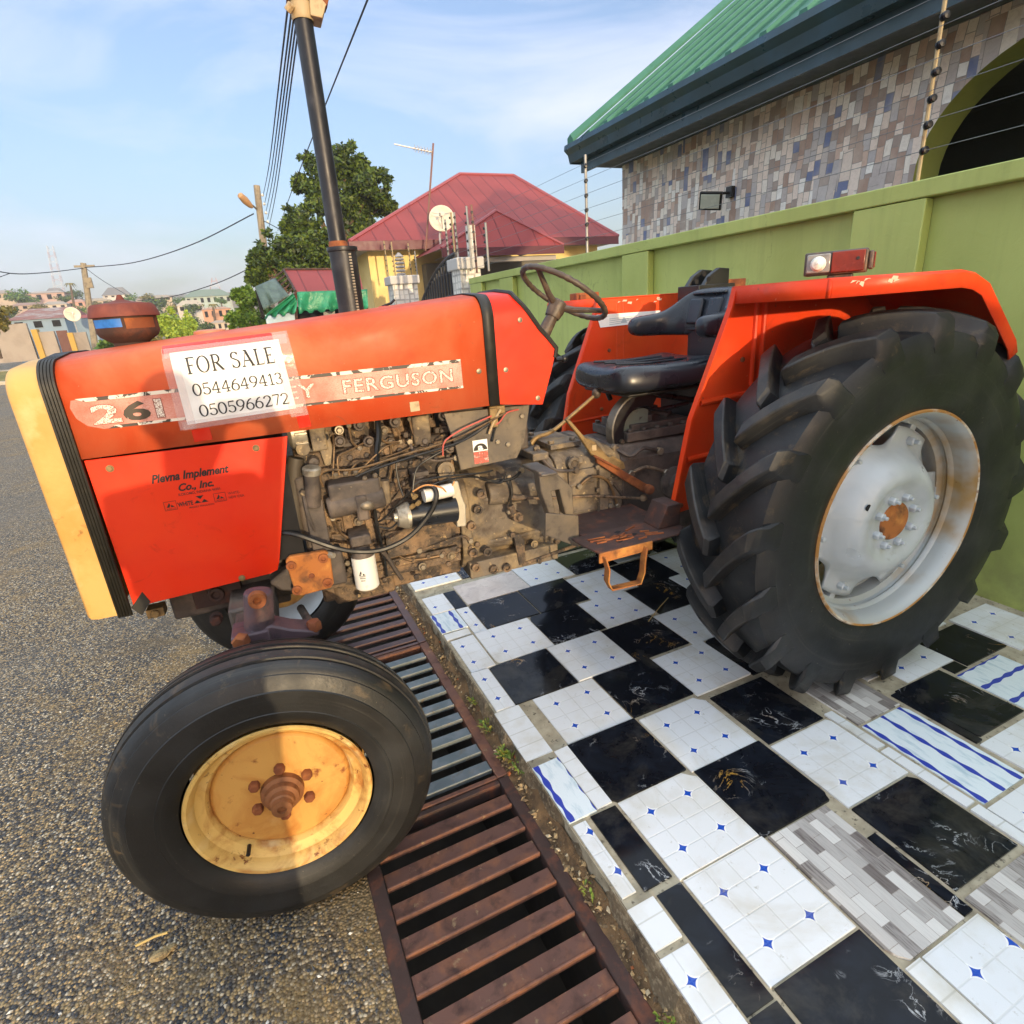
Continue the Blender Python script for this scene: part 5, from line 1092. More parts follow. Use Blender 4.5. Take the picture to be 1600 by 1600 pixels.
put_text(t, 'WHITE', (-2.326, Y2, 1.040), (1, 0, 0), (0, 0, 1), .042, .014, bold=.035)
tri(-2.208, 1.052, .011); frame(-2.225, -2.191, 1.036, 1.064); put_text(t, 'AGCO', (-2.221, Y2, 1.038), (1, 0, 0), (0, 0, 1), .026, .005)
put_text(t, 'WHITE-', (-2.184, Y2, 1.053), (1, 0, 0), (0, 0, 1), .034, .008); put_text(t, 'NEW IDEA', (-2.184, Y2, 1.040), (1, 0, 0), (0, 0, 1), .044, .008)
for cx, cz, s, up_ in ((-2.262, 1.052, .009, 1), (-2.274, 1.052, .0, 1), (-2.250, 1.052, .0, 1)):
    pass
def down_tri(cx, cz, s, up_=-1): t.add([(cx-s, Y2, cz-up_*s*.45), (cx+s, Y2, cz-up_*s*.45), (cx, Y2, cz+up_*s*.55)], [(0, 1, 2)])
down_tri(-2.262, 1.060, .011); down_tri(-2.272, 1.047, .010, 1); down_tri(-2.252, 1.047, .010, 1); put_text(t, 'MASSEY FERGUSON', (-2.297, Y2, 1.030), (1, 0, 0), (0, 0, 1), .068, .005, bold=.008)
obj('dealer_lettering', t, M['inkblack'], sp_n, smooth=0)

# --- precleaner, caps, exhaust
px_ = -2.378
pc = MB(); pc.lathe([(.075, 1.47), (.060, 1.497), (.050, 1.510), (.050, 1.522)], (px_, 0, 0), (0, 0, 1), 32); pc.lathe([(.050, 1.520), (.080, 1.540), (.086, 1.552), (.085, 1.604)], (px_, 0, 0), (0, 0, 1), 40); pre = obj('precleaner', pc, M['rustdark'], tr)
t = MB(); t.lathe([(.097, 1.596), (.096, 1.602), (.089, 1.626), (.082, 1.633), (.03, 1.640), (.012, 1.646), (.006, 1.660), (.001, 1.661)], (px_, 0, 0), (0, 0, 1), 40); t.lathe([(.097, 1.596), (.07, 1.597)], (px_, 0, 0), (0, 0, 1), 40); obj('cap', t, wm('red_brown_rusty_cap', srgb('#6a3228'), .75, [(srgb('#7d4030'), 14, .5, .7), (srgb('#5e2c24'), 26, .55, .75)]), pre)
t = MB(); r_ = .0862; seg = [math.radians(a) for a in range(206, 275, 6)]; t.rings([[(px_+r_*math.cos(a), r_*math.sin(a), z) for a in seg] for z in (1.566, 1.590)], False, False, False); obj('blue_tape', t, M['blue'], pre)
t = MB(); seg = [math.radians(a) for a in range(278, 344, 6)]; t.rings([[(px_+r_*math.cos(a), r_*math.sin(a), z) for a in seg] for z in (1.560, 1.590)], False, False, False); obj('rust_band', t, M['rust'], pre)
t = MB(); t.lathe([(.030, 1.48), (.030, 1.522), (.05, 1.523), (.052, 1.528), (.050, 1.538), (.035, 1.542), (.001, 1.543)], (-2.16, .1, 0), (0, 0, 1), 28); obj('radiator_cap', t, wm('salmon_cap', srgb('#c07a5c'), .55), tr)
t = MB(); t.lathe([(.028, 1.53), (.028, 1.562)], (-1.548, .05, 0), (0, 0, 1), 24); t.tube([(-1.57, .05, 1.578), (-1.535, .05, 1.588), (-1.52, .05, 1.60)], .005, 6); fc = obj('fuel_cap', t, M['black'], tr)
t = MB(); t.lathe([(.0385, 1.560), (.0385, 1.574), (.034, 1.579), (.001, 1.580)], (-1.548, .05, 0), (0, 0, 1), 28); t.lathe([(.0385, 1.560), (.02, 1.561)], (-1.548, .05, 0), (0, 0, 1), 28); obj('lid', t, M['fender'], fc)
ex_, ey_ = -1.685, .06
t = MB(); t.lathe([(.0295, 1.76), (.0285, 2.44)], (ex_-.006, ey_, 0), (0, 0, 1), 32); ext = obj('exhaust_pipe', t, M['exh'], tr)
t = MB(); t.lathe([(.044, 1.50), (.047, 1.768)], (ex_+.005, ey_, 0), (0, 0, 1), 40); t.lathe([(.047, 1.766), (.052, 1.768), (.053, 1.775), (.052, 1.781), (.031, 1.783)], (ex_+.005, ey_, 0), (0, 0, 1), 40); obj('lower_sleeve', t, M['exh'], ext)
t = MB(); a0 = R(291); rr_ = .0475
for k in range(26):
    z = 1.515+k*.0096; c = Vector((ex_+.005+rr_*math.cos(a0), ey_+rr_*math.sin(a0), z)); t.box(c, (.009, .004, .0055), 0, Matrix.Rotation(a0+math.pi/2, 3, 'Z'))
obj('perforated_seam', t, M['alu'], ext)
t = MB(); t.lathe([(.0305, 1.770), (.034, 1.773), (.034, 1.782), (.0305, 1.80)], (ex_-.006, ey_, 0), (0, 0, 1), 32); obj('rust_ring', t, M['rust'], ext)
# rain cap clamp at the top
t = MB(); cx = ex_-.006; t.lathe([(.0315, 2.425), (.034, 2.43), (.034, 2.466), (.0315, 2.472)], (cx, ey_, 0), (0, 0, 1), 28); t.prism([(cx+.02, ey_-.036, 2.43), (cx+.055, ey_-.036, 2.425), (cx+.072, ey_-.036, 2.462), (cx+.05, ey_-.036, 2.485), (cx+.025, ey_-.036, 2.485)], (0, .07, 0)); t.tube([(cx-.045, ey_-.02, 2.44), (cx-.03, ey_-.03, 2.455)], .012, 8)
rc = obj('rain_cap', t, M['offwhite'], ext, bevel=.002)
t = MB(); t.box((cx+.01, ey_, 2.484), (.10, .07, .006), 0, Matrix.Rotation(R(-6), 3, 'Y')); t.box((cx+.066, ey_, 2.478), (.03, .05, .018), 0, Matrix.Rotation(R(30), 3, 'Y')); t.tube([(cx+.0, ey_-.045, 2.478), (cx+.0, ey_+.045, 2.478)], .006, 6); obj('flap', t, M['rust'], rc)

# --- engine
t = MB(); t.bb(-1.985, -1.42, -.185, .2, .66, 1.05); t.bb(-1.97, -1.43, -.15, .18, .545, .70); blk = obj('engine_block', t, M['grime'], tr, bevel=.012)
t = MB()
r = random.Random(21)
for k in range(7): x = -1.93+k*.075; t.bb(x, x+.03, -.198, -.184, .70, .86+.05*(k % 2))     # ribs
t.bb(-1.94, -1.45, -.205, -.184, .655, .685); t.bb(-1.97, -1.44, -.2, -.15, .62, .652)
for k in range(9): c = Vector((-1.93+k*.06, -.205, .67)); t.hexn(c, (0, -1, 0), .010, .010)
t.bb(-1.72, -1.47, -.215, -.183, .70, .80)
for px, py in ((745, 850), (735, 855), (700, 880), (650, 900), (600, 905), (560, 930)): t.hexn(L(px, py, -.2), (0, -1, 0), .012, .014)
for px, py in ((790, 690), (650, 830), (610, 690), (690, 745), (552, 770), (640, 770), (612, 760)): t.lathe([(.018, 0), (.018, .012), (.010, .014)], L(px, py, -.19), (0, -1, 0), 14, 0, True)
obj_each('block_rib', t, M['grime'], blk, bevel=.003)
t = MB(); t.bb(-1.975, -1.43, -.18, .16, 1.052, 1.125); t.bb(-1.95, -1.46, -.12, .12, 1.125, 1.20); hd = obj('cylinder_head', t, M['grime'], tr, bevel=.008)
t = MB()
for k in range(9):
    x = -1.93+k*.058; t.hexn((x, -.152, 1.126), (0, 0, 1), .014, .02); t.hexn((x+.02, -.183, 1.09), (0, -1, 0), .011, .012)
    if k % 2 == 0: t.lathe([(.022, 0), (.022, .03), (.012, .034), (.012, .065)], (x+.03, -.15, 1.125), (0, -.2, 1), 12, 0, True); t.bb(x+.005, x+.055, -.175, -.125, 1.126, 1.14)
for px, py in ((560, 665), (615, 660), (690, 650), (705, 660), (530, 690), (575, 690), (660, 690), (700, 700)):
    c = L(px, py, -.19); t.lathe([(.020, 0), (.020, .03), (.012, .032), (.010, .05)], c, (0, -1, .2), 12, 0, True)
obj_each('head_stud', t, M['dark'], hd, bevel=.002)
t = MB()
for a, b, d_ in [((480, 660), (512, 700), .03), ((470, 640), (500, 660), .04), ((640, 650), (672, 690), .03)]:
    p, q = L(*a, -.2), L(*b, -.2); t.bb(min(p.x, q.x), max(p.x, q.x), -.2-d_, -.17, min(p.z, q.z), max(p.z, q.z))
t.prism([L(495, 675, -.21), L(512, 672, -.21), L(520, 700, -.21), L(518, 725, -.21), L(508, 728, -.21), L(498, 700, -.21)], (0, -.012, 0))
obj_each('lifting_bracket', t, M['grime2'], hd, bevel=.004)
t = MB(); c = L(508, 683, -.222); t.lathe([(.012, 0), (.011, .002)], c, (0, -1, 0), 16, 0, True); obj('bracket_hole', t, M['void'], hd)
t = MB(); c = L(602, 697, -.19); t.lathe([(.024, 0), (.024, .012), (.016, .014), (.016, .008), (.001, .008)], c, (0, -1, 0), 20); c = L(695, 733, -.2); t.lathe([(.032, 0), (.032, .02), (.02, .022), (.02, .014), (.001, .014)], c, (0, -1, 0), 20); c = L(473, 700, -.2); t.lathe([(.022, 0), (.022, .02), (.012, .022)], c, (0, -1, 0), 16, 0, True)
obj_each('core_plug', t, M['grime2'], blk)
t = MB(); t.bb(-1.99, -1.955, -.23, .1, .70, 1.06); obj('timing_cover', t, M['dark'], blk, bevel=.01)
# tall black water hose beside the radiator, oil filler neck
t = MB(); t.tube([L(463, 715, -.2), L(460, 740, -.2), L(462, 800, -.2), L(466, 840, -.2)], [.026, .030, .030, .028], 14, 0, True, 4); obj('coolant_hose', t, wm('dusty_hose', srgb('#4a4238'), .6, [(srgb('#6b5c48'), 12, .5, .7)]), blk)
t = MB(); a, b = L(487, 738, -.265), L(490, 790, -.25); t.tube([a, b], [.025, .027], 18); t.bb(b.x-.03, b.x+.03, -.265, -.19, b.z-.20, b.z+.02); fn = obj('oil_filler_neck', t, M['dark'], blk, bevel=.003)
t = MB(); t.lathe([(.0285, -.006), (.030, 0), (.030, .014), (.024, .019), (.001, .020)], a, (b-a)*-1, 24); obj('filler_cap', t, M['alu'], fn)
# injection pump
t = MB(); a, b = L(512, 795, -.26), L(600, 775, -.26); t.tube([a, b], .038, 18); t.bb(a.x+.012, b.x-.01, -.285, -.21, a.z+.012, a.z+.085); t.bb(a.x+.09, a.x+.13, -.30, -.22, a.z-.055, a.z+.035); pump = obj('injection_pump', t, M['dark'], tr, bevel=.008)
t = MB(); c = L(573, 790, -.295); t.sphere(c, .022, 12, 0, (1.2, .6, .8)); obj('worn_boss', t, M['steel'], pump)
t = MB()
for px, py in ((530, 765), (548, 762), (565, 759), (525, 745), (540, 742), (556, 740), (570, 750), (586, 745)): t.hexn(L(px, py, -.272), (0, -.6, .8), .009, .014)
t.tube([L(590, 745, -.26), L(592, 770, -.26)], .010, 10); t.tube([L(601, 750, -.25), L(604, 785, -.25)], .017, 12); obj_each('pump_fitting', t, M['grime2'], pump)
# starter motor with pale solenoid
t = MB(); a, b = L(634, 806, -.29), L(712, 795, -.29); t.tube([a, b], .046, 28); st_ = obj('starter_motor', t, M['black'], tr, bevel=.002)
t = MB(); t.tube([a-(b-a).normalized()*.030, a], [.034, .0475], 24); t.tube([a, a+(b-a).normalized()*.012], .0485, 24); t.tube([a-(b-a).normalized()*.042, a-(b-a).normalized()*.030], .016, 12); obj('end_cap', t, M['alu'], st_)
t = MB(); c, d = L(662, 775, -.31), L(706, 765, -.30); t.tube([c, d], .024, 20); obj('solenoid', t, M['white'], st_)
t = MB(); t.prism([L(707, 752, -.30), L(716, 752, -.30), L(722, 775, -.30), L(728, 790, -.30), L(729, 822, -.30), L(714, 824, -.30), L(712, 790, -.30), L(706, 775, -.30)], (0, .06, 0)); obj('mounting_flange', t, M['alu'], st_, bevel=.003)
t = MB()
for px, py in ((650, 775), (646, 790), (655, 785)): t.hexn(L(px, py, -.325), (-.6, -.8, 0), .009, .02)
obj_each('terminal', t, M['brownlever'], st_)
# oil filter
t = MB(); a, b = L(573, 872, -.30), L(573, 923, -.30); ct = Vector(((a.x+b.x)/2-.0, -.27, 0)); t.lathe([(.001, b.z-.002), (.036, b.z), (.0415, b.z+.006), (.0415, a.z-.005), (.040, a.z+.002)], (ct.x, -.27, 0), (0, 0, 1), 30); of = obj('oil_filter', t, M['white'], tr)
t = MB(); t.lathe([(.038, a.z+.002), (.034, a.z+.014), (.030, a.z+.02), (.030, a.z+.045)], (ct.x, -.27, 0), (0, 0, 1), 24); t.bb(ct.x-.035, ct.x+.035, -.30, -.18, a.z+.045, a.z+.085); obj('filter_head', t, M['dark'], of, bevel=.006)
t = MB(); fr = .0418
def onf(ang, z): return (ct.x+fr*math.sin(ang), -.27-fr*math.cos(ang), z)
zc = b.z+.072
for dx0, dx1, dz0, dz1 in [(-.014, -.004, 0, 0)]: pass
def ftri(pts): t.add([onf(x/fr, z) for x, z in pts], [tuple(range(len(pts)))])
O_ = -.016; ftri([(O_-.013, zc-.008), (O_-.004, zc+.010), (O_-.001, zc+.004), (O_-.005, zc-.008)]); ftri([(O_+.001, zc-.008), (O_+.003, zc+.001), (O_+.012, zc-.008)])
for row, w_ in ((-.014, .022), (-.021, .020), (-.030, .016)):
    for k in range(5): x = O_-w_/2+k*w_/5; ftri([(x, zc+row), (x+w_/7, zc+row), (x+w_/7, zc+row+.004), (x, zc+row+.004)])
obj('filter_print', t, M['ink'], of, smooth=0)
# rusty mounting plate on the front frame
t = MB(); poly = [(446, 878), (452, 870), (508, 861), (516, 866), (522, 912), (517, 919), (470, 932), (462, 928)]; P_ = [L(x, y, -.30) for x, y in poly]; t.prism(P_, (0, .022, 0)); mp_ = obj('mounting_plate', t, M['rustbright'], tr, bevel=.005)
t = MB()
for px, py in ((455, 884), (505, 872), (512, 910), (464, 922)):
    c = L(px, py, -.301); t.lathe([(.017, 0), (.016, .007), (.009, .008), (.008, .001), (.001, .001)], c, (0, -1, 0), 18)
t.lathe([(.010, 0), (.008, .004), (.001, .005)], L(487, 900, -.301), (0, -1, 0), 14); obj_each('plate_boss', t, M['rust'], mp_)
t = MB(); t.bb(-2.06, -1.88, -.278, -.19, .665, .79); t.prism([L(420, 912, -.25), L(452, 885, -.25), L(462, 925, -.25), L(440, 925, -.25)], (0, .05, 0)); t.bb(-2.45, -1.95, -.17, .17, .62, .74); obj('front_frame', t, M['dark'], tr, bevel=.01)
t = MB(); t.hexn(L(512, 866, -.285), (.6, -.8, 0), .012, .03); t.hexn(L(543, 879, -.2), (0, -1, 0), .012, .01); obj('pale_plug', t, M['alu'], tr)
t = MB(); t.bb(-1.93, -1.70, -.16, .15, .53, .66); t.bb(-1.86, -1.80, -.2, -.1, .60, .66); obj('sump', t, M['grime'], tr, bevel=.015)
# battery tray plate with sticker
t = MB(); P_ = [L(693, 646, -.25), L(828, 632, -.25), L(820, 690, -.25), L(808, 716, -.25), L(720, 735, -.25), L(712, 700, -.25)]; t.prism(P_, (0, .012, 0)); bp = obj('cover_plate', t, M['plate'], tr, bevel=.003)
t = MB()
for px, py in ((777, 690), (793, 694), (815, 650)): t.hexn(L(px, py, -.2505), (0, -1, 0), .010, .008)
obj_each('bolt', t, M['steel'], bp)
def rectq(mb, x0, x1, z0, z1, y, mi=0): mb.quad((x0, y, z0), (x1, y, z0), (x1, y, z1), (x0, y, z1), mi)
s0, s1 = L(738, 689, -.2512), L(764, 722, -.2512); sx0, sx1, sz0, sz1 = s0.x, s1.x, s1.z, s0.z; zm = sz0+(sz1-sz0)*.52
t = MB(); rectq(t, sx0, sx1, zm, sz1, -.2512); stk = obj('sticker', t, M['paper'], bp, smooth=0)
t = MB(); K = 14; cxs, rs_ = (sx0+sx1)/2, (sx1-sx0)*.47; t.add([(cxs+rs_*math.cos(math.pi*k/K), -.2518, zm+.004+rs_*.95*math.sin(math.pi*k/K)) for k in range(K+1)], [tuple(range(K+1))]); obj('black_arch', t, M['inkblack'], bp, smooth=0)
t = MB(); put_text(t, 'a', (cxs-.010, -.2524, zm+.005), (1, 0, 0), (0, 0, 1), .020, .016, bold=.03); obj('white_letter', t, M['paper'], bp, smooth=0)
t = MB()
for i in range(3):
    for j in range(2): w_ = (sx1-sx0)/3; h_ = (zm-sz0)/2; rectq(t, sx0+w_*i+.001, sx0+w_*(i+1)-.001, sz0+h_*j+.001, sz0+h_*(j+1)-.001, -.2514)
obj('red_squares', t, wm('pinkish_red_print', srgb('#c8584a'), .5, [(srgb('#dca49a'), 90, .5, .6)]), bp, smooth=0)
# bell housing and gearbox
def sel(x, hy, z0, z1, p=3.2, n_=40):   # rounded casting section
    zc_, hz_ = (z0+z1)/2, (z1-z0)/2; o_ = []
    for k in range(n_):
        a = 2*math.pi*k/n_; c_, s_ = math.cos(a), math.sin(a); o_.append((x, hy*math.copysign(abs(c_)**(2/p), c_), zc_+hz_*math.copysign(abs(s_)**(2/p), s_)))
    return o_
t = MB(); t.rings([sel(x, hy, z0, z1, p) for x, hy, z0, z1, p in ((-1.428, .207, .535, .975, 3), (-1.388, .209, .533, .977, 3), (-1.386, .197, .545, .965, 3), (-1.34, .190, .55, .955, 2.8), (-1.26, .174, .552, .94, 2.6), (-1.18, .172, .552, .935, 2.8), (-1.10, .18, .552, .94, 3), (-1.045, .19, .552, .955, 3.4), (-1.04, .205, .545, .965, 4), (-1.005, .205, .55, .968, 4))])
for z in (.66, .84): t.rings([[(x, -.15, z-.012), (x, -.190+.02*abs(i-2)/2, z-.008), (x, -.190+.02*abs(i-2)/2, z+.008), (x, -.15, z+.012)] for i, x in enumerate((-1.39, -1.3, -1.2, -1.1, -1.03))])
t.bb(-1.41, -1.02, -.207, -.10, .530, .600); a = L(760, 772, -.16); b = L(845, 760, -.16); t.tube([a, a.lerp(b, .3), b], [.045, .05, .042], 16); t.rings([sel(x, .19-.03*abs(x+1.2)*4, .60, .70, 2.2, 24) for x in (-1.32, -1.25, -1.2, -1.12)])
bh = obj('bell_housing', t, M['grime2'], tr, bevel=.006, smooth=50)
t = MB()
for px, py in ((738, 862), (735, 820), (745, 795), (750, 770), (790, 885), (770, 888), (742, 885), (760, 860)): t.lathe([(.018, 0), (.018, .02), (.010, .021), (.010, .01), (.001, .01)], L(px, py, -.207), (0, -1, 0), 16)
for px, py in ((805, 805), (800, 835), (870, 845)): t.hexn(L(px, py, -.2), (0, -1, 0), .013, .012)
t.lathe([(.022, 0), (.020, .03), (.012, .032), (.012, .05)], L(803, 805, -.195), (.2, -1, 0), 16, 0, True); t.tube([L(803, 805, -.22), L(797, 790, -.22)], .014, 10)
obj_each('housing_bolt', t, M['grime'], bh)
t = MB(); P_ = [L(803, 838, -.215), L(812, 834, -.215), L(820, 845, -.215), L(822, 880, -.215), L(812, 884, -.215)]; t.prism(P_, (0, .015, 0)); t.tube([L(808, 842, -.21), L(808, 842, -.17)], .014, 12); t.tube([L(816, 882, -.21), L(900, 852, -.21), L(960, 838, -.2)], .008, 8); t.hexn(L(842, 876, -.215), (0, -1, 0), .012, .014); obj('clutch_lever', t, M['grime'], bh, bevel=.004)
t = MB(); t.rings([sel(x, hy, .578, z1, 5) for x, hy, z1 in ((-1.004, .203, .972), (-.975, .203, .985), (-.972, .192, .98), (-.90, .19, .985), (-.82, .192, .985), (-.815, .21, .995), (-.776, .21, .995), (-.77, .196, .98), (-.70, .198, .955))])
t.bb(-.955, -.835, -.203, -.185, .63, .90)
for z in (.66, .72, .78, .84): t.bb(-.95, -.84, -.207, -.2, z-.004, z+.004)
for x, z, r__ in ((-.93, .93, .028), (-.74, .86, .04), (-.74, .68, .035), (-.87, .60, .03)): t.lathe([(r__, 0), (r__, .016), (r__*.6, .02), (r__*.5, .012), (.001, .012)], (x, -.192, z), (0, -1, 0), 20)
gb_ = obj('gearbox', t, M['grime2'], tr, bevel=.005, smooth=45)
t = MB(); 
for z in (.62, .70, .80, .90): t.hexn((-.825, -.206, z), (0, -1, 0), .012, .012); t.hexn((-.765, -.206, z+.02), (0, -1, 0), .012, .012)
t.bb(-1.0, -.86, -.14, .14, .985, 1.005); t.bb(-1.09, -1.02, -.16, .1, .955, .985)
for k in range(4): t.hexn((-.985+.1*(k % 2), -.11+.2*(k//2), 1.005), (0, 0, 1), .014, .014)
obj_each('flange_bolt', t, M['grime2'], gb_, bevel=.004)
t = MB(); t.tube([L(800, 777, -.22), L(850, 779, -.22), L(930, 775, -.22), L(1010, 779, -.22)], .006, 8); t.tube([L(798, 777, -.22), L(822, 778, -.22)], .012, 8); t.sphere(L(1005, 778, -.22), .016, 10); obj('brake_rod', t, M['grime'], gb_)
t = MB(); t.tube([L(935, 720, -.2), L(970, 770, -.2), L(1000, 845, -.2)], .008, 8); obj('cross_rod', t, M['dark'], gb_)
for k in range(46):   # small cast bosses, plugs and pads scattered over the engine side
    r = random.Random(300+k); x = r.uniform(-1.93, -1.46); z = r.uniform(.70, 1.11); t = MB()
    if -1.90 < x < -1.69 and .88 < z < 1.08: continue
    if -1.66 < x < -1.44 and .78 < z < .95: continue
    q = r.random()
    if q < .45: rr_ = r.uniform(.007, .017); t.lathe([(rr_*1.25, 0), (rr_*1.2, .010), (rr_, .012), (rr_, .022), (rr_*.5, .024)], (x, -.190, z), (0, -1, 0), 14, 0, True)
    elif q < .75: t.box((x, -.192, z), (r.uniform(.02, .06), .03, r.uniform(.012, .035)), 0, Matrix.Rotation(r.uniform(-.3, .3), 3, 'Y'))
    else: t.tube([(x, -.196, z), (x+r.uniform(-.05, .05), -.196, z+r.uniform(-.07, .07))], r.uniform(.006, .011), 8)
    obj('casting_boss', t, M['grime'] if k % 3 else M['dark'], blk, bevel=.003)
for k in range(12):
    t = MB(); t.hexn((-1.955+.046*k, -.192, 1.043), (0, -1, 0), .0085, .012); obj('gasket_bolt', t, M['dark'], hd)
t = MB(); t.bb(-1.98, -1.43, -.189, .17, 1.048, 1.054); obj('head_gasket', t, M['void'], hd)
t = MB(); t.lathe([(.085, 0), (.085, .012), (.06, .016), (.06, .022), (.085, .026), (.085, .038)], (-2.0, -.08, .86), (-1, 0, 0), 28, 0, True); t.lathe([(.05, 0), (.05, .03)], (-2.0, -.19, 1.0), (-1, 0, 0), 20, 0, True); obj('fan_pulley', t, M['dark'], blk)
t = MB(); t.tube([(-2.02, -.165, .86), (-2.02, -.24, 1.0), (-2.02, -.19, 1.05), (-2.02, -.06, .945)], .007, 6); obj('fan_belt', t, M['rub'], blk)
# rear axle case and lift cover
t = MB(); t.rings([[(x, y, z) for y, z in ((-.19, .52), (-.19, .90), (-.14, .96), (.14, .96), (.19, .90), (.19, .52))] for x in (-.70, -.3, .2, .3)]); t.tube([(0, -.47, .72), (0, -.16, .72)], [.12, .17], 20); t.tube([(0, .47, .72), (0, .16, .72)], [.12, .17], 20); rx = obj('rear_axle_case', t, M['dark'], tr, bevel=.015)
t = MB(); t.bb(-.64, -.25, -.15, .15, .965, 1.005); t.bb(-.60, -.30, -.12, .12, 1.005, 1.03); t.bb(-.55, -.48, -.10, -.02, 1.03, 1.06); t.bb(-.62, -.56, .0, .1, 1.005, 1.04)
for k in range(6):
    for y in (-.135, .135): t.hexn((-.62+.07*k, y, 1.005), (0, 0, 1), .013, .014)
for k in range(5): t.hexn((-.57+.06*k, -.05+.03*(k % 3), 1.03), (0, 0, 1), .012, .016)
t.tube([(-.5, -.09, 1.04), (-.44, -.05, 1.06), (-.38, -.07, 1.04)], .014, 8, 0, True, 4); obj('lift_cover', t, M['dark'], rx, bevel=.003)
t = MB(); t.lathe([(.07, 0), (.07, .02), (.045, .03), (.04, .05), (.001, .05)], L(1052, 752, -.2), (0, -1, 0), 24); obj('brake_drum', t, M['dark'], rx)
t = MB(); t.bb(-.2, .5, -.12, .12, .35, .6); t.bb(.3, .5, -.3, .3, .9, 1.1); obj('rear_casting', t, M['dark'], rx, bevel=.02)
# pedals
t = MB(); P_ = [L(842, 738, -.40), L(868, 738, -.40), L(895, 762, -.40), L(897, 808, -.40), L(884, 806, -.40), L(874, 765, -.40), L(862, 768, -.40), L(872, 822, -.40), L(865, 822, -.40), L(845, 768, -.40)]; t.prism(P_, (0, .05, 0)); t.bb(L(842, 738, -.40).x, L(868, 738, -.4).x, -.42, -.24, L(868, 738, -.40).z-.004, L(868, 738, -.4).z+.006); pd = obj('pedal_bracket', t, M['plate'], tr, bevel=.004)
t = MB(); P_ = [L(853, 802, -.42), L(904, 806, -.42), L(905, 856, -.42), L(868, 842, -.42), L(852, 836, -.42)]; t.prism(P_, (0, .008, 0)); obj('heel_guard', t, M['plate'], tr, bevel=.002)
# gear lever, range lever, hand brake
t = MB(); a = L(868, 670, 0); k_ = L(930, 617, 0); t.tube([L(826, 704, 0), L(832, 690, 0), L(842, 682, 0), a, k_], [.012, .011, .010, .009, .007], 10, 0, True, 5); gl_ = obj('gear_lever', t, M['brownlever'], tr)
t = MB(); t.sphere(k_+Vector((.006, 0, .006)), .020, 14, 0, (1, 1, 1.15)); obj('knob', t, M['wheelgrip'], gl_)
t = MB(); t.lathe([(.035, 0), (.033, .02), (.022, .04), (.012, .06)], L(826, 712, 0), (0, 0, 1), 16, 0, True); obj('rubber_boot', t, M['rub'], gl_)
t = MB(); W1 = -.228; P_ = [L(884, 656, W1), L(889, 654, W1), L(915, 684, W1), L(930, 690, W1), L(952, 715, W1), L(958, 712, W1), L(975, 722, W1), L(978, 732, W1), L(968, 735, W1), L(950, 725, W1), L(925, 712, W1), L(905, 682, W1)]; t.prism(P_, (0, .02, 0)); hb = obj('hand_brake', t, M['brownlever'], tr, bevel=.004)
t = MB(); P_ = [L(932, 716, -.24), L(940, 716, -.24), L(1012, 757, -.24), L(1016, 768, -.24), L(1006, 770, -.24), L(934, 724, -.24)]; t.prism(P_, (0, .02, 0)); t.lathe([(.022, 0), (.022, .02), (.012, .03), (.001, .03)], L(1012, 764, -.24), (0, -1, 0), 16); t.tube([L(928, 712, -.245), L(968, 733, -.245)], .006, 6); obj('ratchet_link', t, M['rust'], hb, bevel=.003)
t = MB(); a = L(925, 696, -.2295); rectq(t, a.x, a.x+.020, a.z-.023, a.z+.0, -.2295); obj('paper_tag', t, M['offwhite'], hb, smooth=0)
t = MB(); t.tube([L(905, 694, -.05), L(928, 703, -.20), L(932, 712, -.21)], .012, 8); obj('cross_shaft', t, M['dark'], hb)
# hydraulic quadrant
qc = L(1000, 668, -.10); t = MB(); K = 16; th0, th1 = R(60), R(205)
def qp(a, r_, y): return Vector((qc.x+r_*math.cos(a)*1.0, y-.10, qc.z+r_*math.sin(a)))
ri, ro = .095, .150
for y0, y1 in ((-.02, .03),):
    t.rings([[qp(a, ri, y0), qp(a, ro, y0), qp(a, ro, y1), qp(a, ri, y1)] for a in [th0+(th1-th0)*k/K for k in range(K+1)]], True, True)
qd = obj('lift_quadrant', t, M['black'], tr, bevel=.003)
t = MB(); t.rings([[qp(a, ro+.001, -.024), qp(a, ro+.006, -.02), qp(a, ro+.006, .03), qp(a, ro+.001, .03)] for a in [th0+(th1-th0)*k/K for k in range(K+1)]], True, True); t.tube([qp(R(200), .12, -.024), qp(R(200), .12, -.04)], .01, 8); obj('bright_edge', t, M['steel'], qd)
t = MB(); t.prism([qp(a, .085, .0) for a in [th0+(th1-th0)*k/K for k in range(K+1)]]+[qc+Vector((.02, -.02, -.06))], (0, .015, 0)); obj('mirror_plate', t, wm('grey_green_plate', srgb('#6c7468'), .3), qd)
t = MB(); t.tube([L(998, 634, -.08), L(1030, 640, -.1), L(1075, 630, -.12)], [.012, .010, .010], 8); t.box(L(1012, 638, -.085), (.09, .02, .02)); obj('lift_levers', t, M['black'], qd)

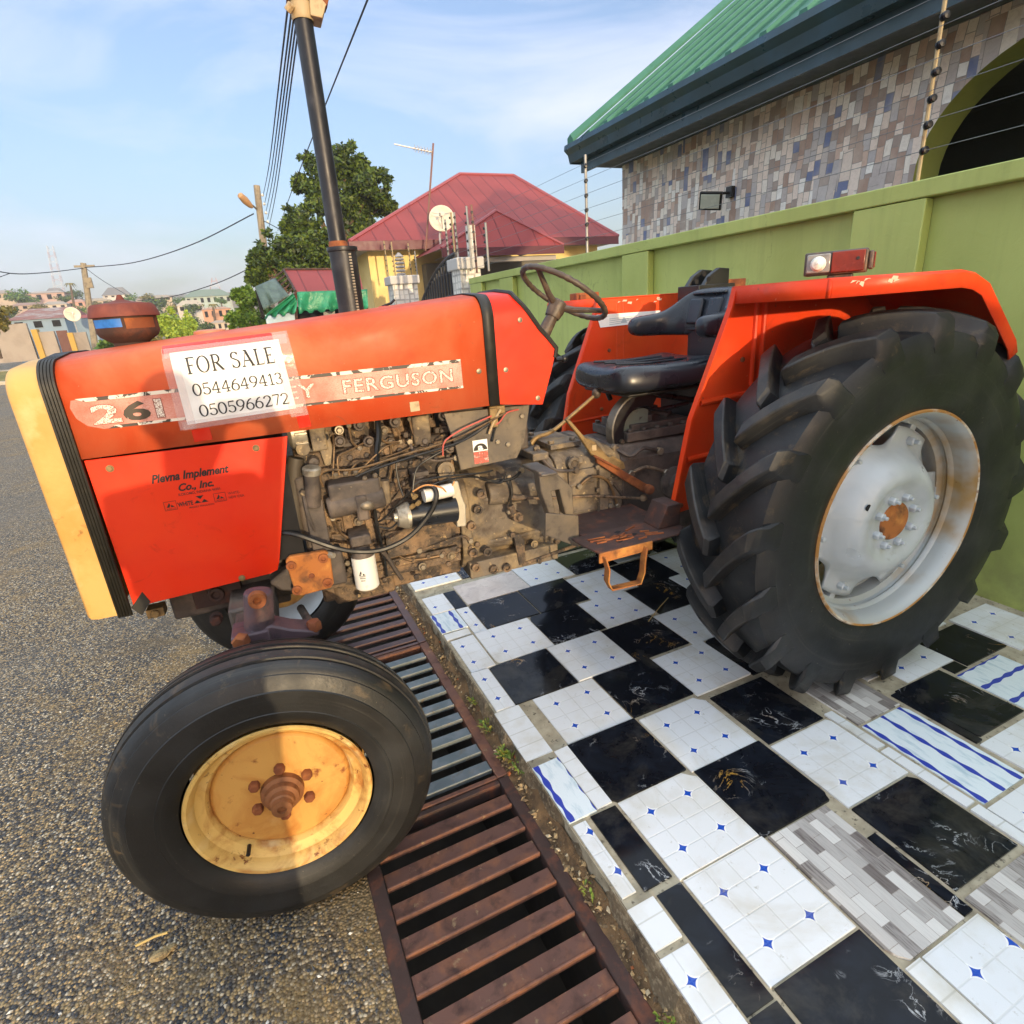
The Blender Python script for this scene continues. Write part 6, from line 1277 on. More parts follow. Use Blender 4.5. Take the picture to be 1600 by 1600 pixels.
# --- steering wheel and column
sc_, sn = Vector((-.845, .0, 1.582)), Vector((.56, .02, .828)).normalized(); sa = sn.cross(Vector((0, 1, 0))).normalized(); sb = sn.cross(sa)
t = MB(); ns, nt = 72, 8; rs = []
for i in range(ns):
    a = 2*math.pi*i/ns; d = sa*math.cos(a)+sb*math.sin(a); rr_ = .0115+.0014*math.sin(a*40)
    rs.append([sc_+d*(.186+rr_*math.cos(2*math.pi*k/nt))+sn*(rr_*math.sin(2*math.pi*k/nt)) for k in range(nt)])
rs.append(rs[0]); t.rings(rs, False, False); sw = obj('steering_wheel', t, M['wheelgrip'], tr, smooth=60)
hub = sc_-sn*.055
for a in (R(20), R(140), R(260)):
    d = sa*math.cos(a)+sb*math.sin(a); b = MB(); b.tube([hub+d*.02, hub+d*.07+sn*.012, sc_+d*.178], [.014, .012, .010], 10); obj('spoke', b, M['wheelgrip'], sw)
t = MB(); t.lathe([(.03, -.05), (.036, -.02), (.036, .012), (.03, .02), (.001, .022)], hub, sn, 24, 0); obj('hub', t, M['wheelgrip'], sw)
t = MB(); t.tube([hub-sn*.045, hub-sn*.16], [.024, .03], 16); t.tube([hub-sn*.15, hub-sn*.5], .02, 12); obj('steering_column', t, M['wheelgrip'], tr)

# --- seat
def loft(secs, name, mt, parent, sub=2, cap=True):
    t = MB(); t.rings(secs, cap, cap); return obj(name, t, mt, parent, smooth=80, sub=sub)
seat = empty('seat', (0, 0, 0), 0, tr)
secs = []
for x, hw, z0, z1 in ((-.715, .16, 1.205, 1.262), (-.70, .20, 1.175, 1.285), (-.66, .225, 1.168, 1.298), (-.52, .232, 1.166, 1.290), (-.36, .23, 1.168, 1.285), (-.24, .22, 1.17, 1.30), (-.20, .2, 1.18, 1.30)):
    secs.append([(x, -hw, z0+.015), (x, -hw*.6, z0), (x, hw*.6, z0), (x, hw, z0+.015), (x, hw*1.02, (z0+z1)/2), (x, hw*.92, z1), (x, hw*.55, z1-.012), (x, 0, z1-.016), (x, -hw*.55, z1-.012), (x, -hw*.92, z1), (x, -hw*1.02, (z0+z1)/2)])
loft(secs, 'cushion', M['vinyl'], seat)
t = MB()
for y in (-.09, 0, .09): t.tube([(-.66, y, 1.291), (-.5, y, 1.282), (-.3, y, 1.282)], .006, 6)
obj_each('cushion_pleat', t, M['vinyl'], seat)
t = MB(); t.rings([[(x, y, z) for y, z in ((-.19, 1.172), (.19, 1.172), (.18, 1.160), (-.18, 1.160))] for x in (-.66, -.22)]); obj('seat_pan', t, M['rub'], seat, bevel=.01)
# wrap-round backrest: plan path from the near arm tip round to the far arm tip
half = [(-.10, 0, 1.362, 1.568, .036), (-.108, .09, 1.362, 1.568, .036), (-.125, .145, 1.362, 1.562, .038), (-.155, .19, 1.364, 1.525, .04), (-.19, .222, 1.366, 1.482, .042), (-.25, .240, 1.368, 1.468, .042), (-.33, .246, 1.37, 1.466, .042), (-.372, .244, 1.385, 1.455, .036)]
path = [(x, -y, a, b, c) for x, y, a, b, c in reversed(half[1:])] + half
secs = []
for i, (x, y, z0, z1, th) in enumerate(path):
    a = path[max(i-1, 0)]; b = path[min(i+1, len(path)-1)]; d = Vector((b[0]-a[0], b[1]-a[1], 0)).normalized(); nrm = Vector((-d.y, d.x, 0)); c = Vector((x, y, 0))
    secs.append([c+nrm*(th*k)+Vector((max(0, (z-1.44))*.35, 0, z)) for k, z in ((-.7, z0), (-1, z0+.02), (-1, (z0+z1)/2), (-1, z1-.02), (-.6, z1), (.6, z1), (1, z1-.02), (1, (z0+z1)/2), (1, z0+.02), (.7, z0))])
loft(secs, 'backrest', M['vinyl'], seat)
t = MB()
for y in (-.075, .075): t.box((-.136, y*.85, 1.470), (.02, .085, .115), 0, Matrix.Rotation(R(14), 3, 'Y'))
t.box((-.112, 0, 1.548), (.02, .22, .014)); t.box((-.138, 0, 1.392), (.02, .26, .016)); obj_each('back_pad', t, M['vinyl'], seat, bevel=.012, seg=3)
t = MB(); t.rings([[(x, y, z) for x, y in ((-.14, -.11), (-.08, -.12), (-.06, -.08), (-.06, .08), (-.08, .12), (-.14, .11))] for z in (1.17, 1.40)]); t.bb(-.15, -.05, -.06, .06, 1.0, 1.2); obj('back_support', t, M['vinyl'], seat, bevel=.01)
t = MB(); t.tube([(-.62, .05, 1.165), (-.60, .05, 1.12)], .012, 8); t.tube([(-.48, .12, 1.15), (-.2, .12, 1.08)], .018, 8); t.tube([(-.48, -.1, 1.15), (-.2, -.1, 1.08)], .014, 8); t.bb(-.27, -.08, -.13, .13, .98, 1.16); obj('suspension_frame', t, M['black'], seat, bevel=.004)
# linkage bracket and lamp bracket behind the seat
t = MB(); P_ = [L(1072, 452, .3), L(1084, 432, .3), L(1098, 421, .3), L(1113, 422, .3), L(1112, 446, .3)]; t.prism(P_, (0, .03, 0)); t.prism([p+Vector((.02, -.1, 0)) for p in P_], (0, .03, 0)); t.bb(P_[0].x-.02, P_[0].x+.2, .18, .34, 1.50, 1.585); lb = obj('linkage_bracket', t, M['black'], tr, bevel=.003)
t = MB()
for px, py in ((1100, 428), (1107, 436), (1088, 440)): t.lathe([(.012, 0), (.012, .003)], L(px, py, .197), (0, -1, 0), 12, 0, True)
obj_each('bracket_hole', t, M['void'], lb)
t = MB(); a = L(1120, 444, .3); b = L(1166, 436, .3); t.bb(a.x, b.x, .3, .4, 1.50, b.z+.005); t.bb(a.x-.05, a.x+.02, .28, .42, 1.50, 1.56); obj('rusty_bracket', t, M['rust'], tr, bevel=.004)

# --- mudguards
def mudguard(s):
    o = empty('mudguard', (0, 0, 0), 0, tr); yi, yo = s*.47, s*.93
    t = MB(); poly = [(-.66, .737), (-.585, 1.105), (-.425, 1.49), (-.41, 1.552), (.10, 1.552), (.24, 1.515), (.45, 1.32), (.62, 1.02), (.66, .74), (.40, .80), (.1, .9), (-.15, .9), (-.40, .80), (-.52, .75)]
    t.prism([(x, yi, z) for x, z in poly], (0, s*.006, 0)); obj('inner_panel', t, M['fender'], o, smooth=0)
    t = MB(); lip = poly[:4]; t.rings([[(x, yi-s*.004, z), (x-.006, yi+s*.002, z), (x-.006, yi+s*.026, z), (x+.004, yi+s*.026, z)] for x, z in lip]); obj('front_flange', t, M['fender'], o, smooth=0)
    t = MB()
    for z in (1.16, .95): t.tube([(-.54+(.0 if z > 1 else -.05), yi+s*.008, z), (-.20, yi+s*.008, z+.015)], .012, 8)
    for x in (-.30, -.26): t.tube([(x, yi+s*.008, 1.2), (x, yi+s*.008, 1.53)], .010, 8)
    obj_each('pressed_rib', t, M['fender'], o)
    t = MB()
    for x, z in ((-.585, .86), (-.35, 1.30), (-.61, .77), (-.40, 1.0)): t.hexn((x, yi+s*.006, z), (0, s, 0), .010, .006); t.hexn((x, yi-s*.0, z), (0, -s, 0), .010, .006)
    obj_each('panel_bolt', t, M['rust'], o)
    # top sheet with turned-down outer and front edges
    t = MB(); top = [(-.41, 1.556), (.10, 1.556), (.17, 1.545), (.24, 1.515), (.45, 1.32), (.475, 1.275)]
    def drop(i): return .05
    rs = []
    for i, (x, z) in enumerate(top):
        x2 = x-.062 if i == 0 else x; a = top[max(i-1, 0)]; b = top[min(i+1, len(top)-1)]; d = Vector((b[0]-a[0], 0, b[1]-a[1])).normalized(); nr = Vector((-d.z, 0, d.x))*-1; nr = Vector((d.z, 0, -d.x))
        k = .052
        rs.append([(x, yi, z), (x2, yo-s*.012, z), (x2+nr.x*.008, yo, z+nr.z*.008), (x2+nr.x*k, yo, z+nr.z*k)])
    t.rings(rs, False, False, False); f0 = rs[0]
    t.add([f0[0], f0[1], (f0[1][0]-.004, f0[1][1], f0[1][2]-.052), (f0[0][0]-.004, f0[0][1], f0[0][2]-.056)], [(0, 1, 2, 3)]); t.add([f0[1], f0[2], f0[3], (f0[1][0]-.004, f0[1][1], f0[1][2]-.052)], [(0, 1, 2, 3)])
    obj('top_sheet', t, M['fender'], o, smooth=30, solid=.006)
    t = MB(); r = random.Random(5+s)
    for k in range(7): x = r.uniform(-.3, .0) if s > 0 else r.uniform(-.42, -.2); y = yi-s*.0042 if s > 0 else yo+s*.0040; z = r.uniform(1.50, 1.545) if s > 0 else r.uniform(1.535, 1.548); l = r.uniform(.008, .03); t.quad((x, y, z), (x+l, y, z+r.uniform(-.012, .012)), (x+l*1.2, y, z+.006), (x+l*.3, y, z+.008))
    obj('paint_scratches', t, wm('bare_scratch', srgb('#e0b8a0'), .5), o, smooth=0)
    return o
mg_n = mudguard(-1); mg_f = mudguard(1)
t = MB(); P_ = [L(932, 492, .4645), L(1032, 485, .4645), L(1032, 494, .4645), L(1000, 505, .4645), L(938, 512, .4645)]; t.add(P_, [tuple(range(5))]); ws = obj('worn_warning_label', t, M['paper'], mg_f, smooth=0)
t = MB()
for k in range(4): p = L(952, 499+k*3, .4638); t.quad(p, p+Vector((.16-.02*k, 0, .006)), p+Vector((.16-.02*k, 0, .009)), p+Vector((0, 0, .003)))
c = L(975, 500, .4636); t.add([c+Vector((-.02, 0, -.014)), c+Vector((.02, 0, -.014)), c+Vector((0, 0, .018))], [(0, 1, 2)]); obj('faint_print', t, wm('faint_grey_print', srgb('#a8b4bc'), .6), mg_f, smooth=0)
# mudguard lamps
def lamp(s):
    o = empty('mudguard_lamp', (-.31, s*.80, 1.565), R(-54), tr)
    t = MB(); t.bb(-.085, .085, -.035, .05, .005, .072); t.bb(.086, .100, -.03, .045, .012, .064); t.bb(-.02, .05, -.02, .03, -.012, .005); obj('housing', t, wm('dirty_lamp_box', srgb('#4a423c'), .5, [(srgb('#7a5c48'), 20, .5, .7)]), o, bevel=.005)
    t = MB(); t.bb(-.078, -.012, -.045, -.036, .012, .066); obj('clear_lens', t, M['lens'], o, bevel=.004)
    t = MB(); t.lathe([(.022, 0), (.016, .012), (.001, .018)], (-.045, -.0455, .038), (0, -1, 0), 18); obj('bulb', t, M['white'], o)
    t = MB(); t.bb(-.009, .078, -.046, -.036, .010, .068); t.bb(.0995, .104, -.025, .04, .016, .06); obj('amber_lens', t, M['amber'], o, bevel=.004)
    t = MB(); t.hexn((.06, -.046, .045), (0, -1, 0), .005, .004); obj('lens_screw', t, M['rub'], o)
lamp(-1)
t = MB(); a, b = L(897, 480, .75), L(932, 456, .75); t.bb(a.x, b.x, .72, .80, a.z, b.z); t.bb(a.x+.015, a.x+.05, .70, .72, a.z+.01, b.z-.01); obj('far_lamp_box', t, M['rust'], tr, bevel=.005)

# --- step plate and hoop
t = MB(); A_, B_, C_, D_ = L(905, 852, -.46), L(922, 866, -.60), L(1042, 842, -.60), L(1060, 832, -.60)
zs_ = .712; t.prism([(-1.075, -.44, zs_), (-1.075, -.50, zs_), (-1.055, -.61, zs_), (-.72, -.61, zs_), (-.66, -.56, zs_), (-.66, -.44, zs_)], (0, 0, .008)); t.prism([(-.76, -.44, zs_+.009), (-.66, -.44, zs_+.009), (-.66, -.44, zs_+.095), (-.72, -.44, zs_+.095)], (0, -.10, 0)); t.bb(-1.02, -.66, -.44, -.2, zs_-.02, zs_-.003)
stp = obj('step_plate', t, M['rustdark'], tr, bevel=.003)
t = MB()
for k in range(16):
    r = random.Random(60+k); x = r.uniform(-1.02, -.78); y = r.uniform(-.59, -.47); t.box((x, y, zs_+.010), (r.uniform(.03, .07), .006, .006), 0, Matrix.Rotation(r.uniform(-.5, .5), 3, 'Z'))
obj_each('tread_weld', t, M['rust'], stp)
t = MB()
for x, y in ((-1.0, -.50), (-.90, -.48), (-.94, -.56), (-.86, -.53)): t.box((x, y, zs_+.0086), (.022, .016, .001), 0, Matrix.Rotation(.5, 3, 'Z'))
obj_each('drain_slot', t, M['void'], stp)
t = MB(); t.prism([(-1.06, -.612, zs_+.008), (-.84, -.612, zs_+.008), (-.84, -.612, zs_-.025), (-1.06, -.612, zs_-.03)], (0, -.006, 0)); hp_ = [(-1.045, -.622, zs_-.004), (-1.035, -.63, zs_-.05), (-1.035, -.622, zs_-.10), (-1.02, -.622, zs_-.135), (-.90, -.622, zs_-.14), (-.885, -.622, zs_-.10), (-.89, -.632, zs_-.05), (-.875, -.622, zs_-.004)]
rs = []
for i, p in enumerate(hp_):
    a = Vector(hp_[max(i-1, 0)]); b = Vector(hp_[min(i+1, len(hp_)-1)]); d = (b-a).normalized(); nr = Vector((-d.z, 0, d.x)); P = Vector(p); rs.append([P+nr*.003+Vector((0, .016, 0)), P+nr*.003-Vector((0, .016, 0)), P-nr*.003-Vector((0, .016, 0)), P-nr*.003+Vector((0, .016, 0))])
t.rings(rs); obj('step_hoop', t, M['rustbright'], stp, bevel=.0015)

# --- wires, pipes and hoses on the engine
def pipe(pts, r, nm, mt, par=None, n_=7): t = MB(); t.tube([L(*p) for p in pts], r, n_, 0, True, 6); return obj(nm, t, mt, par or tr)
hv = pipe([(436, 832, -.26), (465, 836, -.30), (520, 855, -.32), (560, 862, -.335), (600, 858, -.335), (640, 838, -.335), (670, 805, -.34), (682, 778, -.345), (678, 762, -.33), (664, 760, -.32)], .0085, 'battery_cable', M['cable'])
pipe([(590, 655, -.23), (592, 680, -.245), (589, 705, -.25), (588, 740, -.25), (584, 760, -.24)], .0105, 'black_fuel_hose', M['black'])
pipe([(583, 770, -.24), (586, 800, -.25), (592, 835, -.25), (600, 870, -.24), (604, 900, -.22)], .006, 'drain_hose', M['cable'])
pipe([(590, 855, -.25), (605, 870, -.24), (618, 890, -.23), (628, 905, -.22)], .008, 'breather_pipe', M['dark'])
pipe([(505, 760, -.26), (500, 745, -.27), (512, 735, -.275), (560, 732, -.28), (640, 708, -.285), (700, 690, -.28), (740, 672, -.285), (790, 645, -.27)], .004, 'fuel_line', M['pipe'])
pipe([(556, 745, -.28), (580, 735, -.285), (640, 715, -.29), (720, 690, -.285), (765, 662, -.285)], .0045, 'return_line', M['cable'])
pipe([(570, 738, -.28), (620, 715, -.28), (690, 705, -.28), (760, 665, -.285)], .0035, 'control_cable', M['cable'])
for a_, nm in (([(530, 742, -.27), (528, 715, -.26), (545, 705, -.24), (572, 690, -.21)], 0), ([(545, 740, -.27), (560, 722, -.27), (590, 718, -.25), (640, 700, -.22), (645, 680, -.2), (670, 678, -.2)], 1), ([(520, 745, -.27), (522, 700, -.24), (520, 680, -.21)], 2), ([(560, 738, -.27), (600, 700, -.25), (625, 690, -.22), (618, 668, -.2)], 3)):
    pipe(a_, .0035, 'injector_pipe', M['pipe'])
pipe([(692, 712, -.29), (695, 690, -.295), (720, 672, -.29), (750, 658, -.29), (768, 650, -.28)], .003, 'red_wire', M['wire_red'])
pipe([(765, 668, -.262), (780, 660, -.27), (792, 645, -.27), (810, 640, -.26)], .003, 'red_wire', M['wire_red'])
pipe([(645, 768, -.31), (665, 758, -.33), (690, 762, -.33), (700, 770, -.32), (710, 752, -.31)], .003, 'orange_wire', M['wire_ora'])
for k, a_ in enumerate(([(640, 770, -.31), (625, 785, -.29), (600, 810, -.26), (585, 818, -.24)], [(645, 765, -.31), (650, 735, -.3), (665, 720, -.29), (700, 700, -.29)], [(640, 772, -.3), (652, 755, -.31), (690, 745, -.3), (745, 740, -.28), (770, 735, -.26)], [(655, 768, -.31), (690, 752, -.31), (740, 745, -.27), (780, 755, -.25), (790, 740, -.25)], [(630, 775, -.29), (622, 750, -.27), (620, 720, -.26), (640, 712, -.27)], [(585, 820, -.24), (610, 825, -.26), (630, 805, -.28)])):
    pipe(a_, .0035, 'wiring', M['cable'])
pipe([(786, 645, -.255), (775, 665, -.256), (768, 690, -.256)], .005, 'dipstick', M['black'])
pipe([(782, 640, -.27), (770, 662, -.272), (764, 678, -.27)], .0045, 'pale_rod', M['offwhite'])
t = MB(); a = L(770, 652, -.255); t.box(a, (.03, .03, .07)); t.box(L(775, 640, -.25), (.06, .03, .03)); obj('relay_clip', t, M['brownlever'], tr, bevel=.003)
t = MB(); t.tube([L(778, 655, -.2), L(815, 650, -.2)], .025, 12); obj('heater_hose', t, M['black'], tr)
t = MB(); t.bb(-1.42, -1.12, -.2, .2, 1.02, 1.21); obj('bulkhead', t, M['dark'], tr, bevel=.01)

# more pipes, clamps and fittings crowding the engine and gearbox sides
for k, (pts_, r_, m_) in enumerate([
    ([(474, 770, -.25), (480, 800, -.27), (492, 830, -.26), (505, 850, -.24)], .006, 'dark'), ([(520, 810, -.25), (535, 835, -.25), (560, 845, -.26)], .005, 'pipe'), ([(610, 690, -.22), (612, 730, -.23), (606, 760, -.24)], .004, 'pipe'),
    ([(640, 690, -.21), (650, 710, -.23), (680, 720, -.23), (712, 715, -.22)], .006, 'dark'), ([(545, 665, -.215), (550, 690, -.225), (562, 700, -.225)], .0045, 'pipe'), ([(590, 668, -.215), (600, 690, -.225), (625, 690, -.22)], .0045, 'pipe'), ([(640, 655, -.215), (648, 680, -.225), (668, 683, -.22)], .0045, 'pipe'),
    ([(655, 860, -.21), (680, 852, -.22), (720, 838, -.22), (735, 845, -.21)], .006, 'grime'), ([(498, 860, -.21), (500, 890, -.215), (530, 905, -.21), (548, 890, -.22)], .007, 'dark'), ([(612, 860, -.205), (640, 875, -.21), (690, 868, -.21)], .005, 'pipe'),
    ([(745, 745, -.22), (770, 752, -.225), (800, 748, -.22), (815, 735, -.2)], .006, 'cable'), ([(795, 745, -.21), (800, 770, -.225), (795, 800, -.22)], .005, 'cable'), ([(838, 700, -.1), (850, 720, -.16), (870, 735, -.2), (900, 735, -.215)], .007, 'dark'),
    ([(905, 760, -.215), (925, 745, -.225), (950, 752, -.22), (965, 790, -.215)], .006, 'pipe'), ([(960, 700, -.15), (985, 712, -.2), (1005, 700, -.2), (1030, 705, -.18)], .009, 'dark'), ([(985, 740, -.2), (1010, 730, -.21), (1040, 738, -.2)], .008, 'grime')]):
    pp = pipe(pts_, r_, 'engine_pipe', M[m_])
    for q_ in (pts_[0], pts_[-1]):
        t = MB(); c = L(*q_); t.hexn(c+Vector((0, .006, 0)), (0, -1, 0), r_*2.1, r_*2.4); obj('pipe_union', t, M['steel'] if k % 2 else M['grime2'], pp)
for k, (px, py, w_) in enumerate([(530, 672, -.2), (600, 672, -.2), (655, 668, -.2), (700, 690, -.2), (560, 815, -.2), (612, 842, -.2), (660, 885, -.21), (705, 868, -.21), (716, 700, -.2), (860, 780, -.19), (835, 850, -.2), (905, 720, -.2), (945, 810, -.2), (975, 800, -.2)]):
    t = MB(); c = L(px, py, w_); t.hexn(c, (0, -1, 0), .011, .014); t.lathe([(.016, 0), (.016, .003)], c, (0, -1, 0), 14, 0, True); obj('machine_bolt', t, M['steel'] if k % 3 == 0 else M['grime2'], tr, bevel=.001)
t = MB(); c = L(655, 742, -.235); t.lathe([(.028, -.05), (.030, -.045), (.030, .0), (.022, .008), (.012, .02)], c, (0, 0, 1), 18, 0, True); t.bb(c.x-.03, c.x+.03, c.y-.03, c.y+.05, c.z+.0, c.z+.018); obj('fuel_filter', t, M['dark'], tr, bevel=.003)
t = MB(); c = L(478, 672, -.17); t.lathe([(.055, 0), (.058, .01), (.058, .05), (.045, .06)], c+Vector((0, .0, .0)), (-1, 0, 0), 22, 0, True)
for k in range(10): a = 2*math.pi*k/10; t.box(c+Vector((-.02, .058*math.cos(a), .058*math.sin(a))), (.04, .01, .01), 0, Matrix.Rotation(a, 3, 'X'))
obj('alternator', t, M['alu'], tr, bevel=.002)
# --- wheels
def rear_wheel(s):
    W0 = s*.725
    wh = empty('rear_wheel', (0, W0, .72), 0, tr)
    # s<0: outside faces -y. profile in (h, r) with h measured towards the outside
    ax = Vector((0, s, 0))
    prof = [(-.20, .405), (-.212, .43), (-.222, .50), (-.222, .58), (-.214, .635), (-.195, .662), (-.12, .674), (0, .678), (.12, .674), (.195, .662), (.214, .635), (.222, .58), (.222, .50), (.212, .43), (.204, .41), (.19, .395)]
    def carc(mb, n_=96): mb.lathe([(r_, h) for h, r_ in prof], (0, 0, 0), ax, n_)
    t = MB(); carc(t); NL = 17
    for side in (-1, 1):
        for k in range(NL):
            th0 = 2*math.pi*(k+(0 if side < 0 else .5))/NL
            rs = []
            for sp, y_, rt, rb, wb, wt in ((0, -.014, .725, .665, .040, .030), (.03, .0, .739, .665, .044, .034), (.25, .05, .740, .666, .044, .034), (.5, .10, .737, .665, .045, .034), (.75, .15, .731, .658, .047, .036), (.97, .198, .720, .655, .049, .036), (1.03, .214, .700, .63, .052, .036), (1.10, .2235, .655, .605, .050, .030), (1.15, .2225, .612, .585, .04, .018)):
                th = th0+.31*min(sp, 1.05)**.88; y = side*y_*s
                if sp > 1: base_y = side*s*(.2195 if rb < .62 else .205)
                else: base_y = y
                def P(rr, dth, yy): a = th+dth; return (-rr*math.cos(a), yy, rr*math.sin(a))
                rs.append([P(rb, -wb/rb, base_y), P(rt, -wt/rt, y), P(rt, wt/rt, y), P(rb, wb/rb, base_y)])
            t.rings(rs)
    t.v = [(x, s*(.222-(.222-y*s)*.83), z) for x, y, z in t.v]
    ty = obj('tyre', t, M['tyre'], wh, smooth=38)
    md = ty.modifiers.new('bevel', 'BEVEL'); md.width = .006; md.segments = 2; md.limit_method = 'ANGLE'; md.angle_limit = R(50)
    rim = MB(); rim.lathe([(.405, .200), (.409, .208), (.405, .214), (.396, .210), (.384, .188), (.379, .165), (.376, .142), (.369, .136), (.366, .126), (.374, .116), (.370, .106), (.350, .096), (.346, .075), (.350, .045), (.338, .04), (.330, .0), (.335, -.06), (.36, -.12), (.38, -.17), (.404, -.205)], (0, 0, 0), ax, 96); rm = obj('rim', rim, M['silverrust'], wh, smooth=40)
    t = MB(); t.lathe([(.400, .2125), (.4062, .2152), (.4105, .208), (.4062, .199), (.4052, .199)], (0, 0, 0), ax, 96); obj('rim_lip', t, wm('rust_edged_lip', srgb('#a9793c'), .6, [(srgb('#c9c4b4'), 7, .5, .62), (srgb('#6e3c1c'), 26, .62, .72)]), wh, smooth=50)
    # dished centre with six scalloped lobes
    t = MB(); na, nr = 144, 12; rows = []
    def dh(r_): 
        pts = [(0, .176), (.115, .176), (.135, .186), (.165, .200), (.195, .188), (.23, .150), (.258, .110), (.28, .097), (.345, .097)]
        for (a, b), (c, d) in zip(pts, pts[1:]):
            if r_ <= c: f = (r_-a)/(c-a); f = f*f*(3-2*f) if False else f; return b+(d-b)*f
        return pts[-1][1]
    ph = R(5) if s < 0 else R(20)
    for i in range(nr+1):
        row = []
        for j in range(na):
            a = 2*math.pi*j/na; k = (a-ph-R(30)) % R(60)-R(0); k = min(k, R(60)-k)     # 0 at scallop centre
            dx = .37*math.sin(k); lim = .334
            if abs(dx) < .098: lim = min(lim, .37*math.cos(k)-math.sqrt(max(.098**2-dx*dx, 0)))
            r_ = .05+(lim-.05)*i/nr
            row.append(Vector((r_*math.cos(a), s*dh(r_), r_*math.sin(a))))
        rows.append(row)
    t.rings(rows, False, False); obj('wheel_disc', t, M['silver'], wh, smooth=50, solid=.010)
    t = MB()
    for k in range(6):
        a = ph+R(60)*k; c = Vector((.293*math.cos(a), s*.102, .293*math.sin(a))); t.hexn(c, (0, s, 0), .017, .024); t.tube([c+Vector((0, s*.02, 0)), c+Vector((0, s*.042, 0))], .009, 8); d = Vector((math.cos(a), 0, math.sin(a))); t.box(c+d*.052-Vector((0, s*.03, 0)), (.05, .05, .03), 0, Matrix.Rotation(-a, 3, 'Y'))
    obj_each('rim_bolt', t, M['silver'], wh, bevel=.002)
    t = MB()
    for k in range(8): a = R(22+45*k); c = Vector((.093*math.cos(a), s*.180, .093*math.sin(a))); t.hexn(c, (0, s, 0), .016, .022); t.tube([c+Vector((0, s*.02, 0)), c+Vector((0, s*.036, 0))], .0075, 8)
    obj_each('hub_nut', t, M['silver'], wh, bevel=.002)
    t = MB(); t.lathe([(.072, .14), (.072, .182), (.068, .187), (.02, .189), (.001, .189)], (0, 0, 0), ax, 28); obj('hub_cap', t, M['rustbright'], wh)
    t = MB(); t.lathe([(.012, .0), (.012, .002)], (-.19*math.cos(R(28)), s*.195, .19*math.sin(R(28))), (0, s, 0), 12, 0, True); t.lathe([(.010, .0), (.010, .002)], (-.13*math.cos(R(-62)), s*.172, .19*math.sin(R(-62))), (0, s, 0), 12, 0, True); obj_each('disc_hole', t, M['void'], wh)
    t = MB(); t.tube([(0, s*.1, 0), (0, -s*.24, 0)], .10, 20); obj('axle_hub', t, M['dark'], wh)
    return wh
wn_ = rear_wheel(-1); wn_.rotation_euler = (R(0.9), 0, 0); rear_wheel(1)

def front_wheel(s, yc_, rz):
    wh = empty('front_wheel', (-2.174, yc_, .318), rz, tr); ax = Vector((0, s, 0)); K = 1.045
    prof = [(-.08, .238), (-.098, .27), (-.102, .31), (-.098, .35), (-.088, .378), (-.075, .392), (-.062, .400), (-.056, .402), (-.053, .392), (-.047, .392), (-.044, .405), (-.018, .410), (-.014, .398), (-.006, .398), (-.003, .412), (.003, .412), (.006, .398), (.014, .398), (.018, .410), (.044, .405), (.047, .392), (.053, .392), (.056, .402), (.066, .399), (.078, .388), (.082, .380), (.086, .379), (.093, .365), (.100, .345), (.1035, .343), (.1035, .339), (.102, .31), (.101, .285), (.103, .283), (.102, .278), (.097, .262), (.088, .245), (.08, .236)]
    t = MB(); t.lathe([(r_*K, h) for h, r_ in prof], (0, 0, 0), ax, 120); obj('tyre', t, M['tyref'], wh, smooth=32)
    t = MB(); t.lathe([(.236, .074), (.241, .082), (.238, .088), (.230, .086), (.219, .072), (.216, .055), (.205, .046), (.193, .042), (.186, .030), (.180, .012), (.172, .006)], (0, 0, 0), ax, 96); t.lathe([(.172, .006), (.19, -.03), (.22, -.07), (.238, -.085)], (0, 0, 0), ax, 64); rm = obj('rim', t, M['yellowrim'] if s < 0 else M['silver'], wh, smooth=35)
    t = MB(); t.lathe([(.184, .020), (.1755, .031), (.172, .034), (.12, .037), (.07, .038), (.045, .036), (.045, .0)], (0, 0, 0), ax, 64); obj('wheel_disc', t, wm('ochre_wheel_disc', srgb('#cc9a50'), .55, [(srgb('#b0702e'), 6, .46, .66, 6, .8), (srgb('#dcbc84'), 4, .58, .8), (srgb('#824620'), 16, .60, .70), (srgb('#5e3218'), 40, .68, .73)]), wh, smooth=35, solid=.004)
    t = MB(); t.lathe([(.058, .036), (.056, .055), (.046, .060), (.044, .075), (.034, .080), (.032, .094), (.028, .098), (.026, .112), (.012, .114), (.011, .105), (.001, .105)], (0, 0, 0), ax, 32); obj('hub', t, wm('rusty_brown_hub', srgb('#8a5a38'), .6, [(srgb('#6b4228'), 20, .5, .7)], (60, .3, .003), .3), wh, smooth=30)
    t = MB()
    for k in range(6): a = R(25+60*k); t.hexn(Vector((.078*math.cos(a), s*.038, .078*math.sin(a))), (0, s, 0), .0155, .020)
    obj_each('wheel_nut', t, M['rust'], wh, bevel=.002)
    t = MB(); c = Vector((.19*math.cos(R(232)), s*.044, .19*math.sin(R(232)))); t.tube([c, c+Vector((0, s*.035, .004))], .006, 8); obj('valve', t, M['black'], wh)
    t = MB(); t.tube([(0, s*.02, 0), (0, -s*.12, 0)], [.06, .05], 20); obj('stub_hub', t, M['dark'], wh)
    return wh
front_wheel(-1, -.735, R(-2.4)); front_wheel(1, .735, R(-2.4))
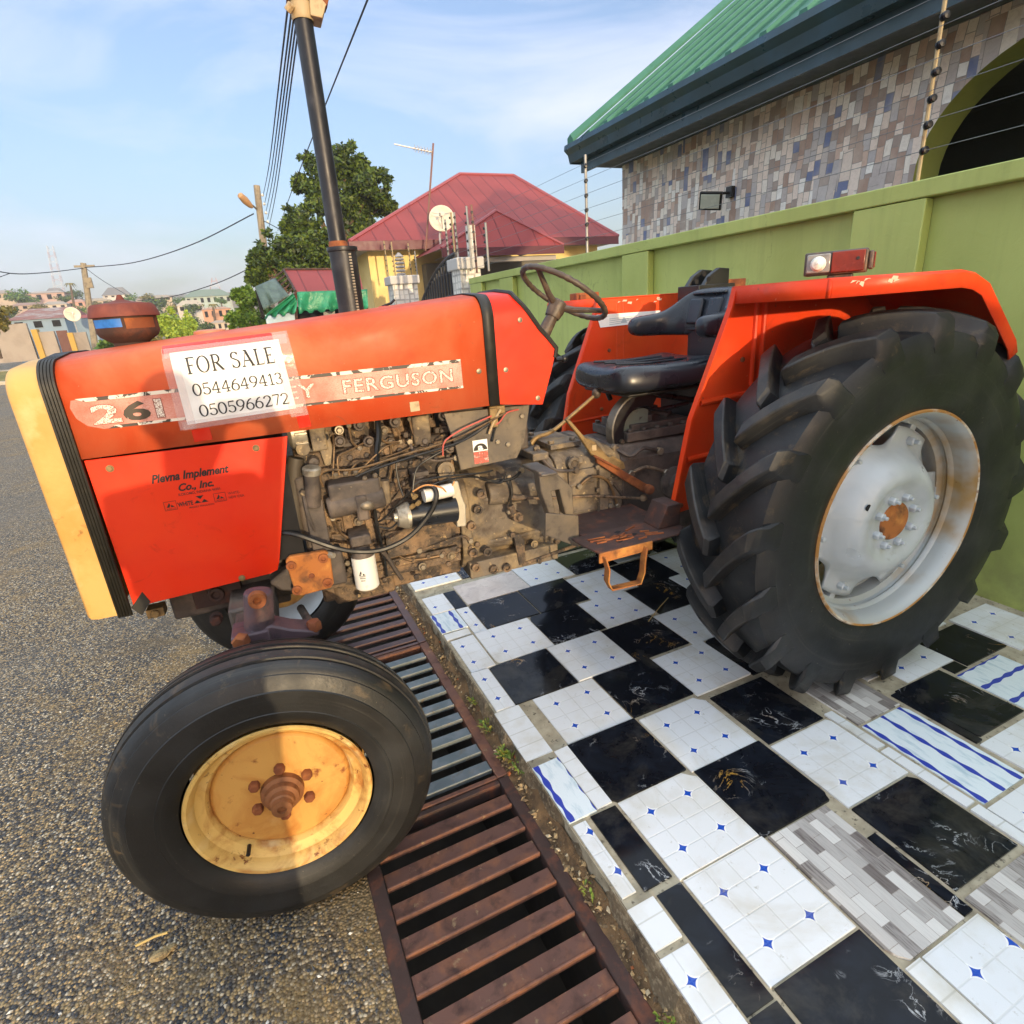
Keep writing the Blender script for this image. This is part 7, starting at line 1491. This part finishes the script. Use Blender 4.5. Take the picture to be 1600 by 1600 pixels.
# front axle, kingpins and steering arms
M['purplegrey'] = wm('oxidised_axle_paint', srgb('#57464c'), .5, [(srgb('#6a4a44'), 10, .5, .7), (srgb('#3c343a'), 18, .5, .7)], (60, .2, .003))
t = MB(); t.bb(-2.26, -2.12, -.36, .36, .60, .70); t.bb(-2.30, -2.08, -.14, .14, .58, .76); t.bb(-2.24, -2.14, -.55, -.34, .615, .685); t.bb(-2.24, -2.14, .34, .55, .615, .685); fa = obj('front_axle', t, M['dark'], tr, bevel=.01)
for s in (-1, 1):
    w0 = s*.50
    if s < 0:
        t = MB(); a, b = L(402, 918, w0), L(406, 985, w0); t.tube([a+Vector((0, 0, -.012)), b], [.040, .043], 20); t.bb(b.x-.075, b.x+.03, w0-.05, w0+.05, b.z-.06, b.z+.02)
        t.prism([L(378, 998, w0-.04), L(395, 985, w0-.04), L(425, 978, w0-.04), L(455, 984, w0-.04), L(490, 986, w0-.04), L(500, 992, w0-.04), L(470, 1000, w0-.04), L(425, 1010, w0-.04), L(385, 1010, w0-.04)], (0, .08, -.0)); t.tube([b-Vector((0, 0, .04)), Vector((-2.174, -.64, .33))], .035, 12)
        kp_ = obj('kingpin', t, M['purplegrey'], tr, bevel=.006)
        t = MB(); t.hexn(L(379, 999, w0-.045), (-.3, -1, 0), .024, .03); t.lathe([(.026, 0), (.024, .02), (.012, .02), (.01, .008), (.001, .008)], L(402, 935, w0-.04), (0, -1, 0), 16); e = L(492, 983, w0-.02); t.hexn(e+Vector((0, 0, .0)), (0, 0, 1), .022, .03); obj_each('arm_bolt', t, M['rust'], kp_)
        t = MB(); t.tube([e-Vector((0, 0, .01)), L(470, 950, -.2)], .014, 10); obj('tie_rod', t, M['dark'], tr)
        t = MB(); a = L(338, 920, -.20); t.box(a+Vector((0, .04, 0)), (.15, .08, .12)); t.lathe([(.026, 0), (.026, .014), (.014, .016), (.012, .006), (.001, .006)], L(338, 928, -.20), (0, -1, 0), 18); t.tube([L(338, 965, -.20), L(338, 965, -.1)], .022, 10); t.hexn(L(338, 968, -.20), (0, -1, 0), .02, .02); obj('weight_bracket', t, M['rustdark'], tr, bevel=.006)
    else:
        t = MB(); t.tube([(-2.17, w0, .76), (-2.17, w0, .55)], .042, 16); t.bb(-2.22, -2.12, w0-.05, w0+.05, .50, .60); t.tube([(-2.17, w0, .54), (-2.174, .64, .33)], .035, 12); obj('kingpin', t, M['purplegrey'], tr, bevel=.006)

# ================================================================== FOR SALE SHEET (taped on, a thing of its own)
def TW(p): return TO+TX*p[0]+TY*p[1]+Vector((0, 0, p[2]))
sg = empty('sale_notice', tuple(TW((-2.09, -.30, 1.39))), TA); tag(sg, 'white FOR SALE paper with two phone numbers taped to the bonnet side', 'notice')
sg_o = Vector((-2.09, -.30, 1.39))
tl, tr_, br_, bl_ = [L(*p, -.294) for p in ((263, 552), (435, 530), (463, 638), (293, 664))]
def SP(u_, v_, off=0.0):   # sheet coordinates: u right 0..1, v up 0..1; gentle curl over the bonnet shoulder
    p = bl_.lerp(br_, u_).lerp(tl.lerp(tr_, u_), v_); yy = -.2935+off
    zt = HH(p.x)-.078
    if p.z > zt: yy += .078-math.sqrt(max(.078**2-(p.z-zt)**2, 0))
    yy += .0015*math.sin(u_*9+v_*4)
    return Vector((p.x, yy, p.z))-sg_o
t = MB(); g = 14; t.rings([[SP(i/g, j/g) for i in range(g+1)] for j in range(g+1)], False, False, False); obj('paper', t, M['paper'], sg, smooth=60)
# serif lettering drawn with a broad nib
def nib(pts, wt=.13, wn_=.045, force=None):
    out = []
    for i, (x, y) in enumerate(pts):
        a = pts[max(i-1, 0)]; b = pts[min(i+1, len(pts)-1)]; dx, dy = b[0]-a[0], b[1]-a[1]; l = math.hypot(dx, dy) or 1
        w_ = force if force else wn_+(wt-wn_)*abs(dy/l)**1.3; out.append((x, y, -dy/l*w_/2, dx/l*w_/2))
    return out
def arcp(cx, cy, rx, ry, a0, a1, k=14): return [(cx+rx*math.cos(R(a0+(a1-a0)*i/k)), cy+ry*math.sin(R(a0+(a1-a0)*i/k))) for i in range(k+1)]
def lnp(*p): return [(p[0][0]+(p[1][0]-p[0][0])*i/3, p[0][1]+(p[1][1]-p[0][1])*i/3) for i in range(4)]
TH, TN = .14, .075
GL = {
 'F': (.72, [(lnp((.2, 0), (.2, 1)), None), (lnp((.05, .98), (.66, .98)), TN), (lnp((.2, .52), (.5, .52)), TN), (lnp((.66, .98), (.68, .78)), .03), (lnp((.5, .62), (.5, .42)), .03), (lnp((.05, .02), (.36, .02)), TN)]),
 'O': (.98, [(arcp(.48, .5, .40, .5, 90, 450, 28), None)]),
 'R': (.92, [(lnp((.2, 0), (.2, 1)), None), (lnp((.05, .98), (.42, .98)), TN), (arcp(.42, .74, .24, .24, 90, -90), None), (lnp((.42, .5), (.2, .5)), TN), (lnp((.42, .5), (.82, .02)), TH), (lnp((.05, .02), (.36, .02)), TN), (lnp((.74, .02), (.92, .02)), TN)]),
 'S': (.74, [(arcp(.37, .75, .24, .23, 20, 210, 12)+arcp(.37, .26, .27, .25, 60, -160, 12), None), (lnp((.61, .70), (.61, .98)), .03), (lnp((.10, .30), (.10, .02)), .03)]),
 'A': (.98, [(lnp((.14, .02), (.48, 1)), .045), (lnp((.46, 1), (.84, .02)), TH), (lnp((.27, .36), (.68, .36)), TN), (lnp((.02, .02), (.28, .02)), TN), (lnp((.70, .02), (.98, .02)), TN), (lnp((.30, 1.0), (.50, 1.0)), TN)]),
 'L': (.74, [(lnp((.2, 0), (.2, 1)), None), (lnp((.05, .98), (.36, .98)), TN), (lnp((.05, .02), (.66, .02)), TN), (lnp((.66, .02), (.69, .26)), .03)]),
 'E': (.78, [(lnp((.2, 0), (.2, 1)), None), (lnp((.05, .98), (.66, .98)), TN), (lnp((.2, .52), (.5, .52)), TN), (lnp((.05, .02), (.68, .02)), TN), (lnp((.66, .98), (.67, .80)), .03), (lnp((.68, .02), (.71, .24)), .03), (lnp((.5, .62), (.5, .42)), .03)]),
 '0': (.66, [(arcp(.32, .5, .27, .5, 90, 450, 28), None)]),
 '1': (.5, [(lnp((.28, 0), (.28, 1)), .10), (lnp((.10, .82), (.28, 1)), TN), (lnp((.10, .02), (.46, .02)), TN)]),
 '2': (.64, [(arcp(.31, .73, .24, .26, 170, -35, 14)+[(.40, .42), (.22, .2), (.08, .03)], None), (lnp((.07, .04), (.58, .04)), .10), (lnp((.58, .04), (.60, .20)), .03)]),
 '3': (.62, [(arcp(.29, .75, .21, .24, 160, -90, 12), None), (arcp(.29, .26, .25, .26, 90, -165, 12), None)]),
 '4': (.68, [(lnp((.46, 0), (.46, 1)), .10), (lnp((.46, 1), (.04, .3)), .085), (lnp((.04, .3), (.64, .3)), .085), (lnp((.30, .02), (.62, .02)), TN)]),
 '5': (.62, [(lnp((.14, .97), (.54, .97)), .10), (lnp((.14, .97), (.11, .52)), .07), (arcp(.29, .31, .26, .30, 130, -160, 14), None)]),
 '6': (.64, [([(.50, .97), (.34, .90), (.18, .70)]+arcp(.32, .30, .26, .30, 165, 520, 22), None)]),
 '7': (.60, [(lnp((.06, .96), (.56, .96)), .10), (lnp((.56, .96), (.24, 0)), .085), (lnp((.06, .96), (.05, .78)), .03)]),
 '9': (.64, [([(.14, .03), (.30, .10), (.46, .30)]+arcp(.32, .70, .26, .30, -15, 340, 22), None)]),
 ' ': (.42, [])}
def serif(mb, txt, u0, u1, v0, v1, wt, sp=.06, slant=0.0):
    tot = sum(GL[c][0]+sp for c in txt)-sp; x = 0; sc = (u1-u0)/tot
    for c in txt:
        for pts, f in GL[c][1]:
            q = nib(pts, wt, wt*.5, f*wt/.12 if f else None); a_, b_ = [], []
            for (px, py, nx, ny) in q:
                for lst, sgn in ((a_, 1), (b_, -1)): lst.append(SP(u0+sc*(x+px+sgn*nx), v0+(v1-v0)*(py+sgn*ny*sc*1.42/(v1-v0)*1.0), -.0012))
            mb.rings([a_, b_], False, False, False)
        x += GL[c][0]+sp
for a_ in (('FOR SALE', .115, .925, .69, .91, .155), ('0544649413', .12, .945, .385, .545, .125, .05), ('0505966272', .13, .955, .085, .245, .125, .05)):
    t = MB(); serif(t, *a_); obj('lettering', t, M['ink'], sg, smooth=0, recalc=False)
def tape(u0, u1, v0, v1, off, nm, mt):
    t = MB(); t.rings([[SP(u0+(u1-u0)*i/8, v0+(v1-v0)*j/8, off) for i in range(9)] for j in range(9)], False, False, False); obj(nm, t, mt, sg, smooth=60)
tape(-.07, .07, -.06, 1.06, -.0016, 'clear_tape', M['tape']); tape(.93, 1.10, -.12, 1.1, -.0017, 'clear_tape', M['tape']); tape(-.05, 1.08, .93, 1.06, -.0022, 'clear_tape', M['tape']); tape(-.04, 1.06, -.07, .05, -.0024, 'clear_tape', M['tape'])
tape(.98, 1.10, -.30, -.10, -.0014, 'red_tape', M['redtape']); tape(.02, .18, -.26, -.08, -.0012, 'red_tape', M['redtape']); tape(-.06, .95, 1.0, 1.10, -.0012, 'red_tape', M['redtape'])
# ================================================================== THE PHOTOGRAPHER (stands behind the camera, casts the shadow seen on the tractor)
def person():
    gz_ = RZ; o = empty('person', (-.215, -.42, gz_)); tag(o, 'person in blue shirt and dark trousers on the road, holding a phone up', 'person')
    def remesh(ob, v, sm=3):
        md = ob.modifiers.new('r', 'REMESH'); md.mode = 'VOXEL'; md.voxel_size = v; md.use_smooth_shade = True
        m2 = ob.modifiers.new('s', 'SMOOTH'); m2.iterations = sm; m2.factor = .5
    skin = wm('brown_skin', srgb('#6a4630'), .5); V = Vector
    hx = V((.03, .02, 0))
    t = MB()
    t.sphere(hx+V((0, .0, 1.665)), .098, 20, 0, (.80, 1.0, 1.15)); t.sphere(hx+V((0, .045, 1.61)), .06, 16, 0, (.85, .9, 1)); t.tube([V((0, 0, 1.40)), hx+V((0, 0, 1.60))], [.062, .056], 14)
    t.sphere(hx+V((0, .108, 1.645)), .016, 10, 0, (.8, 1, 1.5)); t.sphere(hx+V((-.082, 0, 1.655)), .03, 10, 0, (.4, .7, 1.1)); t.sphere(hx+V((.082, 0, 1.655)), .03, 10, 0, (.4, .7, 1.1)); t.sphere(hx+V((0, .098, 1.590)), .022, 10, 0, (1.3, .5, .5))
    t.tube([V((-.05, 0, .95)), V((-.02, 0, 1.2)), V((0, 0, 1.42))], [.13, .13, .12], 16)
    hands = []
    for s in (-1, 1):
        sh = V((s*.155, 0, 1.42)); el = V((s*.170, .10, 1.13)); wr = V((.20+s*.085, .335, 1.555)); t.tube([V((0, 0, 1.42)), sh, el], [.07, .058, .044], 12); t.tube([el, wr], [.044, .028], 12)
        pm = wr+V((-s*.012, .035, .045)); t.sphere(pm, .036, 12, 0, (.55, .9, 1.25)); t.tube([wr, pm], [.028, .03], 10)
        for k in range(4):
            f0 = pm+V((-s*.004, .016, .03-.02*k)); f1 = f0+V((-s*.014, .030, .010)); f2 = f1+V((-s*.034, .004, .004-.002*k)); t.tube([f0, f1, f2], [.0095, .009, .0075], 8)
        th0 = pm+V((-s*.012, -.008, -.02)); t.tube([th0, th0+V((-s*.022, -.006, .016)), th0+V((-s*.038, .008, .030))], [.012, .0105, .008], 8)
        hp = V((-.07+s*.085, 0, .93)); kn = V((-.09+s*.078, .02, .50)); an = V((-.09+s*.082, -.01, .09)); t.tube([V((-.05+s*.05, 0, 1.0)), hp, kn, an], [.10, .092, .058, .042], 14)
        t.sphere(V((-.09+s*.085, .06, .04)), .05, 12, 0, (.9, 2.3, .75))
    b = obj('body', t, skin, o); remesh(b, .009)
    t = MB(); t.tube([V((-.055, 0, .90)), V((-.03, 0, 1.1)), V((0, 0, 1.3)), V((0, 0, 1.44)), V((0, 0, 1.475))], [.165, .160, .165, .14, .08], 20)
    for s in (-1, 1): t.tube([V((0, 0, 1.40)), V((s*.15, 0, 1.42)), V((s*.165, .06, 1.24))], [.10, .080, .066], 14)
    t.v = [(x*1.04, y*.8, z) for x, y, z in t.v]; sh = obj('shirt', t, wm('blue_shirt', srgb('#35507c'), .85), o); remesh(sh, .014)
    t = MB(); t.tube([V((-.065, 0, .88)), V((-.05, 0, 1.0))], [.165, .165], 18)
    for s in (-1, 1): t.tube([V((-.06+s*.07, 0, .95)), V((-.075+s*.088, 0, .85)), V((-.09+s*.080, .02, .50)), V((-.09+s*.082, -.01, .10))], [.125, .122, .098, .088], 14)
    tr_o = obj('trousers', t, wm('dark_trousers', srgb('#23252c'), .9), o); remesh(tr_o, .014)
    t = MB()
    for s in (-1, 1): t.sphere(V((-.09+s*.085, .06, .045)), .058, 14, 0, (.9, 2.3, .8))
    s_ = obj('shoes', t, wm('black_shoes', srgb('#1a1a1c'), .5), o); s_.name = 'shoe'
    t = MB(); t.sphere(hx+V((0, -.012, 1.70)), .102, 18, 0, (.82, .98, .98)); t.v = [v for v in t.v]; hr = obj('hair', t, wm('black_hair', srgb('#15110f'), .8), o)
    hr.location = (0, -.006, .004)
    for s in (-1, 1):
        t = MB(); t.sphere(hx+V((s*.032, .086, 1.668)), .012, 10); obj('eye', t, wm('eye_white', srgb('#d8d4cc'), .3), o)
    return o
person()
t = MB(); t.bb(-.08, .08, -.006, .006, -.037, .037); ph_ = obj('phone', t, M['black'], bevel=.005); ph_.location = (0, -.045, CAM_H-.012); tag(ph_, 'black phone held sideways in the photographer\'s hands', 'phone')
# ================================================================== HAZE
hz = N('haze'); nt_ = hz.mat.node_tree; nt_.nodes.remove(hz.b)
pv_ = nt_.nodes.new('ShaderNodeVolumePrincipled'); pv_.inputs['Color'].default_value = (.86, .9, .95, 1); pv_.inputs['Density'].default_value = .0011; pv_.inputs['Anisotropy'].default_value = .1
nt_.links.new(pv_.outputs[0], nt_.nodes['Material Output'].inputs['Volume'])
t = MB(); t.bb(-950, 950, -350, 950, -2, 46); o = obj('haze', t, hz.mat, smooth=0); tag(o, kind='stuff')
